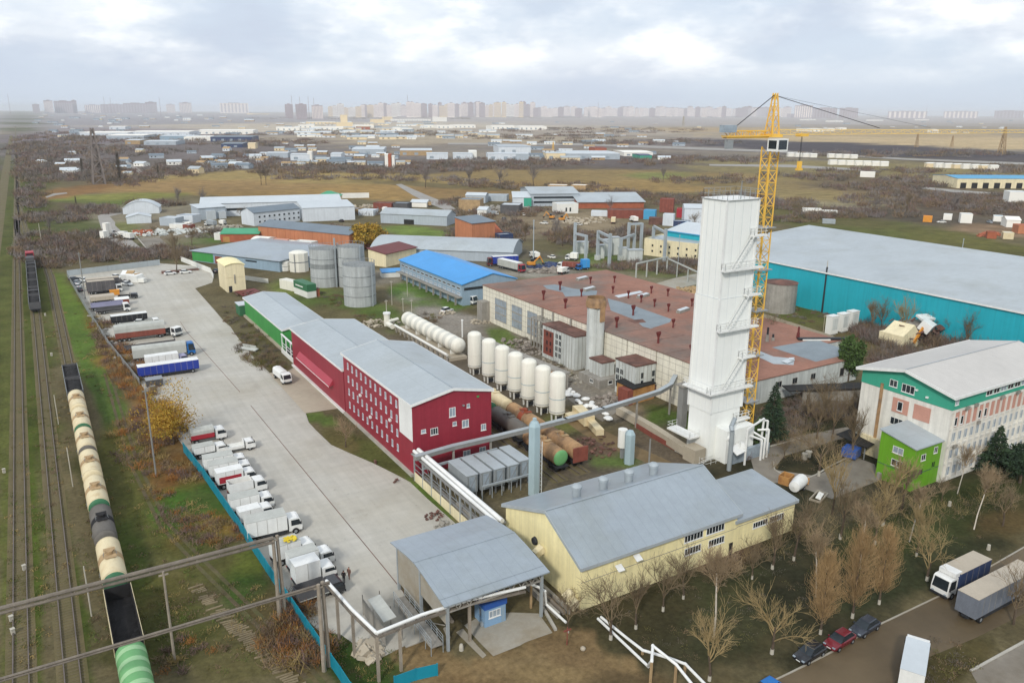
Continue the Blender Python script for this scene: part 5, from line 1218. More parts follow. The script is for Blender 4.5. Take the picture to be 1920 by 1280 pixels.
# white pipe rack from the poles round to the gate
t = thing('pipe_rack', 'white topped pipe trestle turning the corner from the trucks to the gate canopy', 'pipe rack', *G(706,1186,6))
pts = [(612,1088,6.5),(660,1142,6.3),(706,1186,6.2),(790,1152,6.0),(880,1124,5.6),(985,1100,5.2)]; o0 = np.array((*G(706,1186,6),0)); P_ = [np.array((*G(a,b,z),z))-o0 for a,b,z in pts]
b = MB(); q = MB(); pb = MB()
for a, c in zip(P_,P_[1:]):
    b.cyl(a,c,.2,.2,10); q.beam(a-(0,0,.6),c-(0,0,.6),.3,.25); 
    for k in range(4): p = a+(c-a)*(k+.5)/4; q.beam(p-(0,0,.7),p-(0,0,.2),.1)
b.build('pipe', W('white_paint'), t, True); q.build('lower_pipe', W('dirty_pipe'), t)
for p in (P_[0]*.6+P_[1]*.4, P_[1], P_[2], (P_[2]+P_[3])*.5+(0,0,0), P_[4]): MB().beam((p[0],p[1],0),(p[0],p[1],p[2]-.5),.3).build('post', W('old_pole'), t)
x, y = G(660,1170); t = thing('bus_shelter', 'grey lean-to shelter with a ribbed roof under the corner of the pipe trestle', 'shelter', 28.2, 75.2); MB().rbox((1.2,3.6,2.7),(1.6,5.2,.1),0,0,-.12).build('roof', W('tarp'), t)
q = MB()
for a in (.1,3.6,7.1): q.beam((.1,a,0),(.1,a,2.9),.1).beam((2.3,a,0),(2.3,a,2.7),.1)
q.build('post', W('fac_grey'), t); MB().box(.1,.16,0,7.2,.2,2.4).build('back_wall', W('fac_grey'), t)
rubble('heap of planks and scrap under the corner of the pipe trestle', 690,1222,1.6,2.2,40,'apron',1.4,21,'scrap_heap')
for k,(a,b_) in enumerate(((430,1160),(520,1275))): pass
p0, p1 = np.array(G(365,1100)), np.array(G(560,1290)); q = MB(); rr = random.Random(5)
for k in range(64):
    c = p0+(p1-p0)*(k/63); w_ = 1.6+rr.uniform(-.5,.8)
    if rr.random() < .15: continue
    q.rbox((c[0]+rr.uniform(-.2,.2),c[1],.05),(w_,.24,.14),rr.uniform(-.12,.12),0,rr.uniform(-.03,.03))
o = q.build('old_sleepers', W('old_slab')); o['kind'] = 'stuff'; tag(o, 'row of abandoned concrete sleepers half buried in brown grass', 'sleepers')
# park furniture
t = thing('waste_bins', 'pair of white bins with a bench on the lawn kerb', 'bins', *G(1508,860)); MB().cyl((0,0,0),(0,0,1.1),.5,.55,10).cyl((1.4,.3,0),(1.4,.3,1.1),.5,.55,10).build('bin', W('limewash'), t); MB().rbox((3.0,.8,.5),(1.8,.5,.12),.3).build('seat', W('apron'), t)
t = thing('cargo_trailer', 'white covered boat-like trailer behind the yellow annex', 'trailer', *G(1496,916), 0, .35); MB().lathe([(.05,-2.2),(.9,-2),(1.1,0),(1.05,1.6),(.3,2.2)],12,0,(0,0,1.1),'x').build('hull', W('white_paint'), t, True); [wheel(t,0,s*.9,.4) for s in (-1,1)]
t = thing('timber_crate', 'open brown timber crate beside the white covered trailer', 'crate', *G(1478,912), 0, .3); MB().box(0,2.2,0,.12,0,1.5).box(0,2.2,1.7,1.82,0,1.5).box(0,.12,.12,1.7,0,1.5).box(2.08,2.2,.12,1.7,0,1.5).build('side', W('wood'), t); MB().rbox((3.2,-1.4,.7),(2.4,1.6,.12),.3,.4).build('leaning_board', W('wood'), t)
t = thing('scaffold_frame', 'white frame lying on the ground right of the covered trailer', 'frame', *G(1535,932), 0, .35); MB().box(-2,2,-.9,-.7,0,.3).box(-2,2,.7,.9,0,.3).box(-2,-1.8,-.7,.7,0,.3).box(1.8,2,-.7,.7,0,.3).build('frame', W('paving'), t); MB().rbox((.1,-.1,.3),(2.6,.8,.1),.1,.2).build('sheet', W('white_wall'), t)
# white heating pipes by the road
def pipeline(label, pts, r, posts, m='white_paint'):
    P_ = [np.array((*G(a,b,z),z)) for a,b,z in pts]; t = thing('heating_pipe', label, 'pipe', P_[0][0], P_[0][1]); o0 = np.array((P_[0][0],P_[0][1],0)); P_ = [p-o0 for p in P_]
    b = MB()
    for a, c in zip(P_,P_[1:]): e = (c-a)/np.linalg.norm(c-a)*r*.8; b.cyl(a-e,c+e,r,r,10)
    b.build('pipe', W(m), t, True)
    for k in posts: MB().beam((P_[k][0],P_[k][1],0),(P_[k][0],P_[k][1],P_[k][2]),.22).build('post', W('tank_band'), t)
pipeline('white heating pipe zigzagging on rusty posts, the one farther from the gate', [(1128,1157,.4),(1175,1195,.4),(1205,1218,.6),(1255,1233,1.0),(1285,1244,1.4),(1330,1290,1.4)],.17,(2,4))
pipeline('white heating pipe crossing over its twin on a tall rusty post', [(1122,1160,.3),(1215,1248,.3),(1222,1238,3.0),(1224,1210,3.2),(1268,1245,2.4),(1300,1285,2.0)],.17,(2,4))
pipeline('white pipe dropping beside the gate canopy to the yellow hall', [(996,1095,3.4),(1010,1100,3.4),(1022,1108,3.2),(1024,1132,.9),(1060,1165,.5)],.17,(0,))
t = thing('retaining_steps', 'weathered concrete bed with pipes between the gate canopy and the yellow hall', 'wall', 48.6, 69.5); MB().box(0,.4,0,20,0,.8).box(1.6,2,0,18,0,.8).build('wall', W('fac_grey'), t); MB().cyl((1,0,.5),(1,19,.5),.3,.3,8).build('pipe', W('dirty_pipe'), t)
pole('rust-red post at the corner of the dirt lane below the yellow hall',1063,1208,2.4,.07,m='rust_red')
tag(MB().lathe([(.01,0),(.3,.08),(.32,.3),(.15,.46),(.01,.5)],9).build('boulder', W('apron')), 'single round boulder at the edge of the dirt lane', 'boulder').location = (*G(1093,1218),0)
for px_, py_, lab in ((1780,948,'small white marker stone on the upper right lawn'),(1853,1030,'small white marker stone near the road kerb right of the park')): 
    x, y = G(px_, py_); o = MB().cyl((0,0,0),(0,0,.8),.28,.22,8).build('marker_stone', W('limewash')); o.location = (x,y,0); tag(o, lab, 'marker')
for px_, py_, lab in ((702,868,'flattened brown sack on the paving edge by the lawn'),(744,905,'crumpled sack lying on the pavement near the kerb')):
    rubble(lab, px_, py_, .5, .5, 5, 'tar', .6, px_, 'sack')
rubble('small heap of bricks scattered on the pavement above the gate canopy', 815,968,1.6,1.6,26,'tar',.5,31,'brick_heap'); rubble('broken pallet pieces left on the pavement near the gate roof', 828,985,1.0,.6,10,'fac_grey',.8,32,'pallet_scrap')
# wrecked house, panels, round tank, mast
t = thing('wrecked_house', 'half demolished cream house with broken roof and white sheets', 'building', *G(1690,656)); MB().box(0,7,0,7,0,3.6).extrude_y([(0,3.6),(7,3.6),(4.5,6.2)],0,6).build('wall', W('cream_wall'), t)
q = MB(); rr = random.Random(9)
for k in range(40): q.rbox((rr.uniform(3,17),rr.uniform(-1,8),rr.uniform(2,5.8)),(rr.uniform(1,3),rr.uniform(.5,2),.15),rr.uniform(0,3),rr.uniform(-.6,.6),rr.uniform(-.6,.6))
q.build('roof_debris', W('tar'), t); MB().box(9,17,1,8,0,4.8).build('wall', W('rubble'), t); MB().rbox((10,0,5.2),(4,3,2.6),.3,.5).build('white_sheet', W('white_paint'), t); MB().rbox((15,3,6.4),(6,2.6,.6),-.3,.3).build('white_sheet', W('white_paint'), t); MB().rbox((6.2,-.3,3.2),(.9,.3,5),0,0,.7).build('yellow_beam', W('orange'), t)
for i,(px_, lab) in enumerate(((1557,'left'),(1577,'middle'),(1595,'right'))):
    x, y = G(px_, 630-5*i); t = thing('transformer_cabinet', lab+' one of three tall white cabinets on the grass before the cyan warehouse', 'cabinet', x, y, group='three tall white cabinets'); MB().box(0,3,0,2,.4,5.4).build('body', W('white_wall'), t); MB().box(.5,2.5,-.04,-.003,1.6,4.9).build('panel', W('fac_block'), t); MB().box(-.1,3.1,-.1,2.1,5.403,5.6).build('lid', W('white_paint'), t); MB().box(.4,2.6,.2,1.8,0,.4).build('plinth', W('fac_grey'), t)
t = pole('tall black mast in front of the cyan warehouse',1541,586,14.5,.3,m='black_metal'); MB().cyl((0,0,14.5),(0,0,16.5),.14,.1,6).build('lamp', W('limewash'), t)
pole('thin pale post before the three white cabinets',1543,625,5.5,.1,m='apron')
x, y = G(1443,585); t = thing('round_tank', 'weathered grey round tank behind the tower crane', 'tank', x+4, y); MB().lathe([(5,0),(5,9.2)],24).build('shell', W('fac_grey'), t, True); MB().lathe([(5.2,9.2),(.01,10)],24).build('roof', W('tar'), t)
# ================================================================ railway
def track(label, pts, step=.62, smax=330):
    """one line of track through (x, y) points: two rails and its sleepers"""
    o = thing('railway_track', label, 'railway track', pts[0][0], pts[0][1]); o0 = pts[0]
    # resample
    P_ = []
    for a, b in zip(pts, pts[1:]):
        L_ = math.hypot(b[0]-a[0], b[1]-a[1]); n = max(1, int(L_/6))
        P_ += [(a[0]+(b[0]-a[0])*k/n-o0[0], a[1]+(b[1]-a[1])*k/n-o0[1]) for k in range(n)]
    P_.append((pts[-1][0]-o0[0], pts[-1][1]-o0[1]))
    nr = []
    for i in range(len(P_)):
        a = P_[max(0,i-1)]; b = P_[min(len(P_)-1,i+1)]; d = (b[0]-a[0], b[1]-a[1]); l = math.hypot(*d); nr.append((-d[1]/l, d[0]/l))
    for s in (-.76, .76):
        q = MB()
        for i in range(len(P_)-1):
            a, b = P_[i], P_[i+1]
            A_ = (a[0]+nr[i][0]*s, a[1]+nr[i][1]*s, .2); B_ = (b[0]+nr[i+1][0]*s, b[1]+nr[i+1][1]*s, .2)
            q.beam(A_, B_, .12, .16)
        q.build('rail', W('rail_steel'), o)
    q = MB(); acc = 0.
    for i in range(len(P_)-1):
        a, b = P_[i], P_[i+1]; L_ = math.hypot(b[0]-a[0], b[1]-a[1])
        while acc < L_:
            t = acc/L_; c = (a[0]+(b[0]-a[0])*t, a[1]+(b[1]-a[1])*t)
            if math.hypot(c[0], c[1]) > smax: break
            n = nr[i]; q.beam((c[0]-n[0]*1.3, c[1]-n[1]*1.3, .015), (c[0]+n[0]*1.3, c[1]+n[1]*1.3, .015), .22, .05); acc += step
        acc -= L_
        if acc < 0: acc = 0
    q.build('sleepers', W('sleeper'), o)
    # ballast shoulder: part of the ground
    w = 1.55; b = MB(); vs = []
    for p, n in zip(P_, nr): vs += [(p[0]+n[0]*w+o0[0], p[1]+n[1]*w+o0[1], .015), (p[0]-n[0]*w+o0[0], p[1]-n[1]*w+o0[1], .015)]
    b.add(vs, [(2*i, 2*i+1, 2*i+3, 2*i+2) for i in range(len(P_)-1)])
    struct(b.build('ballast', W('gravel')))
    return o
track('leftmost rail track, empty, at the edge of the field', [(-8.1,58),(-8.1,460),(-8.1,1400),(-9,3400)])
track('rail track carrying the distant red locomotive', [(-3.25,58),(-3.25,420),(-6.6,600),(-7.2,1400)])
track('rail track under the long cream tank train, curving away in the distance', [(2.55,58),(2.5,335),(1.9,365),(.4,392),(-1.9,415),(-4.6,438),(-7.3,462),(-7.9,500),(-8,540)])
sheet('service_road', [(-20,200),(-14.5,200),(-13.5,900),(-13,2200),(-20,2200)], 'gravel', .02, False)
for px_, py_, lab in ((8,886,'small white box on the grass left of the rails'),(46,1068,'small white kilometre stone between the left rails'),(22,1164,'white marker stone at the left rails, upper one'),(25,1188,'white marker stone at the left rails, lower one'),(85,592,'white cabinet between the coal wagons and the rails'),(97,667,'white box beside the rails above the near coal wagons')):
    x, y = G(px_, py_); o = MB().rbox((0,0,.35),(.4,.4,.7),.3).rbox((0,0,.74),(.48,.48,.1),.3).build('trackside_box', W('limewash')); o.location = (x,y,0); tag(o, lab, 'box')
# near train on the curved track
gy = [196.4, 185.2]
gondola('farther of the two coal-filled wagons at the tail of the tank train', 2.5, 197.0, 0, 11.0, 'coal', 'wagon_grey', .92, False)
gondola('nearer coal-filled wagon coupled to the first cream tank wagon', 2.5, 186.0, 0, 10.6, 'coal', 'wagon_grey', .92, False)
MB_ = None
edges = [180.6, 169.2, 157.4, 145.8, 134.2, 122.8]
lbl = ['first cream tank wagon behind the coal wagons, with a pale end','second cream tank wagon from the coal wagons','third cream tank wagon from the coal wagons, tan saddle band','fourth cream tank wagon from the coal wagons','fifth cream tank wagon, green end toward the dark tank wagon']
ends = [('tank_cream','tank_pale'),('tank_green','tank_cream'),('tank_grey','tank_cream'),('tank_cream','tank_cream'),('tank_green','tank_cream')]
for i in range(5):
    tank_wagon(lbl[i], 2.5, (edges[i]+edges[i+1])/2, 0, edges[i]-edges[i+1]-.3, ends=ends[i], group='cream tank wagons of the long train')
tank_wagon('single dark grey tank wagon in the middle of the cream train', 2.5, 117.3, 0, 10.7, 'tank_grey', 'coal', ('tank_grey','tank_grey'))
tank_wagon('cream tank wagon with green far end and brown saddle under the overhead pipe', 2.55, 105.9, 0, 11.6, 'tank_cream', 'tank_band', ('tank_green','tank_green'))
gondola('empty dark open wagon in front of the green striped tank wagon', 2.6, 92.6, 0, 12.6, 'coal', 'coal', .3, False, rim='tank_cream')  # empty wagon: plain black floor and sides, no coal aboard
tank_wagon('green tank wagon with pale stripes at the bottom edge of the picture', 2.6, 79.8, 0, 12.2, 'tank_lime', None, ('tank_lime','tank_lime'), 1.55, stripes='tank_pale')
# distant train
t = thing('locomotive', 'distant red-nosed diesel locomotive on the far rail track', 'locomotive', -3.25, 366, .16); bogies(t, 15)
MB().box(-1.4,1.4,-8,8,1.0,1.5).build('frame', W('black_metal'), t); MB().box(-1.4,1.4,-8,-4,1.503,4.2).box(-1.1,1.1,-3.98,3,1.503,3.4).build('body', W('wagon_grey'), t); MB().box(-1.45,1.45,3,8,1.503,4.4).build('cab', W('truck_red'), t)
MB().box(-1.2,1.2,8.003,8.05,3,4).box(-1.2,1.2,2.93,2.98,3.5,4.1).build('cab_window', W('glass'), t); MB().box(-1.47,1.47,2.9,8.1,4.403,4.55).build('cab_roof', W('truck_red'), t)
for k, lab in enumerate(('first dark hopper wagon behind the distant locomotive','second dark hopper wagon of the distant train','third dark hopper wagon of the distant train','fourth dark hopper wagon of the distant train','fifth dark hopper wagon, with a pale grey cross deck','last dark hopper wagon of the distant train')):
    gondola(lab, -3.25, 350.5-k*13.6, 0, 13.2, 'coal', 'wagon_grey', .9, k in (0,4), group='dark hopper wagons of the distant train')
# spur by the red hall
track('rusty rail spur beside the upright tanks carrying the parked tank wagons', [(75.4,101),(77.2,160)], .62, 70); track('rusty rail spur nearest the red hall with parked tank wagons', [(70.4,100.5),(72.6,160)], .62, 70)
r1 = lambda y: 72.2+(y-101)*.037
for k,(lab, b_, e) in enumerate((('rusty tan tank wagon with a bright green end, nearest the blue stack','tank_rust',('tank_lime','tank_white')),('grey-brown tank wagon behind the green-ended one','tank_grey',('tank_grey','tank_white')),('cream tank wagon with a round green end beside the red hall','tank_cream',('tank_green','tank_cream')))):
    y = 109+k*13.2; tank_wagon(lab, r1(y), y, -.037, 12.4, b_, 'tank_grey' if k else None, e)
for k,(lab, b_, m) in enumerate((('rusty tank wagon ending in a flat red end board on the outer spur','tank_rust','tank_rust'),('tan tank wagon behind the red-ended one on the outer spur','tank_rust','wagon_brown'),('cream-tan tank wagon farthest along the outer spur','tank_cream','tank_cream'))):
    y = 109.4+k*13; t = tank_wagon(lab, 76.2+(y-101)*.03, y, -.03, 12.4, b_, None if k == 0 else m, (b_,b_))
    if k == 0: MB().box(-1.5,1.5,-6.25,-6.0,1.1,3.8).build('end_board', W('rust_red'), t)

# ================================================================ upper yard vehicles (noses toward +x)
truck('long semi-trailer with royal blue sides and a white roof, lowest of the upper yard', 22.4, 193.6, R(-1), 13.2, 2.6, 2.1, 'truck_blue', 'white_paint', None, 'box', name='semi_trailer', floor=1.0)
truck('plain white box truck with a small lilac cab beside the blue semi-trailer', 23.2, 202.4, 0, 9.6, 2.4, 1.7, 'white_paint', None, 'lilac', 'box', 2.0)
truck('grey tarpaulin truck with a bright blue cab', 23.6, 208.6, R(-3), 14.4, 2.8, 2.9, 'tarp', 'tarp', 'cab_blue', 'tarp', 3.3)
truck('dark flatbed loaded with grey sheeting between two tarpaulin trucks', 21.5, 217.5, 0, 12, 2.4, .5, 'tarp_dark', 'tarp_dark', None, 'flat', name='flatbed_trailer', cat='trailer')
truck('grey tarpaulin over a red-brown body with no cab attached', 20.6, 230.2, R(-1), 12.4, 3.2, 3.6, 'rust_red', 'tarp', None, 'tarp', name='covered_trailer', cat='trailer')
truck('white tractor unit with a red window parked by the red-brown trailer', 28.6, 229.5, R(-62), 5.6, 2.4, .4, 'black_metal', None, 'white_paint', 'flat', 2.7, name='tractor_unit')
truck('flat grey trailer with a small white cab above the red-brown trailer', 21.8, 243.0, 0, 11, 2.4, .4, 'tarp', 'tarp', 'white_paint', 'flat', 2.2)
truck('low black-sided trailer with a white roof', 20.0, 250.2, R(1), 9.6, 2.6, 1.6, 'black_metal', 'white_paint', None, 'box', name='box_trailer', cat='trailer')
car('white car squeezed beside the low black trailer', 22.8, 246.6, R(-20), 'white_paint')
truck('dark flatbed truck with a white cab, in the middle of the upper yard', 17.2, 265.8, 0, 9.4, 2.5, .6, 'wagon_grey', 'tarp_dark', 'white_paint', 'flat', 2.7)
truck('dark stake truck loaded with lilac and white boards', 16.0, 271.5, R(1), 9, 2.4, 1.0, 'lilac', 'tarp_dark', None, 'flat', name='flatbed_trailer', cat='trailer')
t = thing('market_trailer', 'rust red cabin trailer with a white curved roof in the upper yard', 'trailer', 20.6, 275.6); MB().box(-2,2,-1.2,1.2,.4,2.0).build('body', W('rust_red'), t); MB().extrude_x([(-1.35,2.0),(1.35,2.0),(.8,2.5),(-.8,2.5)],-2.1,2.1).build('roof', W('white_paint'), t); [wheel(t,0,s*1.1,.35) for s in (-1,1)]
truck('wide tan tarpaulin trailer above the dark flatbeds', 15.6, 282.6, 0, 7.0, 4.2, 1.2, 'tarp_tan', 'tarp_tan', None, 'box', name='covered_trailer', cat='trailer')
truck('black pickup truck pointing toward the open yard', 23.2, 284.0, R(-12), 5.8, 2.0, .4, 'car_black', 'wagon_grey', 'car_black', 'flat', 1.8, floor=.75)
t = thing('site_box', 'small orange steel site box near the big grey trailers', 'box', 20.0, 292.4); MB().box(-1.4,1.4,-1,1,.1,1.5).build('body', W('orange'), t); MB().box(-1.5,1.5,-1.1,1.1,1.503,1.65).build('lid', W('orange'), t)
truck('big dark-sided semi-trailer with a pale roof, the nearer of the pair', 17.6, 297.2, 0, 10.4, 3.0, 3.4, 'tarp_dark', 'tarp_tan', 'white_paint', 'box', 2.6)
truck('big semi-trailer with a pale roof standing behind its twin', 17.4, 301.4, 0, 10.2, 3.0, 3.4, 'tarp_dark', 'tarp_tan', None, 'box', name='semi_trailer')
car('white car behind the big pale-roofed trailers', 23.4, 322.0, R(-65), 'white_paint'); car('white car parked farther out by the big trailers', 25.4, 306.5, R(-55), 'white_paint')
t = thing('wrecked_van', 'jumbled white wreck with brown openings at the top of the yard', 'wreck', 28.6, 311.5); MB().rbox((0,0,1.6),(5.6,3,2.6),-1.0,.15).rbox((-2,3,2.2),(4,3.4,2.2),-.4,.3).build('body', W('white_paint'), t); MB().rbox((-1.2,2.2,3.2),(2.6,2,.5),-.5,.4).rbox((.8,-.4,3.0),(2,1,.3),.2).build('opening', W('tank_band'), t); MB().rbox((1.6,-2.6,1.0),(3,2,1.4),-.6).build('bonnet', W('white_wall'), t)
t = thing('engine_pile', 'heap of dark axles and bare engine parts beside the white wreck', 'scrap', 25.0, 313.4); q = MB(); rr = random.Random(4)
for k in range(22): q.rbox((rr.uniform(-1.6,2),rr.uniform(-2,3),rr.uniform(.2,1)),(rr.uniform(.4,1.6),.5,.4),rr.uniform(0,3),rr.uniform(-.4,.4))
q.build('scrap', W('wagon_grey'), t)
for k,(x,y,a,p,lab) in enumerate(((10.6,304.5,80,'car_grey','dark teal car at the left fence of the upper yard'),(10.2,311,75,'white_paint','white car among the scrap at the left fence'),(10.4,318,60,'galv','silver car behind the white one at the left fence'),(10.0,325,20,'car_grey','grey car near the far left corner of the yard'),(12.4,322,100,'white_paint','white car near the far left corner of the yard'),(41.5,319.4,5,'white_paint','white car under the bare tree at the end of the yard'),(47,319.4,-8,'white_paint','white car right of the bare tree at the end of the yard'),(57.5,316,60,'car_black','black car half hidden left of the cream tower house'))):
    car(lab, x, y, R(a), p)
t = thing('scrap_row', 'low row of scrap parts along the left fence of the upper yard', 'scrap', 12.4, 262); q = MB(); rr = random.Random(14)
for k in range(40): q.rbox((rr.uniform(-2.2,.2)+k*.06,-k*1.3+rr.uniform(0,1),rr.uniform(.2,.6)),(rr.uniform(.4,1.8),rr.uniform(.3,1),rr.uniform(.2,.7)),rr.uniform(0,3))
q.build('scrap', W('fac_grey'), t)
t = thing('wood_pile', 'dark soil bed with timber under the bare tree at the end of the yard', 'planter', 43.5, 323.5); MB().rbox((0,0,.35),(9,3,.6),-.1).rbox((5,1,.3),(8,2,.4),-.05).build('bed', W('tar'), t)
x, y = G(420,560); 
tank_ = truck('white tanker truck parked on the kerb of the yard', 44.2, 176.0, R(-86), 7.0, 2.0, 1.7, 'white_paint', 'white_paint', 'white_paint', 'tarp', 2.5, name='tanker_truck')
o = MB().rbox((0,0,.5),(5,1.4,.25),-1.0,.2).rbox((.3,.8,.9),(4.6,.12,.9),-1.0,.3); o = o.build('broken_hull', W('tarp')); o.location = (*G(468,657),0); tag(o, 'pale broken boat-like hull lying on the grass by the kerb', 'wreck')
# grey dark box at the corner by the gold tree
x, y = G(275,722); t = thing('dark_skip', 'dark steel skip at the lower end of the upper yard', 'skip', x+1.4, y-1.2); MB().box(-1.6,1.8,-1.2,1.2,.1,1.7).build('body', W('wagon_grey'), t); MB().box(-1.7,1.9,-1.3,1.3,1.703,1.85).build('rim', W('steel'), t)

# ================================================================ lower yard vehicles
truck('small truck with a grey curved tarpaulin and a red side below the golden tree', 22.6, 148.4, 0, 6.3, 2.23, 2.05, 'truck_red', 'tarp', 'white_paint', 'tarp', 2.3)
truck('white dropside truck with a red engine bay beside the teal fence end', 21.6, 141.4, R(2), 5.7, 2.14, 1.21, 'white_paint', 'tarp', 'white_paint', 'box', 1.9)
truck('small white flatbed truck standing apart in the yard', 26.6, 140.8, R(-1), 5.4, 1.9, .35, 'white_paint', 'white_wall', 'white_paint', 'flat', 1.9, floor=.8, cl=1.7)
truck('white box truck with a flat grey roof, upper of two long ones', 22.6, 133.6, R(-3), 7.0, 2.23, 2.05, 'white_paint', 'tarp', 'white_paint', 'box', 2.3)
truck('white box truck with a flat grey roof, lower of two long ones', 22.8, 130.4, R(-3), 6.8, 2.23, 2.05, 'white_paint', 'tarp', 'white_paint', 'box', 2.3)
truck('white box truck with a red panel on its side', 23.0, 127.0, R(1), 6.3, 2.14, 2.05, 'white_paint', 'white_paint', 'white_paint', 'box', 2.3, stripe='truck_red')
truck('white open-backed truck with a red tail corner and scrap load', 23.8, 122.8, R(2), 5.9, 2.14, 1.49, 'white_paint', 'tank_band', 'white_paint', 'flat', 2.3)
car('small white van between the open-backed truck and the grey-roofed box truck', 22.8, 119.6, R(2), 'white_paint', 3.6, 1.7, 1.7)
truck('grey-roofed white box truck above the white vans', 23.0, 116.6, R(-1), 6.5, 2.33, 1.95, 'white_paint', 'tarp', 'white_paint', 'box', 2.3)
truck('white panel van with rust marks, nose toward the yard', 22.8, 113.2, R(2), 5.1, 1.95, 1.77, 'white_paint', 'white_paint', 'white_paint', 'box', 2.2, floor=.6, gap=.02, name='panel_van', cat='van')
car('white car tucked between the panel van and the long grey-roofed truck', 25.0, 110.9, 0, 'white_paint', 4.2, 1.8, 1.5)
truck('longest lower-yard truck with a wide grey roof and a white cab', 24.0, 107.4, R(-3), 7.8, 2.70, 2.33, 'white_paint', 'tarp', 'white_paint', 'box', 2.5)
t = truck('white box truck with a crumpled yellow sheet on its roof', 24.6, 99.6, R(6), 5.9, 2.23, 2.05, 'white_paint', 'tarp', 'white_paint', 'box', 2.2)
o = MB(); rr = random.Random(2)
for k in range(14): o.rbox((rr.uniform(-.9,.5),rr.uniform(-.8,.4),rr.uniform(.02,.12)),(rr.uniform(.3,.9),rr.uniform(.2,.6),.06),rr.uniform(0,3),rr.uniform(-.3,.3))
o = o.build('yellow_sheet', W('yellow_rag')); o.location = (24.4, 99.2, 3.36); tag(o, 'crumpled yellow sheet on the roof of a white truck', 'sheet')
truck('white truck with a grey roof beside the tall white cube container', 26.0, 96.2, R(3), 6.1, 2.14, 1.86, 'white_paint', 'tarp', 'white_paint', 'box', 2.2)
truck('tall white cube container truck under the pipe corner', 25.4, 92.8, R(2), 5.5, 2.33, 2.42, 'white_paint', 'white_paint', 'white_paint', 'box', 2.1)
truck('dark open truck with torn tarpaulin below the pipe corner', 24.8, 88.6, R(4), 6.1, 2.23, 1.12, 'wagon_grey', 'tarp', 'car_black', 'flat', 2.1)

# ================================================================ road on the right
for px_, py_, paint, lab in ((1517,1231,'car_black','black hatchback, first of three cars parked along the park kerb'),(1573,1207,'car_red','dark red hatchback parked between two dark cars'),(1620,1182,'car_grey','dark grey hatchback at the upper end of the parked cars')):
    x, y = G(px_, py_); car(lab, x, y, R(184), paint, 4.3, 1.8, 1.52)
x, y = G(1818,1108); t = truck('dark blue box truck with a pale roof and white cab facing down the road', x-.3, y+1.3, R(180), 9.2, 2.5, 2.3, 'navy', 'tarp_tan', 'white_paint', 'box', 2.9)
MB().box(2.0,3.4,-1.1,1.1,3.0,3.6).build('wind_deflector', W('white_paint'), t)
x, y = G(1812,1170); truck('long grey curtain-sided semi-trailer with a rusty lower edge', x+7.0, y+.5, R(180), 13.6, 2.6, 2.7, 'trailer_grey', 'tarp_tan', None, 'box', name='semi_trailer', cat='trailer')
x, y = G(1690,1262); truck('white-roofed delivery truck cut off by the bottom edge of the picture', x+.4, y-1.0, R(28), 8.4, 2.4, 2.5, 'white_paint', 'roof_pale', 'white_paint', 'box', 2.9)
x, y = G(1400,1285); car('blue car peeking in at the bottom edge by the heating pipes', x+.6, y-2.0, R(184), 'cab_blue')
# plant-side vehicles
car('white van lying under the trees beside the horizontal tank', *G(838,585), R(20), 'white_paint', 4.4, 1.9, 1.7)
x, y, rz, ll = front(917,500,974,497); truck('long trailer with cobalt blue sides, white roof and crimson cab by the curved grey shed', x+ll/2*math.cos(rz), y+ll/2*math.sin(rz)+1.5, rz+math.pi, ll, 2.6, 2.8, 'truck_blue', 'white_paint', 'roof_red', 'box', 3.4)
x, y, rz, ll = front(941,502,985,513); truck('white roofed grey trailer with a red and white cab in front of the blue one', x+ll/2*math.cos(rz), y+ll/2*math.sin(rz)+1.4, rz, ll, 2.6, 2.6, 'tarp', 'white_paint', 'truck_red', 'box', 3.2)

# ================================================================ two people in the yard
def person(label, x, y, rz, coat, stride=.12, h=1.78):
    k = h/1.78; V = [(0,0,.98),(0,0,1.25),(0,0,1.45),(0,0,1.54)]; Rr = [.15,.15,.17,.07]; E_ = [(0,1),(1,2),(2,3)]
    def chain(root, pts, rs):
        i = root
        for p, r_ in zip(pts, rs): V.append(p); Rr.append(r_); E_.append((i, len(V)-1)); i = len(V)-1
    chain(0, [(stride*.4,.1,.92),(stride*1.0,.11,.5),(stride*.6,.11,.09),(stride*.6+.14,.12,.05)], (.11,.075,.05,.045))
    chain(0, [(-stride*.4,-.1,.92),(-stride*.3,-.11,.5),(-stride*1.3,-.11,.09),(-stride*1.3+.14,-.12,.05)], (.11,.075,.05,.045))
    chain(2, [(0,.2,1.42),(.02,.27,1.15),(.14,.25,.93),(.2,.24,.85)], (.085,.06,.045,.035))
    chain(2, [(0,-.2,1.42),(-.03,-.27,1.15),(.1,-.26,.93),(.16,-.25,.85)], (.085,.06,.045,.035))
    me = bpy.data.meshes.new('person'); me.from_pydata([(a*k,b*k,c*k) for a,b,c in V], E_, [])
    o = link('person', me); md = o.modifiers.new('skin', 'SKIN')
    for i, r_ in enumerate(Rr): me.skin_vertices[0].data[i].radius = (r_*k, r_*k)
    me.skin_vertices[0].data[0].use_root = True
    o.modifiers.new('sub', 'SUBSURF').levels = 1; o.modifiers['sub'].render_levels = 1
    me.materials.append(W(coat)); o.location = (x,y,0); o.rotation_euler = (0,0,rz); tag(o, label, 'person', None)
    hd = MB().lathe([(.01,1.5),(.07,1.53),(.095,1.6),(.1,1.68),(.085,1.75),(.01,1.79)],12); hd.lathe([(.02,-.03),(.01,.02)],6,0,(.1,0,1.65)); hd.build('head', W('skin'), o, True)
    MB().lathe([(.104,1.68),(.1,1.74),(.06,1.8),(.01,1.81)],12,0,(-.015,0,0)).build('hair', W('person_dark'), o, True)
    return o
person('person in a long dark coat standing on the pale yard', *G(645,1091), R(60), 'person_dark', .1)
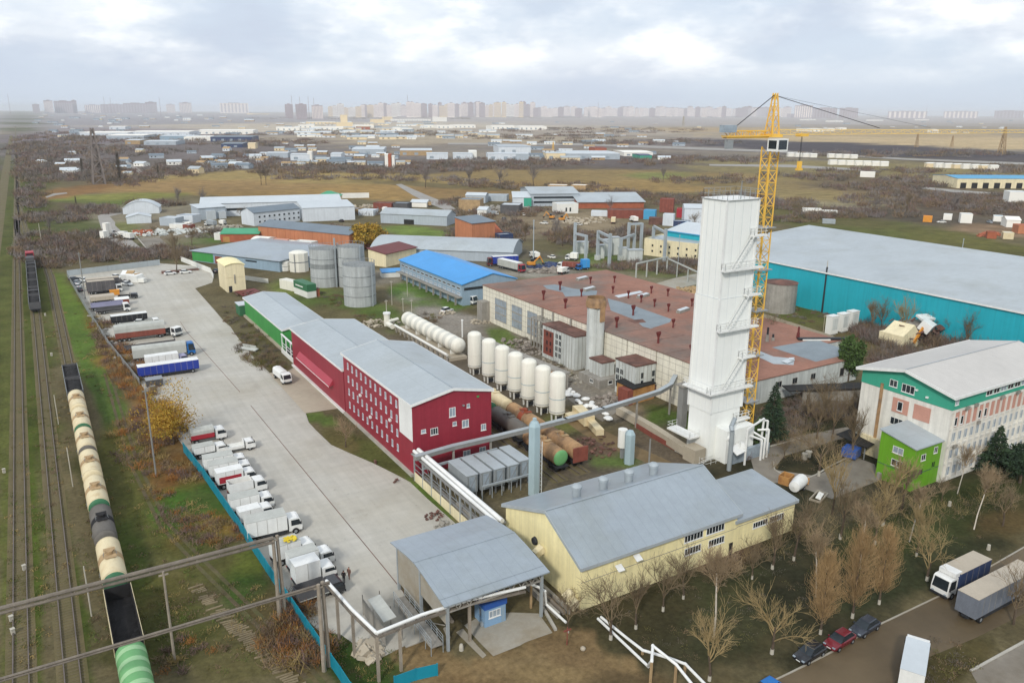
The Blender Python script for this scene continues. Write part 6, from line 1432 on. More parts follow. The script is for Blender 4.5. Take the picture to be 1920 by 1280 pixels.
person('person in a dark maroon jacket just right of the other', *G(655,1085), R(220), 'tar', .14)
# ================================================================ vegetation
class Br:
    """collects tapered 3-sided twigs"""
    def __init__(s): s.p = []; s.q = []; s.r0 = []; s.r1 = []
    def add(s, p, q, r0, r1): s.p.append(p); s.q.append(q); s.r0.append(r0); s.r1.append(r1)
    def arr(s, n=3):
        p = np.array(s.p); q = np.array(s.q); r0 = np.array(s.r0)[:,None,None]; r1 = np.array(s.r1)[:,None,None]
        d = q-p; d /= np.linalg.norm(d,axis=1,keepdims=True)+1e-9
        up = np.where(np.abs(d[:,2:3]) > .9, np.array([[1.,0,0]]), np.array([[0,0,1.]])); a = np.cross(d,up); a /= np.linalg.norm(a,axis=1,keepdims=True); b = np.cross(d,a)
        t = np.arange(n)*2*math.pi/n; ring = a[:,None,:]*np.cos(t)[None,:,None]+b[:,None,:]*np.sin(t)[None,:,None]
        V = np.concatenate([p[:,None,:]+ring*r0, q[:,None,:]+ring*r1],1)
        N_ = len(p); base = (np.arange(N_)*2*n)[:,None,None]; k = np.arange(n); k2 = (k+1)%n
        Fq = np.stack([k,k2,k2+n,k+n],-1)[None]+base
        return V.reshape(-1,3), Fq.reshape(-1,4)
def np_mesh(name, V, Q, mats, mi=None, smooth=False):
    me = bpy.data.meshes.new(name); me.vertices.add(len(V)); me.vertices.foreach_set('co', np.asarray(V,dtype=np.float32).ravel())
    me.loops.add(Q.size); me.loops.foreach_set('vertex_index', Q.ravel().astype(np.int32)); me.polygons.add(len(Q))
    me.polygons.foreach_set('loop_start', np.arange(0,Q.size,Q.shape[1])); me.polygons.foreach_set('loop_total', np.full(len(Q),Q.shape[1]))
    for m in mats: me.materials.append(m)
    if mi is not None: me.polygons.foreach_set('material_index', mi)
    me.update(calc_edges=True); me.validate(); return me
def rot_about(v, ax, a):
    return v*math.cos(a)+np.cross(ax,v)*math.sin(a)+ax*(ax@v)*(1-math.cos(a))
def bare_tree(seed, H_=9., spread=.6, levels=4, trunk_h=.28, r0=.2, kids=(5,5,5,4), lift=.25, twig=.016, lean=0., cf=None):
    """-> (trunk V,Q), (crown V,Q): recursive limbs down to fine twigs"""
    R_ = np.random.RandomState(seed); tr = Br(); cr = Br()
    def grow(p, d, L_, r, lev):
        n = 3 if lev < 2 else 2; b = tr if lev == 0 else cr; pts = [p]
        for k in range(n):
            d = d+R_.normal(0,.12 if lev else .05,3)+np.array((0,0,lift*.3 if lev else 0)); d /= np.linalg.norm(d)
            q = p+d*L_/n; ra = r*(1-.45*k/n); rb = r*(1-.45*(k+1)/n)
            b.add(p,q,max(ra,twig),max(rb,twig*.8)); p = q; pts.append(p)
        if lev >= levels: return
        m = kids[min(lev,len(kids)-1)]
        for k in range(m):
            t = R_.uniform(.3,1.0) if lev else (R_.uniform(.75,1.) if k < m-2 else R_.uniform(.45,.8)); i = min(n-1,int(t*n)); f = t*n-i
            s = pts[i]+(pts[i+1]-pts[i])*f
            ax = np.cross(d,R_.normal(0,1,3)); ax /= np.linalg.norm(ax)+1e-9
            nd = rot_about(d,ax,R_.uniform(.5,1.15)*spread); nd[2] += lift*.5; nd /= np.linalg.norm(nd)
            grow(s,nd,L_*R_.uniform(.5,.82)*(1.0 if lev else H_*(cf or (1-trunk_h)*.66)/L_),r*R_.uniform(.42,.6),lev+1)
    d0 = np.array((lean,lean*.4,1.)); d0 /= np.linalg.norm(d0)
    grow(np.zeros(3),d0,H_*trunk_h if levels > 2 else H_*.5,r0,0)
    return tr.arr(7), cr.arr(3)
def poplar(seed, H_=10., w=1.6, n=520, r0=.16):
    """upright, dense fan of fine shoots on a short pale trunk"""
    R_ = np.random.RandomState(seed); tr = Br(); cr = Br()
    tr.add(np.zeros(3),np.array((.05,0,H_*.22)),r0,r0*.8); tr.add(np.array((.05,0,H_*.22)),np.array((.1,.05,H_*.7)),r0*.8,r0*.3)
    for k in range(n):
        z = H_*R_.uniform(.12,.8); a = R_.uniform(0,6.28); t = z/H_; rad = w*math.sin(min(1,(t+.12))*math.pi)**.7*R_.uniform(.2,1.)
        p = np.array((.05+.1*t,0,z)); q = np.array((rad*math.cos(a),rad*math.sin(a),z+H_*R_.uniform(.06,.16))); cr.add(p*.6+q*.4-(0,0,.3),q,.026,.013)
        for j in range(5):
            q2 = q+np.array((R_.normal(0,.22),R_.normal(0,.22),R_.uniform(.3,1.1))); s = q*(1-j*.12)+p*j*.12; cr.add(s,s+(q2-q),.013,.008)
    return tr.arr(7), cr.arr(3)
def add_tree(name, label, px, py, parts, tw, bark, rz=0., s=1., group=None, limed=.7, xy=None):
    x, y = xy or G(px,py); t = thing(name, label, 'tree', x, y, 0, rz, group); t.scale = (s,)*3
    (tv,tq),(cv,cq) = parts
    key = (id(parts[0][0]),tw,bark)
    if key not in MESH:
        MESH[key] = (np_mesh('trunk',tv,tq,[W(bark)]), np_mesh('crown',cv,cq,[W(tw)]))
    link('trunk',MESH[key][0],t); link('crown',MESH[key][1],t)
    if limed:
        r_ = float(np.abs(tv[:7]).max()); MB().lathe([(r_+.03,.0),(r_+.015,limed)],9).build('limewash',W('limewash'),t)
    return t
T = {k: bare_tree(k, *a) for k, a in {1:(10.5,.7,4,.33,.2,(6,4,5,4),.32,.0145),2:(10,.76,4,.34,.19,(6,4,5,4),.3,.0145),3:(11.,.62,4,.36,.2,(6,4,5,4),.36,.0145),4:(8.5,.82,4,.32,.15,(6,4,5,4),.28,.0135),5:(12.,.52,4,.34,.17,(6,4,5,4),.4,.0145),6:(9.5,.9,4,.3,.2,(5,4,5,4),.22,.0145),7:(11.5,.6,4,.42,.18,(5,5,5,4),.3,.0145)}.items()}
TB = {k: bare_tree(20+k,11.,.75,4,.84,.13,(12,5,5,4),.3,.014,.09*(-1)**k,.3) for k in (1,2)}
TP = {k: poplar(k,12.2,2.5,430) for k in (1,2,3)}
row = [(1145,1198,6,1.0,'wide bare tree with a whitewashed foot nearest the yellow hall corner'),(1192,1178,3,.85,'bare tree second along the yellow hall front'),(1243,1145,4,1.0,'bare tree with a kinked dark trunk before the yellow hall'),(1281,1122,2,.8,'slender bare tree close to the middle of the yellow hall front'),(1448,1066,3,.95,'bare tree before the dark windows of the yellow annex'),(1488,1050,7,.95,'bare tree at the right corner of the yellow annex'),(1410,1085,4,.8,'thin bare sapling under the yellow hall windows'),
 (1065,1185,4,.8,'thin bare tree at the left corner of the yellow hall')]
for i,(px_,py_,k,s,lab) in enumerate(row): add_tree('bare_tree',lab,px_,py_,T[k],'twig','bark',i*1.3,s)
for px_,py_,k,s,lab in ((1338,1195,1,1.05,'pale pinkish birch with two leaning stems in the middle of the park'),(1530,1118,2,.8,'white birch stem behind the left ochre tree'),(1612,1065,1,.75,'reddish birch just above the ochre trees'),(1705,1015,2,.75,'thin birch right of the ochre trees'),(1826,992,1,.8,'leaning pale birch on the upper right lawn'),(1795,925,2,.7,'small birch clump beside the lime annex corner')):
    add_tree('birch_tree',lab,px_,py_,TB[k],'twig_red','birch_bark',px_*.7,s,limed=0)
for px_,py_,k,s,lab in ((1447,1225,1,1.0,'spreading tan bare tree nearest the parked black car'),(1330,1275,2,.95,'tan bare tree by the heating pipes at the bottom edge'),(1718,1042,5,.85,'tan bare tree standing right of the three ochre trees'),(1738,1088,6,1.0,'tan bare tree by the kerb in front of the blue box truck'),(1655,985,7,1.15,'tall tan bare tree behind the ochre trees'),(1640,1020,2,1.0,'second tall tan bare tree behind the ochre trees')):
    add_tree('bare_tree',lab,px_,py_,T[k],'twig_tan','bark',px_*.3,s)
for px_,py_,k,s,lab,tw in ((1575,1010,7,1.05,'grey bare tree behind the leftmost ochre tree','twig'),(1690,960,3,1.0,'grey bare tree between the ochre trees and the lime annex','twig'),(1560,965,5,1.0,'bare tree on the brown lawn right of the yellow annex','twig_tan'),(1880,985,6,.8,'low bare bush-tree on the far right lawn','twig'),(1600,800,6,1.1,'grey bare tree left of the office wall foot','twig'),(1530,830,7,1.05,'grey bare tree by the lawn left of the waste bins','twig')):
    add_tree('bare_tree',lab,px_,py_,T[k],tw,'bark',px_*.37,s,limed=.8 if k in (2,7) else 0)
for px_,py_,k,s,lab in ((1538,1188,1,1.0,'ochre tree nearest the red parked car'),(1598,1158,2,1.08,'tallest ochre tree, second of the three along the kerb'),(1648,1132,3,.98,'rightmost of the three dense ochre trees')):
    add_tree('ochre_tree',lab,px_,py_,TP[k],'twig_ochre','bark',k,s,'dense ochre trees along the kerb')
for px_,py_,k,s,lab in ((1535,892,1,1.15,'broad bare tree with whitewashed foot on the lawn left of the office block'),(1596,862,3,1.1,'dark bare tree against the white wall of the office block'),(1510,800,2,.9,'bare tree by the covered walkway'),(1560,825,5,1.0,'bare tree behind the waste bins'),(1545,770,4,1.1,'bare shrubby tree along the covered walkway roof'),(1470,860,4,.6,'small bare tree near the crane foot'),(1900,1170,4,1.1,'tan bare shrub tree in front of the grey semi-trailer'),(1865,930,4,.7,'bare sapling under the office windows'),(1765,940,4,.6,'reddish bare sapling at the foot of the lime annex')):
    add_tree('bare_tree',lab,px_,py_,T[k],'twig','bark',px_*.5,s,limed=.9 if k==1 else 0)
add_tree('bare_tree','lone bare tree with brown twigs at the lawn beside the red hall',648,838,T[1],'twig_red','bark',.4,.72,limed=0)
add_tree('bare_tree','dense bare tree at the end of the truck yard',332,512,T[2],'twig','bark',1.,1.35,limed=0)
for px_,py_,k,s,lab in ((1690,640,5,1.2,'tall pale bare tree before the cyan warehouse'),(1632,625,3,1.1,'bare tree left of the wrecked house by the cyan wall'),(1652,620,2,1.0,'bare tree close beside the tall pale tree at the cyan wall'),(1760,640,1,1.1,'round bare tree right of the wrecked house'),(1810,655,2,1.1,'bare tree behind the office roof'),(1885,665,3,1.2,'bare tree near the right end of the cyan wall'),(1840,650,4,1.2,'low bare tree between two others before the cyan wall'),(1447,640,4,1.1,'bare tree beside the grey round tank')):
    add_tree('bare_tree',lab,px_,py_,T[k],'twig_tan' if k==5 else 'twig','bark',px_*.9,s,limed=0)
# leafy crowns: leaf sprays through the crown volume
def leaf_cloud(seed, n, pts, size, aspect=2.2, droop=0.):
    """pts: (centre, radii) lobes -> quads"""
    R_ = np.random.RandomState(seed); C_ = []
    w = np.array([r[0]*r[1]*r[2] for _,r in pts]); w /= w.sum()
    for (c,r),k in zip(pts,(w*n).astype(int)):
        v = R_.normal(0,1,(k,3)); v /= np.linalg.norm(v,axis=1,keepdims=True); u = R_.uniform(.35,1,(k,1))**.6
        C_.append(np.array(c)+v*u*np.array(r)*(1+.18*np.sin(v[:,:1]*7+v[:,1:2]*5+seed)))
    C_ = np.vstack(C_); N_ = len(C_)
    a = R_.normal(0,1,(N_,3)); a[:,2] -= droop; a /= np.linalg.norm(a,axis=1,keepdims=True); b = np.cross(a,R_.normal(0,1,(N_,3))); b /= np.linalg.norm(b,axis=1,keepdims=True)
    s = size*R_.uniform(.6,1.4,(N_,1)); a = a*s*aspect; b = b*s
    V = np.stack([C_-a-b*.4,C_-a*.2+b,C_+a,C_-b],1).reshape(-1,3); return V, np.arange(4*N_).reshape(-1,4)
def crown_tree(name, label, px, py, lobes, n, size, m, trunk_h, r0, seed, xy=None, limbs=None, aspect=2.2, droop=0):
    x, y = xy or G(px,py); t = thing(name, label, 'tree', x, y); b = MB(); b.cyl((0,0,0),(.1,.05,trunk_h),r0,r0*.6,8)
    R_ = random.Random(seed)
    for c,r in lobes[:8]: b.cyl((.05,0,trunk_h*.6),(c[0],c[1],c[2]),r0*.5,r0*.12,5)
    b.build('trunk',W('bark'),t); V,Q = leaf_cloud(seed,n,lobes,size,aspect,droop); link('crown',np_mesh('crown',V,Q,[W(m)]),t); return t
def lob(seed, n, R0, H0, H1):
    r_ = random.Random(seed); return [((r_.uniform(-R0,R0)*.62,r_.uniform(-R0,R0)*.62,r_.uniform(H0,H1)),(R0*r_.uniform(.35,.6),R0*r_.uniform(.35,.6),(H1-H0)*r_.uniform(.2,.42)+.6)) for k in range(n)]
crown_tree('golden_tree','round golden yellow tree behind the silos',695,466,lob(5,16,8.2,4.5,9.6),9000,.24,'leaf_gold',6,.35,5)
crown_tree('evergreen_tree','tall rounded green tree between the factory and the office block',1590,715,lob(8,12,2.9,3,10),5000,.16,'leaf_green',7,.2,8,droop=.4)
def conifer(label, px, py, H_, R0, seed, m='needle', trunk=.18):
    x, y = G(px,py); t = thing('conifer_tree', label, 'tree', x, y); MB().cyl((0,0,0),(0,0,H_*.95),trunk,.04,8).build('trunk',W('bark'),t)
    R_ = np.random.RandomState(seed); Cs = []; As = []; 
    n = 4200; z = H_*(1-np.sqrt(R_.uniform(0,1,n))*.92); a = R_.uniform(0,6.28,n); tier = .78+.22*np.sin(z*5.5+np.sin(a*3)*.9); rr_ = R0*(1-z/H_)**.82*tier*(1+.2*np.sin(a*5+seed))*R_.uniform(.25,1,n)**.5
    C_ = np.stack([rr_*np.cos(a),rr_*np.sin(a),z-.16*rr_],-1); d = np.stack([np.cos(a),np.sin(a),-.35+R_.normal(0,.3,n)],-1); d += R_.normal(0,.3,(n,3)); d /= np.linalg.norm(d,axis=1,keepdims=True); b = np.cross(d,R_.normal(0,1,(n,3))); b /= np.linalg.norm(b,axis=1,keepdims=True)
    s = R_.uniform(.12,.26,(n,1)); V = np.stack([C_-d*s*1.2,C_+b*s*.55,C_+d*s*1.6,C_-b*s*.55],1).reshape(-1,3); link('crown',np_mesh('crown',V,np.arange(4*n).reshape(-1,4),[W(m)]),t); return t
conifer('dark spruce between the crane foot and the derelict factory',1445,822,11.5,3.6,1); conifer('pointed dark spruce in front of the office windows',1862,888,9.2,3.6,2)
conifer('shorter olive conifer at the foot of the crane',1418,838,6.0,2.6,5,'leaf_green')
crown_tree('evergreen_tree','dark rounded evergreen at the right edge beside the office block',1912,905,lob(13,9,3.2,2,5),3600,.17,'needle',3,.25,13)
# golden willow in the yard: fine twig crown with lingering leaves
w1 = bare_tree(41,8.5,.95,5,.22,.34,(7,6,5,4,3),.28,.018)
add_tree('golden_willow','broad golden-twigged tree with thinning leaves beside the lower trucks',325,832,w1,'twig_gold','bark',.5,1.1,limed=0)
x, y = G(325,832); V,Q = leaf_cloud(3,2600,lob(31,14,5.6,2.6,8.4),.085,2.0); link('leaves',np_mesh('leaves',V,Q,[W('leaf_gold')]),bpy.data.objects['golden_willow'])

# ---- scrub and rough grass as uncountable cover
def scrub(name, label, zones, mats, blades, seed, px=True, thin=.03, wide=False):
    """zones: (px, py, rx, ry, count, height m, spread m, tilt); each bush is a burst of thin stems"""
    R_ = np.random.RandomState(seed); Vs = []; mi = []
    for z in zones:
        cx_, cy_, rx, ry, n, h, w = z[:7]; tl = R(z[7]) if len(z) > 7 else 0
        for k in range(n):
            a = R_.uniform(0,6.28); d = math.sqrt(R_.uniform()); u = rx*d*math.cos(a); v = ry*d*math.sin(a)
            X,Y = G(cx_+u*math.cos(tl)-v*math.sin(tl), cy_+u*math.sin(tl)+v*math.cos(tl)); s = R_.uniform(.5,1.3); nb = blades
            far = max(1.,math.hypot(X,Y)/170.)
            az = R_.uniform(0,6.28,nb); el = R_.uniform(.25,1.45,nb); d3 = np.stack([np.cos(az)*np.cos(el),np.sin(az)*np.cos(el),np.sin(el)],-1)
            ln = h*s*R_.uniform(.45,1.,nb)[:,None]; off = R_.normal(0,w*.4,(nb,3)); off[:,2] = 0
            st = np.array((X,Y,0))+off; st[:,2] = ln[:,0]*R_.uniform(0,.45,nb); e = st+d3*ln*.75; wd = np.cross(d3,R_.normal(0,1,(nb,3))); wd /= np.linalg.norm(wd,axis=1,keepdims=True); wd *= thin*far*R_.uniform(.6,1.4,(nb,1))
            Vs.append(np.stack([st-wd,st+wd,e+wd*.5,e-wd*.5],1).reshape(-1,3)); mi.append(np.full(nb,R_.randint(len(mats))))
    V = np.vstack(Vs); Q = np.arange(len(V)).reshape(-1,4); o = link(name,np_mesh(name,V,Q,[W(m) for m in mats],np.concatenate(mi)))
    o['kind'] = 'stuff'; return tag(o,label,'scrub')
mat('scrub_rust',(150,104,56),.95,.3,.4); mat('scrub_brown',(122,104,82),.95,.3,.4); mat('scrub_red',(118,98,90),.95,.3,.4); mat('scrub_dark',(104,96,86),.95,.3,.3); mat('scrub_grey',(126,118,114),.95,.3,.3); mat('grass_dry',(150,130,84),.95,.3,.4); mat('grass_green',(92,108,50),.95,.3,.4); mat('weed_olive',(104,100,56),.95,.3,.4)
scrub('rail_scrub','rust and straw coloured scrub along the left fence of the truck yard',[(215,665,26,80,80,1.6,1.6,-28),(250,700,36,60,90,1.5,1.6,-28),(285,780,40,30,34,1.5,1.6),(255,830,50,50,46,1.3,1.6),(300,810,50,30,40,1.4,1.5),(345,885,40,20,22,1.1,1.2),(350,975,60,40,34,.9,1.3),(420,1005,60,24,30,.9,1.2),(560,1150,30,40,36,1.5,1.4),(540,1210,50,50,50,1.4,1.4),(600,1215,26,30,24,1.4,1.3),(300,900,30,40,14,1.,1.2),(340,1230,90,40,16,.8,1.)],['scrub_rust','scrub_brown','grass_dry','scrub_red'],90,1)
scrub('verge_weeds','low olive weeds and dry grass on the railway verge',[(60,1000,50,260,170,.35,.8),(110,760,40,160,110,.35,.8),(250,1050,130,180,210,.4,.9),(430,1180,130,90,110,.45,.9),(180,640,50,120,110,.4,.9,-20),(60,520,40,120,60,.4,1.),(690,1235,70,40,60,.3,.6)],['weed_olive','grass_green','grass_dry','scrub_brown'],26,2,thin=.035)
scrub('park_weeds','patchy grass and leaf litter under the bare trees of the park',[(1350,1130,190,90,80,.2,.8,-18),(1560,1040,160,90,60,.2,.8,-18),(1750,990,170,60,50,.2,.8,-18),(1530,840,90,40,50,.3,.8),(1760,1240,70,40,40,.45,.9),(1640,930,80,30,30,.3,.8)],['weed_olive','scrub_dark','scrub_brown'],26,3,thin=.035)
scrub('slope_scrub','brown brambles on the bank between the yard and the green shed',[(480,650,50,34,90,1.2,1.3,50),(430,590,20,16,20,.6,1.,40),(520,690,20,12,24,1.,1.),(620,560,30,16,20,.9,1.4),(690,600,40,10,20,.7,1.3),(800,600,26,10,20,1.,1.2),(1000,645,20,14,16,.8,1.2),(1070,690,40,16,24,.7,1.),(1330,745,30,20,12,.6,1.)],['scrub_brown','scrub_dark','weed_olive'],70,4)
scrub('wall_scrub','bare brushwood along the foot of the cyan warehouse',[(1640,630,50,16,110,2.8,2.,14),(1800,650,110,16,190,4.2,2.6,14),(1670,675,40,20,90,2.4,1.8),(1720,668,60,10,60,3,2.,14),(1500,590,50,16,26,.7,1.4),(1550,650,40,16,26,1.,1.4),(1480,790,70,30,60,1.6,1.6),(1560,760,80,30,80,2.2,1.8),(1400,850,14,14,14,1.4,1.2)],['scrub_brown','scrub_dark','scrub_grey','scrub_red'],80,5)
scrub('park_thicket','thin grey-brown saplings and brush filling the gaps between the park trees',[(1590,980,110,40,24,4,1.6,-14),(1480,1010,70,40,12,3.4,1.6,-14),(1690,990,80,30,12,3.2,1.6,-14),(1560,830,90,40,34,4,1.8),(1480,860,60,24,16,2.2,1.5),(1840,950,80,24,18,2.2,1.4,-14),(1350,1060,120,24,20,2.6,1.3,-18)],['twig','twig_tan'],30,12,thin=.014)
Z = []
for c in ((100,265,80,16),(70,285,60,16),(230,262,120,8),(880,405,50,14),(960,430,40,16),(1110,450,50,14),(1180,440,40,14),(850,380,30,8),(690,400,40,6),(600,430,40,6),(1000,400,60,8),(1300,440,30,20),(400,440,40,8),(1420,300,80,8),(1330,340,120,6),(1500,330,140,4),(1400,370,60,5),(90,470,70,34),(170,455,70,20),(230,480,80,14),(330,475,50,12),(100,410,70,10),(180,395,60,8),(60,370,26,22),(290,385,60,6),(60,320,30,30),(110,320,60,24),(180,320,60,24),(250,335,60,16),(330,320,60,16),(400,312,60,12),(470,300,60,16),(545,320,80,12),(640,315,80,10),(740,322,90,9),(830,315,90,10),(900,305,90,8),(960,312,90,8),(1050,305,70,7),(1230,303,70,9),(1300,300,50,7),(900,345,60,8),(970,352,40,5),(1080,350,60,5),(1130,365,90,8),(1230,375,70,10),(1300,375,40,10),(1480,385,50,12),(1560,400,70,8),(1640,402,90,9),(1700,375,130,16),(1850,385,80,20),(1780,340,150,12),(1640,352,110,6),(1560,335,60,5),(1880,320,60,8),(1500,412,60,6),(1060,445,40,16),(930,450,50,12),(700,445,20,6),(1180,500,70,8),(1270,500,60,14),(860,440,30,10),(450,395,20,8),(1130,245,200,6),(1000,258,160,5),(1250,268,160,5),(700,250,200,6),(300,255,200,8),(200,285,160,10),(480,268,140,8),(1700,290,200,6),(1650,322,120,5),(800,338,80,4),(640,335,140,4),(1100,268,100,4),(740,222,300,2),(1150,219,300,2)):
    d = math.hypot(*G(c[0],c[1])); w = max(2.,d*.005); n = int(max(8,min(190, c[2]*c[3]*.10*(1 if d<700 else .8)))); Z.append((*c,n,max(1.6,min(6.5,1.2+d*.004)),w*1.6))
scrub('far_woodland','grey-brown bare brushwood and thickets spread over the distant plain',Z,['scrub_dark','scrub_grey','scrub_brown','scrub_red'],46,6,thin=.045)
# ================================================================ works and depots north of the yard
r = fshed('depot_hall','grey-green depot with a low hipped steel roof behind the cream tower house','building',(362,489),(525,510),38,0,'blue_wall','roof_steel',kind='hip',rise=2.6,h=4.4,over=.8)
MB().box(-.06,12,-.08,-.004,.3,3.9).build('green_cladding', W('green_wall'), r); MB().box(13,17,-.08,-.004,.2,3.2).build('red_door', W('rust_red'), r); MB().box(30,36,-.05,-.003,2.6,3.2).build('window', W('glass'), r)
r = fshed('depot_hall','flat grey extension of the depot beside the many-sided cream tank','building',(527,508),(596,500),20,0,'blue_wall','roof_steel',kind='mono',rise=1.0,h=4.4)
for k,(px_,py_,w_,d_,h_,m,lab) in enumerate(((470,464,6,9,3.0,'far_white','pinkish white tent hall behind the depot roof'),(497,463,8,6,2.2,'salmon','pale pink tent hall beside the white one behind the depot'),(512,467,8,5,2.6,'tank_cream','small cream machinery shed behind the depot, left one'),(530,467,9,5,3,'tank_white','small white machinery shed behind the depot, middle one'),(550,468,7,5,3.4,'white_wall','small white machinery shed behind the depot, right one'))):
    x, y = G(px_,py_); shed('tent_hall' if k<2 else 'machine_shed',lab,'tent' if k<2 else 'shed',x,y,-.9,w_*1.4,d_,h_,m,m if k<2 else 'roof_pale',kind='arch' if k<2 else 'flat',rise=1.4,over=.1)
r = fshed('orange_warehouse','long orange-brown warehouse with a dark slate gable roof','building',(486,452),(656,471),16,0,'orange_wall','roof_dark',axis='u',rise=2.0,h=7.2,over=.4)
for k in range(10): MB().box(k*5.6+.4,k*5.6+.5,-.04,-.003,0,7.1).build('wall_joint', W('brick'), r)
r = fshed('green_roof_store','red walled store with a patched green roof left of the orange warehouse','building',(415,454),(486,454),13,0,'brick','roof_green',axis='u',rise=1.6,h=3.9,over=.4); MB().box(1,4,-.05,-.004,0,2.6).build('shutter', W('wood'), r)
x, y = G(402,450); r = shed('gate_kiosk','white kiosk with a bright red front at the end of the green-roofed store','kiosk',x,y,-.6,6,4,2.8,'white_wall','roof_pale',kind='flat'); MB().box(3,5.9,-.06,-.004,.1,2.6).build('red_panel', W('truck_red'), r)
r = fshed('white_warehouse','sprawling white warehouse with a long pale roof in the middle distance','building',(378,407),(640,399),26,0,'pale_wall','roof_pale',axis='u',rise=2.4,h=7.5,over=.5); MB().box(14,26,-.05,-.004,3.2,4.6).build('window', W('glass'), r)
r = fshed('white_warehouse','plain pale block projecting from the right end of the sprawling white warehouse','building',(569,416),(666,412),26,0,'pale_wall','roof_pale',kind='mono',rise=1.2,h=7.4,over=.3)
r = fshed('warehouse_office','white two storey office with a dark grey roof before the sprawling warehouse','building',(477,424),(563,414),12,0,'pale_wall','roof_dark',axis='u',rise=2.2,h=7.0,over=.4); windows(r,30,12,'f',fr(2,30,9),[4.6,2.0],1.3,1.2,'pale_wall','glass',0)
r = fshed('steel_plant','pale steel clad plant block at the left end of the sprawling warehouse','building',(374,413),(424,409),12,0,'grey_wall','roof_pale',kind='mono',rise=1.0,h=6.6); MB().box(4,9,-1.6,-.003,0,5.0).box(11,15,-1.2,-.003,0,4.2).build('bay', W('roof_pale'), r)
r = fshed('arched_hangar','pale arched hangar by the winding grey track','hangar',(231,402),(299,400),13,0,'pale_wall','roof_pale',kind='arch',axis='v',rise=4.0,h=3.4,over=.3)
r = fshed('arched_hangar','smaller gabled tent hall in front of the arched hangar','hangar',(238,420),(284,418),10,0,'pale_wall','roof_pale',axis='v',rise=1.6,h=3.4,over=.3)
r = fshed('round_pavilion','cream drum pavilion with a green domed roof in the stubble fields','building',(594,386),(636,386),14,0,'cream_wall','roof_green',kind='hip',rise=3,h=6,over=.5)
r = fshed('field_wall_shed','cream block at the foot of the green domed pavilion','building',(586,392),(640,392),10,0,'cream_wall','apron',kind='flat',h=3)
fence('white wall running right of the green domed pavilion',[(640,372),(692,371)],3.6,'white_wall','wall',4,'wall')
r = fshed('long_shed','long derelict grey shed with a ridged asbestos roof behind the golden tree','building',(714,418),(838,424),14,0,'grey_wall','roof_grey',axis='u',rise=2.4,h=5.2,over=.4); MB().box(14,20,-.05,-.004,0,2.6).build('gate', W('dark'), r)
r = fshed('curved_shed','low grey shed with a wavy arched roof behind the blue-roofed block','building',(697,482),(960,492),26,0,'grey_wall','roof_grey',kind='arch',axis='u',rise=3.2,h=4.0,over=.5); MB().box(3,8,-.05,-.004,0,3.2).build('gate', W('dark'), r)  # dark panel on the wall stands in for a shaded opening
r = fshed('cream_house','small cream gatehouse with a dark red roof by the blue-roofed block','building',(724,501),(781,487),9,0,'cream_wall','roof_red',kind='mono',rise=1.4,h=5.2)
r = fshed('steel_hall','grey steel office hall with a broad pale roof and ribbon windows','building',(995,387),(1085,386),44,0,'grey_wall','roof_grey',axis='u',rise=2.6,h=8,over=.6); [MB().box(2,34,-.05,-.004,z,z+1.3).build('window', W('glass'), r) for z in (2.0,5.0)]
r = fshed('long_canopy','low wide grey canopy roof on brown walls right of the steel office hall','building',(1085,391),(1207,390),24,0,'brick','roof_grey',kind='mono',rise=3.5,h=4,over=1)
r = fshed('white_block','white two storey block in front of the steel office hall','building',(1044,401),(1084,400),10,0,'white_wall','roof_pale',kind='flat',h=5.6); windows(r,12,8,'f',[6,8.6],[2.4],1.2,2.6,'white_wall','glass',0)
r = fshed('glass_block','small block with a green glazed corner left of the steel office hall','building',(962,388),(994,388),12,0,'pale_wall','roof_pale',kind='mono',rise=2.5,h=6); MB().box(7,12,-.06,-.004,.3,6).build('green_panel', W('office_green'), r)
r = fshed('brick_ruin','tall orange brick building with a broken dark roof','building',(885,455),(928,450),14,0,'orange_wall','roof_dark',kind='mono',rise=1.5,h=9); MB().extrude_x([(0,0),(12,0),(12,7)],12.5,22).build('collapsed_wing', W('brick'), r)
r = fshed('teal_shack','small dull teal shack beside the broken orange building','shed',(936,452),(962,450),6,0,'navy','roof_steel',kind='flat',h=2.6)
r = fshed('plant_office','long cream plant office with small dark windows left of the white tower','building',(1207,478),(1306,490),16,0,'cream_wall','roof_grey',kind='flat',h=7.0,parapet=.4); windows(r,34,16,'f',fr(2,34,8),[4.6,2.2],1.0,1.1,'cream_wall','glass',0)
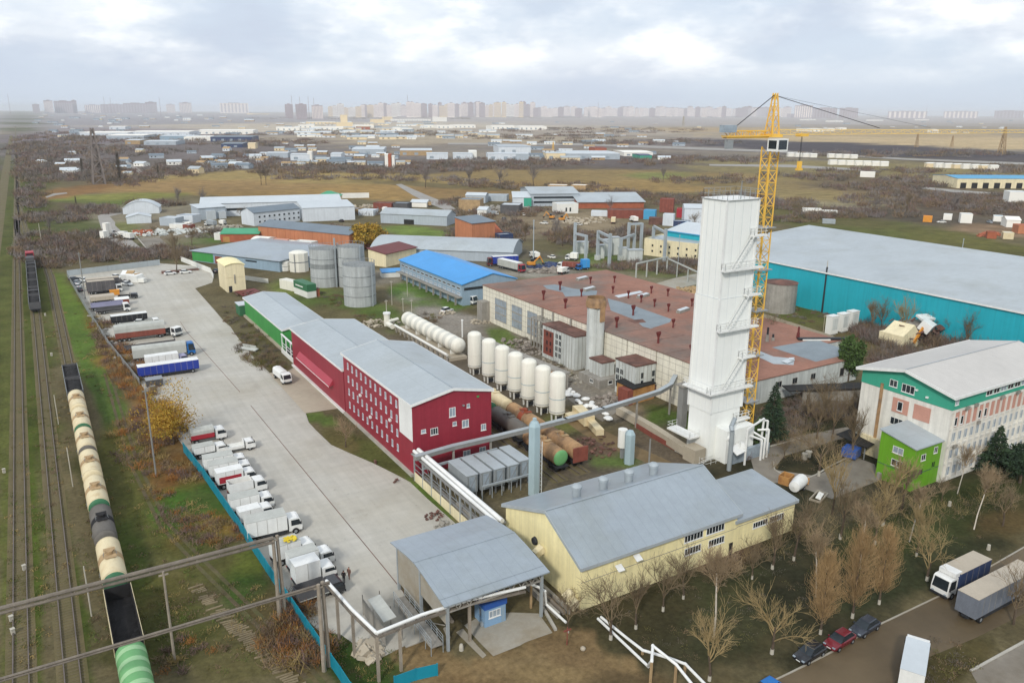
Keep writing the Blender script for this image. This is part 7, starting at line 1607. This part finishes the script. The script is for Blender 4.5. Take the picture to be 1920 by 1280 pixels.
BOX = [ # front-left base px,py, right px, depth m, height m, wall, roof, kind, label
 (860,396,900,12,7,'tank_band','roof_dark','flat','brown shed at the left of the crowded middle depot'),(873,380,910,10,5,'grey_wall','roof_pale','gable','pale roofed shed farthest left of the middle depot'),(905,377,950,10,4,'grey_wall','roof_steel','flat','flat steel roofed store beside the pale one in the middle depot'),(938,400,974,12,5,'wagon_grey','roof_pale','flat','flat-roofed dark kiosk with pale roof in the middle depot'),
 (1140,409,1215,10,4.5,'rust_red','tar','flat','long brown-red container row in the middle depot'),(1236,398,1262,8,8,'rust_red','rust_red','flat','tall dark red container stack near the white tower'),(1206,411,1228,6,5,'roof_blue_far','roof_blue_far','flat','blue container in front of the brown-red row'),(1242,423,1262,6,6,'pale_wall','roof_pale','flat','white cabin near the tall portal frames'),(1282,421,1324,18,9,'pale_wall','roof_pale','gable','pale gabled shed just left of the white tower top'),(1268,408,1293,6,5,'truck_red','rust_red','flat','bright red container right of the dark red stack'),(1216,421,1246,6,3.4,'tar','tar','flat','low brown container pile behind the portal frames'),(1262,424,1294,5,2.6,'navy','roof_pale','flat','dark blue store with white top left of the tower'),
 (1027,357,1062,10,4,'tank_band','far_white','flat','left row of white-topped lorries behind the steel hall roof'),(1070,357,1098,10,4,'tank_band','far_white','flat','right row of white-topped lorries behind the steel hall roof'),(1108,405,1142,6,2.6,'pale_wall','roof_pale','flat','low white store right of the white block'),(895,404,912,7,3.5,'white_wall','roof_pale','gable','small white gabled hut in the middle depot'),
 (700,392,734,8,3.6,'rust_red','tar','flat','red-brown container by the grey lane in the middle distance'),(736,392,764,8,3.6,'wagon_grey','roof_dark','flat','dark container right of the red-brown one by the grey lane'),(672,404,700,8,3,'pale_wall','roof_pale','flat','white hut left of the red-brown container'),(770,388,800,8,3,'far_white','roof_pale','gable','pale hut where the grey lane ends'),(648,401,672,7,3,'tank_band','roof_dark','flat','brown hut beside the right end of the sprawling warehouse'),
 (300,423,330,8,4,'grey_wall','roof_pale','flat','grey shed right of the arched hangar'),(332,418,362,8,4,'pale_wall','roof_steel','flat','pale shed between the arched hangar and the plant block'),(318,428,345,4,2,'white_wall','roof_pale','flat','low white cabin on the scrap lot'),(343,430,356,4,2.2,'rust_red','roof_pale','flat','small red cabin on the scrap lot'),
 (1793,353,1990,40,8,'cream_wall','roof_blue_far','gable','long cream shed with a light blue roof at the right edge'),(1886,426,1912,10,4,'far_white','far_white','gable','white tent house near the right edge'),(1908,438,1940,8,4,'orange_wall','brick','flat','orange hut at the right edge'),(1800,418,1822,6,5,'far_white','roof_pale','flat','white hut in the brushwood on the right'),(1730,416,1747,5,3,'orange','orange','flat','yellow cabin in the brushwood on the right'),(1862,415,1880,5,3,'far_white','roof_blue_far','flat','small white and blue hut right of the yellow cabin'),(1768,412,1784,5,3,'far_white','roof_pale','flat','low white hut between the yellow cabin and the white hut'),(1850,447,1868,5,3,'brick','rust_red','flat','red hut below the white tent house'),(1880,448,1900,5,3,'tank_cream','roof_pale','flat','cream hut below the white tent house'),
 (1505,399,1540,5,2.4,'far_white','roof_pale','flat','pale low wall-like store in the field right of the crane'),(1541,403,1570,5,2.4,'far_white','roof_pale','flat','second pale low store in the field right of the crane'),(1542,419,1566,4,2,'galv','roof_steel','flat','grey car shelter beyond the cyan warehouse'),(1612,332,1640,6,5,'far_white','far_white','flat','white lorry trailer alone in the right-hand fields'),(1890,382,1925,12,8,'far_white','roof_pale','flat','white block at the right edge of the brushwood'),
]
for px_,py_,pr,d_,h_,wm,rm,kd,lab in BOX:
    rr_ = fshed('store_shed' if 'container' not in lab else 'shipping_container',lab,'container' if 'container' in lab else 'building',(px_,py_),(pr,py_+1),d_,0,wm,rm,kind=kd,axis='u',rise=1.4,h=h_,over=.3,parapet=.3)
    if 'light blue roof' in lab:
        w_ = math.hypot(G(pr,py_)[0]-G(px_,py_)[0],G(pr,py_)[1]-G(px_,py_)[1])
        for k in range(14): MB().box(3+k*9.5,8+k*9.5,-.06,-.004,0,4.6).build('loading_door', W('dark'), rr_)
# concrete portal frames and switchgear
def portal(label, a, b_, ha, hb, beams, s=1.0):
    A_ = np.array((*G(*a),0)); B_ = np.array((*G(*b_),0)); t = thing('portal_frame',label,'frame',A_[0],A_[1],0,0,'bare concrete portal frames'); B_ -= (A_[0],A_[1],0); A_ = np.zeros(3)
    MB().beam(A_,A_+(0,0,ha),s).build('column',W('roof_grey'),t); MB().beam(B_,B_+(0,0,hb),s).build('column',W('roof_grey'),t); q = MB()
    for z in beams: q.beam(A_+(0,0,z),B_+(0,0,z),.7,.9)
    q.build('crossbeam',W('roof_grey'),t); MB().box(-.9,.9,-.9,.9,0,2).build('footing',W('fac_block'),t)
portal('bare concrete portal with one tall needle post, farthest left',(1077,481),(1098,487),14.6,10.4,[10.0]); portal('bare concrete portal with two cross beams',(1120,487),(1142,500),12.4,13.4,[12,9.2])
portal('low concrete portal half hidden between the taller frames',(1163,488),(1188,478),9.6,9,[9]); portal('tallest concrete portal of the group',(1177,477),(1201,475),14,13.4,[13.2]); portal('concrete portal in front of the cream plant office',(1223,477),(1245,492),12.2,14,[12.4])
pole('slim concrete post between the tall portal frames',1190,470,12,.3,m='roof_grey')
for k,(px_,py_,w_,h_,lab) in enumerate(((1082,476,5,5,'grey switchgear cabinet left of the portal frames'),(1120,485,3,5.5,'grey concrete stub under the two-beam portal'),(1134,481,3,7,'pale square block between the portals'),(1148,478,3,7.5,'tall pale block behind the portals'),(1162,488,3,5,'grey stub under the low portal'),(1178,492,6,5,'white wrecked cabin under the tallest portal'),(1215,474,6,3,'low grey cabin beside the cream plant office'))):
    x, y = G(px_,py_); t = thing('switchgear',lab,'cabinet',x,y,0,-.4); MB().box(0,w_,0,3,0,h_).build('body',W('fac_block'),t); MB().box(-.2,w_+.2,-.2,3.2,h_+.003,h_+.3).build('lid',W('roof_grey'),t)
t = thing('pergola_frame','rusty white pipe frame on thin posts behind the pink factory roof','frame',*G(1192,524)); q = MB()
p0, p1 = np.array((*G(1192,524),0)), np.array((*G(1250,510),0)); p2 = np.array((*G(1310,540),0)); o0 = p0.copy()
for k in range(4): p = p0+(p1-p0)*k/3-o0; q.beam(p,p+(0,0,6),.4); p = p1+(p2-p1)*k/3-o0; q.beam(p,p+(0,0,5),.3)
q.beam(p0-o0+(0,0,6),p1-o0+(0,0,6),.45); q.beam(p1-o0+(0,0,5.4),p2-o0+(0,0,5.4),.45); q.build('frame',W('tarp'),t)
# small vehicles, debris and plant in the depots
SM = [(1035,411,'excavator','orange',6,3,'yellow excavator standing in the middle depot, left'),(1053,415,'excavator','orange',6,3,'yellow excavator standing in the middle depot, right'),(1002,484,'lorry','far_white',7,2.6,'white lorry between the curved grey shed and the debris yard'),(1034,484,'van','far_white',4,2,'small white van in the debris yard'),(1066,504,'lorry','rust_red',9,2.6,'orange-red tipper bed in the debris yard'),(1092,506,'lorry','roof_blue',4,4,'blue lorry cab beside the orange-red tipper bed'),(1072,488,'van','far_white',3,3,'white capsule van left of the first portal'),(1056,513,'van','far_white',3,2.4,'white drum-like van at the back of the pink roof'),(996,500,'loader','orange',3,2,'little yellow loader by the debris heap'),(1178,408,'car','far_white',5,2,'white car beside the blue container'),(1188,416,'lorry','far_white',8,3,'white lorry beside the tallest portal'),(1275,420,'car','roof_blue',5,2,'blue car near the pale gabled shed'),
 (206,441,'lorry','far_white',3,6,'white roadside barrier block on the winding track, upper'),(200,449,'lorry','far_white',3,4,'white roadside barrier block on the winding track, lower'),(228,446,'lorry','white_wall',6,3,'pale lorry parked on the winding track, left'),(240,449,'lorry','white_wall',7,3,'pale lorry parked on the winding track, right'),(352,425,'van','far_white',5,2.4,'white van on the scrap lot'),(395,424,'lorry','galv',8,3,'grey lorry by the plant block'),(418,422,'van','far_white',6,2.6,'white van in front of the plant block'),(640,416,'car','dark',4,1.6,'dark car at the corner of the pale block'),(722,398,'lorry','far_white',7,3,'white lorry by the grey lane'),(800,388,'lorry','tank_band',6,3,'brown lorry by the end of the grey lane'),(980,404,'car','far_white',5,1.6,'white car on the dirt lot of the middle depot'),(925,404,'van','galv',6,2.4,'silver van in the middle depot'),(945,412,'car','car_grey',5,1.6,'grey car in the middle depot'),(1085,423,'car','far_white',6,1.8,'white car on the dirt plot behind the portals'),(1020,420,'car','far_white',5,1.5,'pale car beside the yellow excavators'),(1150,418,'lorry','tank_cream',9,3,'cream lorry behind the portals'),(1765,418,'car','far_white',5,1.6,'white car in the right-hand brushwood'),(1855,418,'car','galv',5,1.6,'silver car by the small white and blue hut')]
for px_,py_,kd,m,L_,h_,lab in SM:
    x, y = G(px_,py_)
    if kd == 'car' or (kd=='van' and h_<2.2): car(lab,x,y,R(px_*37%180),m,min(L_,4.8),1.8,1.5); continue
    if kd in ('excavator','loader'):
        t = thing(kd,lab,kd,x,y,0,R(px_*13%360)); MB().box(-1.6,1.6,-1.3,-.8,0,.9).box(-1.6,1.6,.8,1.3,0,.9).build('crawler_track',W('black_metal'),t); MB().box(-1.5,1.4,-1.1,1.1,.903,2.0).build('body',W(m),t); MB().box(.1,1.3,.1,1.1,2.003,3.2).build('cab',W('glass'),t); MB().beam((1,-.3,1.8),(3.6,-.3,4.2),.4).beam((3.6,-.3,4.2),(5,-.3,1.4),.3).build('arm',W(m),t); MB().rbox((5,-.3,1),(.9,1,.8),0,0,.4).build('bucket',W('black_metal'),t); continue
    truck(lab,x,y,R(px_*29%180),max(L_,5.2),2.4,max(h_-.9,1.2),m,m,'white_paint' if m!='roof_blue' else 'cab_blue','box',2.4,name='lorry' if kd!='van' else 'parked_van',cat='lorry' if kd!='van' else 'van')
rubble('blue and grey tarpaulin scrap heap in the debris yard',1038,498,11,5,90,'navy',2.6,41,'scrap_heap'); rubble('grey scrap heap beside the blue one in the debris yard',1030,508,9,4,80,'rubble',2.2,42,'scrap_heap'); rubble('timber and pallet piles by the tower edge behind the pink roof',1285,548,9,8,110,'tank_band',2.2,43,'scrap_heap'); rubble('scrap lot of grey parts right of the arched hangar',325,436,20,10,160,'fac_block',2.6,44,'scrap_heap'); rubble('pale rubble lot in front of the plant block',400,428,16,8,110,'paving',2.4,45,'scrap_heap'); rubble('brown brick rubble plot beside the dark basin',270,437,8,9,70,'brick',2.2,46,'brick_heap'); rubble('spoil heaps on the dirt lot of the middle depot',1090,414,18,14,120,'apron',2.4,47,'spoil_heap'); rubble('dark scrap rows in the crowded middle depot',930,392,24,14,150,'fac_grey',3,48,'scrap_heap'); rubble('scrap between the golden tree and the long derelict shed',860,408,16,10,80,'rubble',2.4,49,'scrap_heap'); rubble('pale spoil on the plot before the grey lane',690,388,24,10,110,'apron',2.4,50,'spoil_heap'); rubble('rusty scrap in the right-hand brushwood',1860,440,14,5,70,'brick',2.2,51,'scrap_heap')
pole('tall street pole in the middle depot before the steel office hall',1000,488,17,.24,m='roof_grey'); pole('thin pole on the green bank beyond the cyan warehouse',1803,474,6.5,.2,m='roof_grey'); pole('thin white lamp pole on the lawn by the silos, left',735,572,8,.1,m='limewash'); pole('thin white lamp pole on the lawn by the silos, right',764,556,8,.1,m='limewash'); pole('short white post beside the horizontal tank, left',725,592,5,.16,m='limewash'); pole('short white post beside the horizontal tank, middle',756,584,4.4,.12,m='limewash'); pole('short white post beside the horizontal tank, right',772,587,4.4,.12,m='limewash'); pole('slim lattice-like pole left of the white tower on the cream office',1271,500,13,.12,m='roof_grey')
# dark poplar columns
TPF = poplar(9,13,1.3,300); 
for px_,py_,s,lab in ((189,341,1.9,'dark columnar poplar in the left middle distance, nearest the rails'),(226,342,2.1,'dark columnar poplar right of the first one'),(155,328,1.3,'short dark columnar tree left of the poplars'),(297,330,1.0,'small dark columnar tree right of the poplars'),(143,385,.5,'single small tree in the green field')):
    add_tree('poplar_tree',lab,px_,py_,TPF,'scrub_dark','bark',s,s,limed=0)
for px_,py_,s,lab in ((490,347,1.5,'left of two dark lone trees in the stubble field'),(499,347,1.5,'right of two dark lone trees in the stubble field')): add_tree('bare_tree',lab,px_,py_,T[5],'scrub_dark','bark',s,s,limed=0)
for i,(px_,py_,s,lab) in enumerate(((798,352,1.9,'lone bare tree on the field edge right of the grey lane'),(880,350,1.7,'bare tree at the left of the field thicket'),(938,352,2.2,'dark bushy tree at the left of the two in the field'),(1000,352,2.2,'dark bushy tree at the right of the two in the field'),(1243,342,1.5,'solitary tree in the yellow field left of the crane'),(455,415,1.1,'round bare bush-tree beside the warehouse office'),(330,480,1.2,'bare tree above the end of the yard'),(1075,470,1.3,'bare tree clump before the first portal frame'),(80,300,1.6,'dim bare tree by the distant rails'),(380,385,1.2,'bare tree at the left of the sprawling warehouse'),(335,385,1.3,'second bare tree left of the sprawling warehouse'),(290,445,.9,'bare tree by the dark basin'))):
    add_tree('bare_tree',lab,px_,py_,T[2+i%3],'scrub_grey' if py_<400 else 'twig','bark',i,s,limed=0)

for i,(px_,py_,s,k,lab) in enumerate(((868,428,1.2,2,'bare tree between the orange brick building and the long derelict shed'),(960,420,1.1,1,'bare tree behind the broken orange building'),(985,452,1.0,3,'bare tree left of the tall street pole'),(1040,445,1.3,6,'wide bare tree in the thicket before the portal frames'),(1055,462,1.2,1,'second bare tree in the thicket before the portal frames'),(1145,400,1.1,2,'bare tree behind the brown-red container row'),(1302,428,1.2,4,'bare tree at the foot of the pale gabled shed'),(700,452,1.0,3,'bare tree right behind the golden tree'),(360,460,1.0,2,'bare tree left of the green roofed store'),(210,480,1.1,6,'bare tree in the brush above the yard wall'),(150,470,1.2,1,'bare tree in the brush near the rail curve'),(95,440,1.1,3,'bare tree near the pale leaning pole'),(260,400,1.0,2,'bare tree left of the arched hangar'),(1390,380,1.2,1,'bare tree behind the crane mast in the fields'),(1500,410,1.3,6,'bare tree at the far roof edge of the cyan warehouse'),(1640,405,1.3,2,'bare tree in the brush left of the yellow cabin'),(1700,398,1.4,3,'bare tree in the brush above the yellow cabin'),(1790,395,1.4,1,'bare tree in the brush right of the yellow cabin'),(1840,402,1.3,6,'bare tree in the brush near the white tent house'))):
    add_tree('bare_tree',lab,px_,py_,T[k],'scrub_grey' if i%2 else 'twig','bark',i*.9,s,limed=0)

# ================================================================ distant industry and the city
def block_mesh(m, win='glass_pale', floors=0, name='b'):
    pass
FAR = [ # px, py(base), width px, height m, depth m, wall, roof, label
 (150,257,90,9,60,'pale_wall','far_white','left end of the long glasshouse-like plant in the hazy distance'),(200,262,70,8,50,'grey_wall','far_white','pale hall stepping right from the long distant plant'),(245,256,110,10,60,'pale_wall','far_white','broad pale hall in the middle of the distant plant'),(300,263,60,8,40,'blue_wall','roof_pale','bluish hall in the distant plant'),(370,252,105,9,60,'far_white','far_white','brightest long white roof of the distant plant'),(345,264,50,7,40,'far_white','far_white','short white hall in front of the brightest roof'),(395,266,78,9,40,'navy','roof_dark','dark fronted hall right of the distant plant'),(235,271,28,7,30,'tank_band','roof_pale','small brown fronted hall below the distant plant'),(270,272,60,6,30,'grey_wall','roof_pale','low grey hall below the distant plant'),(205,243,30,8,40,'pale_wall','far_white','small pale hall above the distant plant'),
 (415,277,40,6,30,'navy','roof_dark','low dark hall near the beige arch shed'),(465,279,14,8,20,'far_cream','far_cream','small beige arch shed in the hazy distance'),(500,296,40,6,30,'grey_wall','roof_pale','grey sheds behind the stubble field, left'),(545,301,36,7,30,'pale_wall','roof_pale','pale block behind the stubble field'),(577,301,8,10,10,'far_white','far_white','narrow white block behind the stubble field'),
 (518,245,44,9,40,'far_white','far_white','white hall in the sunlit strip, far left'),(560,240,30,9,40,'far_white','far_white','white hall in the sunlit strip beside the cream cube'),(590,244,54,9,40,'far_white','far_white','long white hall below the cream cube'),(640,236,12,42,40,'far_cream','far_cream','tall cream cube tower in the sunlit strip'),(632,238,30,16,40,'far_cream','far_cream','low cream wing of the cube tower'),(580,233,50,9,60,'far_cream','far_white','pale cream hall left of the cube tower'),(665,240,36,9,40,'far_white','far_white','white hall right of the cube tower'),(697,231,24,18,40,'far_cream','far_cream','cream block right of the cube tower'),(720,226,16,22,40,'far_cream','far_cream','taller cream block in the sunlit strip'),(738,227,70,10,60,'far_white','far_white','long white roof beyond the cream blocks'),(738,246,14,9,30,'far_white','far_white','white hall pair in the sunlit strip, left'),(754,247,20,9,30,'far_white','far_white','white hall pair in the sunlit strip, right'),(814,228,24,24,30,'far_white','far_white','white six storey block in the sunlit strip'),(796,240,22,9,40,'far_white','far_white','first of three white halls right of the sunlit strip'),(820,241,30,10,40,'far_white','far_white','second of three white halls right of the sunlit strip'),(852,240,40,10,40,'far_white','far_white','third of three white halls right of the sunlit strip'),(922,243,44,12,40,'far_white','far_white','white hall with a dark gable in the plain'),(975,244,50,12,50,'far_white','far_white','long white hall farthest right in the plain'),(475,215,30,12,60,'far_cream','far_cream','cream domed hall on the horizon left'),(670,243,24,8,30,'brick','tank_band','small red-brown hall in the sunlit strip'),
 (935,289,60,10,40,'pale_wall','roof_steel','grey arched hall in the middle plain'),(915,301,52,8,40,'pale_wall','roof_pale','pale stepped block in the middle plain, left'),(955,301,36,8,30,'grey_wall','roof_pale','pale stepped block in the middle plain, right'),(1024,301,36,9,30,'far_cream','roof_pale','cream block in the middle plain'),(1062,299,100,7,40,'grey_wall','roof_pale','long pale hall in the middle plain'),(1115,290,22,9,20,'brick','rust_red','dark red tower hall in the middle plain'),(1170,293,54,5,30,'far_white','far_white','low white tank-like hall in the middle plain'),(1200,299,22,5,20,'office_green','navy','small dark green hall in the middle plain'),(800,299,40,7,30,'pale_wall','roof_pale','grey shed behind the field, right of the thin tower'),(850,299,36,7,30,'pale_wall','roof_pale','pale low shed next to the grey shed behind the field'),(880,298,14,9,20,'far_white','far_white','white narrow hall behind the field'),(722,315,6,14,8,'far_white','far_white','white half of a thin two-tone silo tower in the thicket'),(728,315,6,14,8,'brick','brick','red half of a thin two-tone silo tower in the thicket'),(735,315,5,12,8,'far_white','far_white','short white silo beside the two-tone tower'),(660,290,60,7,40,'grey_wall','roof_pale','grey hall behind the thicket'),(750,292,60,7,30,'tank_band','roof_pale','brown hall behind the thicket'),(620,298,20,6,20,'pale_wall','roof_pale','small pale hall behind the thicket'),
 (1520,247,24,9,40,'far_white','far_white','white farm hall in the tan field left'),(1553,246,12,9,30,'far_white','far_white','white farm hut in the tan field'),(1575,244,12,8,30,'far_white','far_white','second white farm hut in the tan field'),(1750,249,9,10,30,'far_white','far_white','white hut among the distant pylons'),(1514,226,16,10,40,'far_white','far_white','white hall on the right horizon, left'),(1565,229,16,9,40,'far_white','far_white','white hall on the right horizon, middle'),(1640,227,16,9,40,'far_white','far_white','white hall on the right horizon, right'),(1730,226,12,9,40,'far_white','far_white','tiny white hall on the right horizon'),(1850,215,6,28,20,'far_white','far_white','white church-like tower on the right horizon'),(1632,215,36,32,60,'navy','roof_dark','dark slab block on the right horizon'),(1483,221,20,50,60,'far_tower_b','far_tower_a','pale tall block behind the crane mast'),
]
for k in range(8): FAR.append((1478+k*14+(k>3)*20,294+(k*.5),12,4.4,6,'far_white','far_white',f'white goods wagon number {k+1} from the crane in the far row'))
for k in range(7): FAR.append((1556+k*16,309+k*.5,14,4.6,6,'far_white','far_white',f'white covered wagon number {k+1} in the nearer far row'))
for k in range(8): FAR.append((1738+k*17,314+k*.7,15,4.4,6,'far_white' if k%3 else 'far_cream','far_white',f'pale lorry number {k+1} in the row near the right edge'))
NUM = ('first','second','third','fourth','fifth','sixth','seventh','eighth')
import re
for px_,py_,wpx,h_,d_,wm,rm,lab in FAR:
    if 'plant' in lab or 'hall' in lab: d_ *= 2.2
    lab = re.sub(r'number (\d)', lambda m: NUM[int(m.group(1))-1], lab)
    x, y, rz, w_ = front(px_,py_,px_+wpx,py_+.01); nm_ = 'goods_wagon' if 'wagon' in lab else 'parked_lorry' if 'lorry' in lab else 'industrial_hall'
    t = thing(nm_,lab,'building' if nm_=='industrial_hall' else 'wagon' if 'wagon' in lab else 'lorry',x,y,0,rz)
    MB().box(0,w_,0,d_,0,h_).build('wall',W(wm),t); MB().extrude_x([(-.3,h_+.003),(d_+.3,h_+.003),(d_+.3,h_+.3),(d_*.5,h_+1.2 if h_<15 else h_+.4),(-.3,h_+.3)],-.3,w_+.3).build('roof',W(rm),t)
    if w_ > 20 and h_ < 15 and nm_=='industrial_hall':
        q = MB()
        for k in range(int(w_/16)): q.box(4+k*16,9+k*16,-.1,-.01,h_*.15,h_*.6)
        if q.v: q.build('glazing',W('glass_pale'),t)
# small houses scattered over the hazy plain
rr = random.Random(77); protos = []
for k,(wm,rm,w_,d_,h_) in enumerate((('far_white','roof_pale',14,10,4),('far_cream','roof_grey',12,9,4.5),('grey_wall','roof_dark',16,9,4),('tank_band','roof_pale',13,9,4),('pale_wall','tank_band',11,8,4))):
    protos.append((wm,rm,w_,d_,h_))
fst = {}
ZN = [(60,480,282,330,36,'small {} house among the bare trees of the left plain',(.6,1.1,1)),(480,760,270,312,40,'small {} house in the dim strip behind the stubble field',(.6,1.1,1.6)),(540,970,230,262,90,'small {} hall in the sunlit distant strip',(.8,1.5,3)),(60,560,226,262,44,'small {} hall in the hazy left distance',(.7,1.3,2.5)),(900,1300,266,302,34,'small {} building in the middle plain',(.7,1.2,2)),(1000,1320,226,262,14,'tiny {} building on the far brown plain',(.7,1.2,2)),(60,500,208,228,40,'tiny {} building on the left horizon plain',(1,2,2)),(1490,1900,226,250,22,'tiny {} building on the right horizon plain',(.8,1.4,2))]
cn = ('white','cream','grey','brown','brown-roofed')
for x0,x1,y0,y1,n,lab,(s0,s1,st) in ZN:
    for _ in range(n):
        px_, py_ = rr.uniform(x0,x1), rr.uniform(y0,y1); k = rr.choice((0,0,0,1,1,2,4) if 'sunlit' in lab else (0,1,2,2,3,3,4,4) if 'plain' in lab or 'dim' in lab else (0,1,2,2,2,3,4)); x, y = G(px_,py_); a = rr.uniform(-.62,-.42) if st > 1.5 else rr.uniform(-.9,.1); l_ = lab.format(cn[k])  # paler mix paints the patch of sunlight, duller mix the dim zones
        if k not in fst:
            wm,rm,w_,d_,h_ = protos[k]; fst[k] = shed('small_house',l_,'house',x,y,a,w_,d_,h_,wm,rm,axis='u',rise=2.2,over=.4,group=l_+', one of many')
            [MB().box(u,u+1.4,-.06,-.004,1.4,2.9).build('window',W('glass'),fst[k]) for u in (2,6)]
        else: clone(fst[k],x,y,0,a,l_,lab.format(cn[k])+', one of many',(lambda q: (q*rr.uniform(1,st),q,q*.85))(rr.uniform(s0,s1)))
# city towers on the horizon
def tower_proto(label, w_, d_, h_, m, fl):
    t = thing('apartment_tower',label,'tower block',0,0); MB().box(-w_/2,w_/2,0,d_,0,h_).build('wall',W(m),t); MB().box(-w_*.2,w_*.2,d_*.3,d_*.7,h_+.003,h_+5).box(-w_/2-.3,w_/2+.3,-.3,d_+.3,h_+.003,h_+1).build('roof',W('far_tower_c'),t)
    q = MB(); n = max(3,int(w_/7))
    for k in range(n): xx = -w_/2+w_*(k+.5)/n; q.box(xx-w_/n*.22,xx+w_/n*.22,-.6,-.05,h_*.06,h_*.95)
    q.build('balcony_column',W('far_tower_b' if m!='far_tower_b' else 'far_tower_a'),t); return t
cp = []
def far_block(px_, base, wpx, top, m, lab, grp, i):
    """tower standing on the plain; its height follows from its sighted roof line"""
    x, y = G(px_,base); dist = math.hypot(x,y); w_ = wpx*dist/1551; h_ = max(14,HZ(x,y,top)); key = (m,)
    if key not in MESH: MESH[key] = o = tower_proto(lab,60,40,80,m,16); o['group'] = grp; o.location = (x,y,0)
    else: o = clone(MESH[key],x,y,0,0,lab,grp)
    o.rotation_euler = (0,0,math.atan2(-x,y)); o.scale = (w_/60,min(1.5,w_/60+.4),h_/80); return o
rr = random.Random(21)
for px_,w_,top,base,m,lab in ((69,10,196,212.5,'far_tower_c','low dim block left of the two lone dark towers'),(93,13,189,212.5,'far_tower_b','left of the lone dark towers on the left horizon'),(121,27,190,212.5,'far_tower_c','widest of the lone dark towers on the left horizon'),(141,8,189,212.5,'far_tower_c','narrow tower right of the widest lone tower'),(175,24,197,212.5,'far_tower_b','low broad block on the left horizon'),(215,40,196,212.5,'far_tower_c','long low plant block on the left horizon'),(255,36,194,212.5,'far_tower_c','dark broad block beside the thin chimneys'),(285,18,192,212.5,'far_tower_c','tallest part of the dark broad block'),(321,14,196,212.5,'far_tower_b','small pale block on the left horizon'),(349,20,193,212.5,'far_tower_b','pale broad block left of the empty gap'),(440,48,194,212.5,'far_tower_a','faint long pale slab in the haze'),(543,14,196,222,'far_tower_c','dark pair of towers left of the skyline, left'),(566,20,196,224,'far_tower_c','dark pair of towers left of the skyline, right'),(596,20,198,224,'far_tower_b','dark tower group behind the construction masts')):
    far_block(px_,base,w_,top,m,lab,'dim towers on the left horizon',0)
px_ = 620
while px_ < 1480:
    w_ = rr.uniform(7,14); f = 1-abs(px_-900)/900
    top = rr.uniform(191,199) if px_ < 1000 else rr.uniform(200,205)
    if px_ < 680: top += 4
    m = rr.choice(('far_tower_a','far_tower_a','far_tower_b','far_tower_c','far_white' if px_<1000 else 'far_tower_b','far_cream' if px_<1000 else 'far_tower_a'))
    seg = 'left part of the long skyline' if px_ < 800 else 'middle of the long skyline' if px_ < 1040 else 'right part of the long skyline' if px_ < 1300 else 'far right end of the long skyline'
    far_block(px_,rr.uniform(217.5,220.5),w_,top,m,f'{ {"far_tower_a":"pale","far_tower_b":"grey","far_tower_c":"dark","far_white":"white","far_cream":"cream"}[m]} apartment tower in the {seg}','towers of the long skyline',0); px_ += w_*rr.uniform(.55,1.05)
for px_,w_,top,m,lab in ((1505,30,198,'far_tower_b','broad pale block behind the crane on the right horizon'),(1545,40,203,'far_tower_c','long low block right of the crane on the horizon'),(1590,30,203,'far_tower_c','second long low block right of the crane on the horizon'),(1700,60,209,'far_tower_b','faint low block on the right horizon'),(1800,50,209,'far_tower_b','faint low blocks far out on the right horizon'),(1890,40,208,'far_tower_c','dim hill-like block at the right edge of the horizon')):
    far_block(px_,222,w_,top,m,lab,'dim blocks on the right horizon',0)
# masts, chimneys and pylons
def mast(label, px_, base, top, w=3., m='far_tower_c', name='chimney'):
    x, y = G(px_,base); h_ = HZ(x,y,top); tag(MB().cyl((x,y,0),(x,y,h_),w,w*.6,8).cyl((x,y,h_),(x,y,h_+1),w*.7,w*.7,8).build(name,W(m)),label,name)
for px_,base,top,lab in ((20,214,175,'thin chimney at the far left horizon'),(198,214,175,'tall thin chimney on the left horizon'),(210,214,183,'short thin chimney beside the tall one'),(302,217,183,'dark needle chimney right of the broad block'),(549,222,180,'first thin construction mast left of the skyline'),(564,222,182,'second thin construction mast left of the skyline'),(580,222,181,'third thin construction mast left of the skyline'),(590,222,184,'fourth thin construction mast left of the skyline'),(765,220,178,'thin mast above the left part of the skyline'),(1121,222,193,'reddish roof mast above the skyline right of the middle'),(1580,226,205,'thin pole on the right horizon, left'),(1713,222,205,'thin pole on the right horizon, middle'),(1735,222,196,'tall thin pole on the right horizon')): mast(lab,px_,base,top,2.2 if base<230 else 1.)
def pylon(label, px_, base, top, m='tank_band'):
    x, y = G(px_,base); h_ = HZ(x,y,top); t = thing('lattice_pylon',label,'pylon',x,y); q = MB(); w = h_*.2
    lattice(q,(0,0,0),(0,0,h_),w,w*.2,h_/7,h_*.012); q.build('lattice',W(m),t); q = MB()
    for z in (.7,.85): q.beam((-w*.9,0,h_*z),(w*.9,0,h_*z),h_*.03)
    q.build('crossarm',W(m),t)
for px_,base,top,lab,m in ((1877,290,238,'dark lattice pylon in the ploughed field at the right','tank_band'),(1718,276,250,'lattice pylon at the edge of the ploughed field, left','tank_band'),(1784,276,254,'lattice pylon at the edge of the ploughed field, middle','tank_band'),(1037,282,266,'short yellow derrick in the middle plain','crane_yellow'),(1281,236,218,'faint lattice pylon on the brown plain left of the crane','apron'),(186,345,240,'dim lattice pylon behind the poplars','scrub_grey')): pylon(lab,px_,base,top,m)
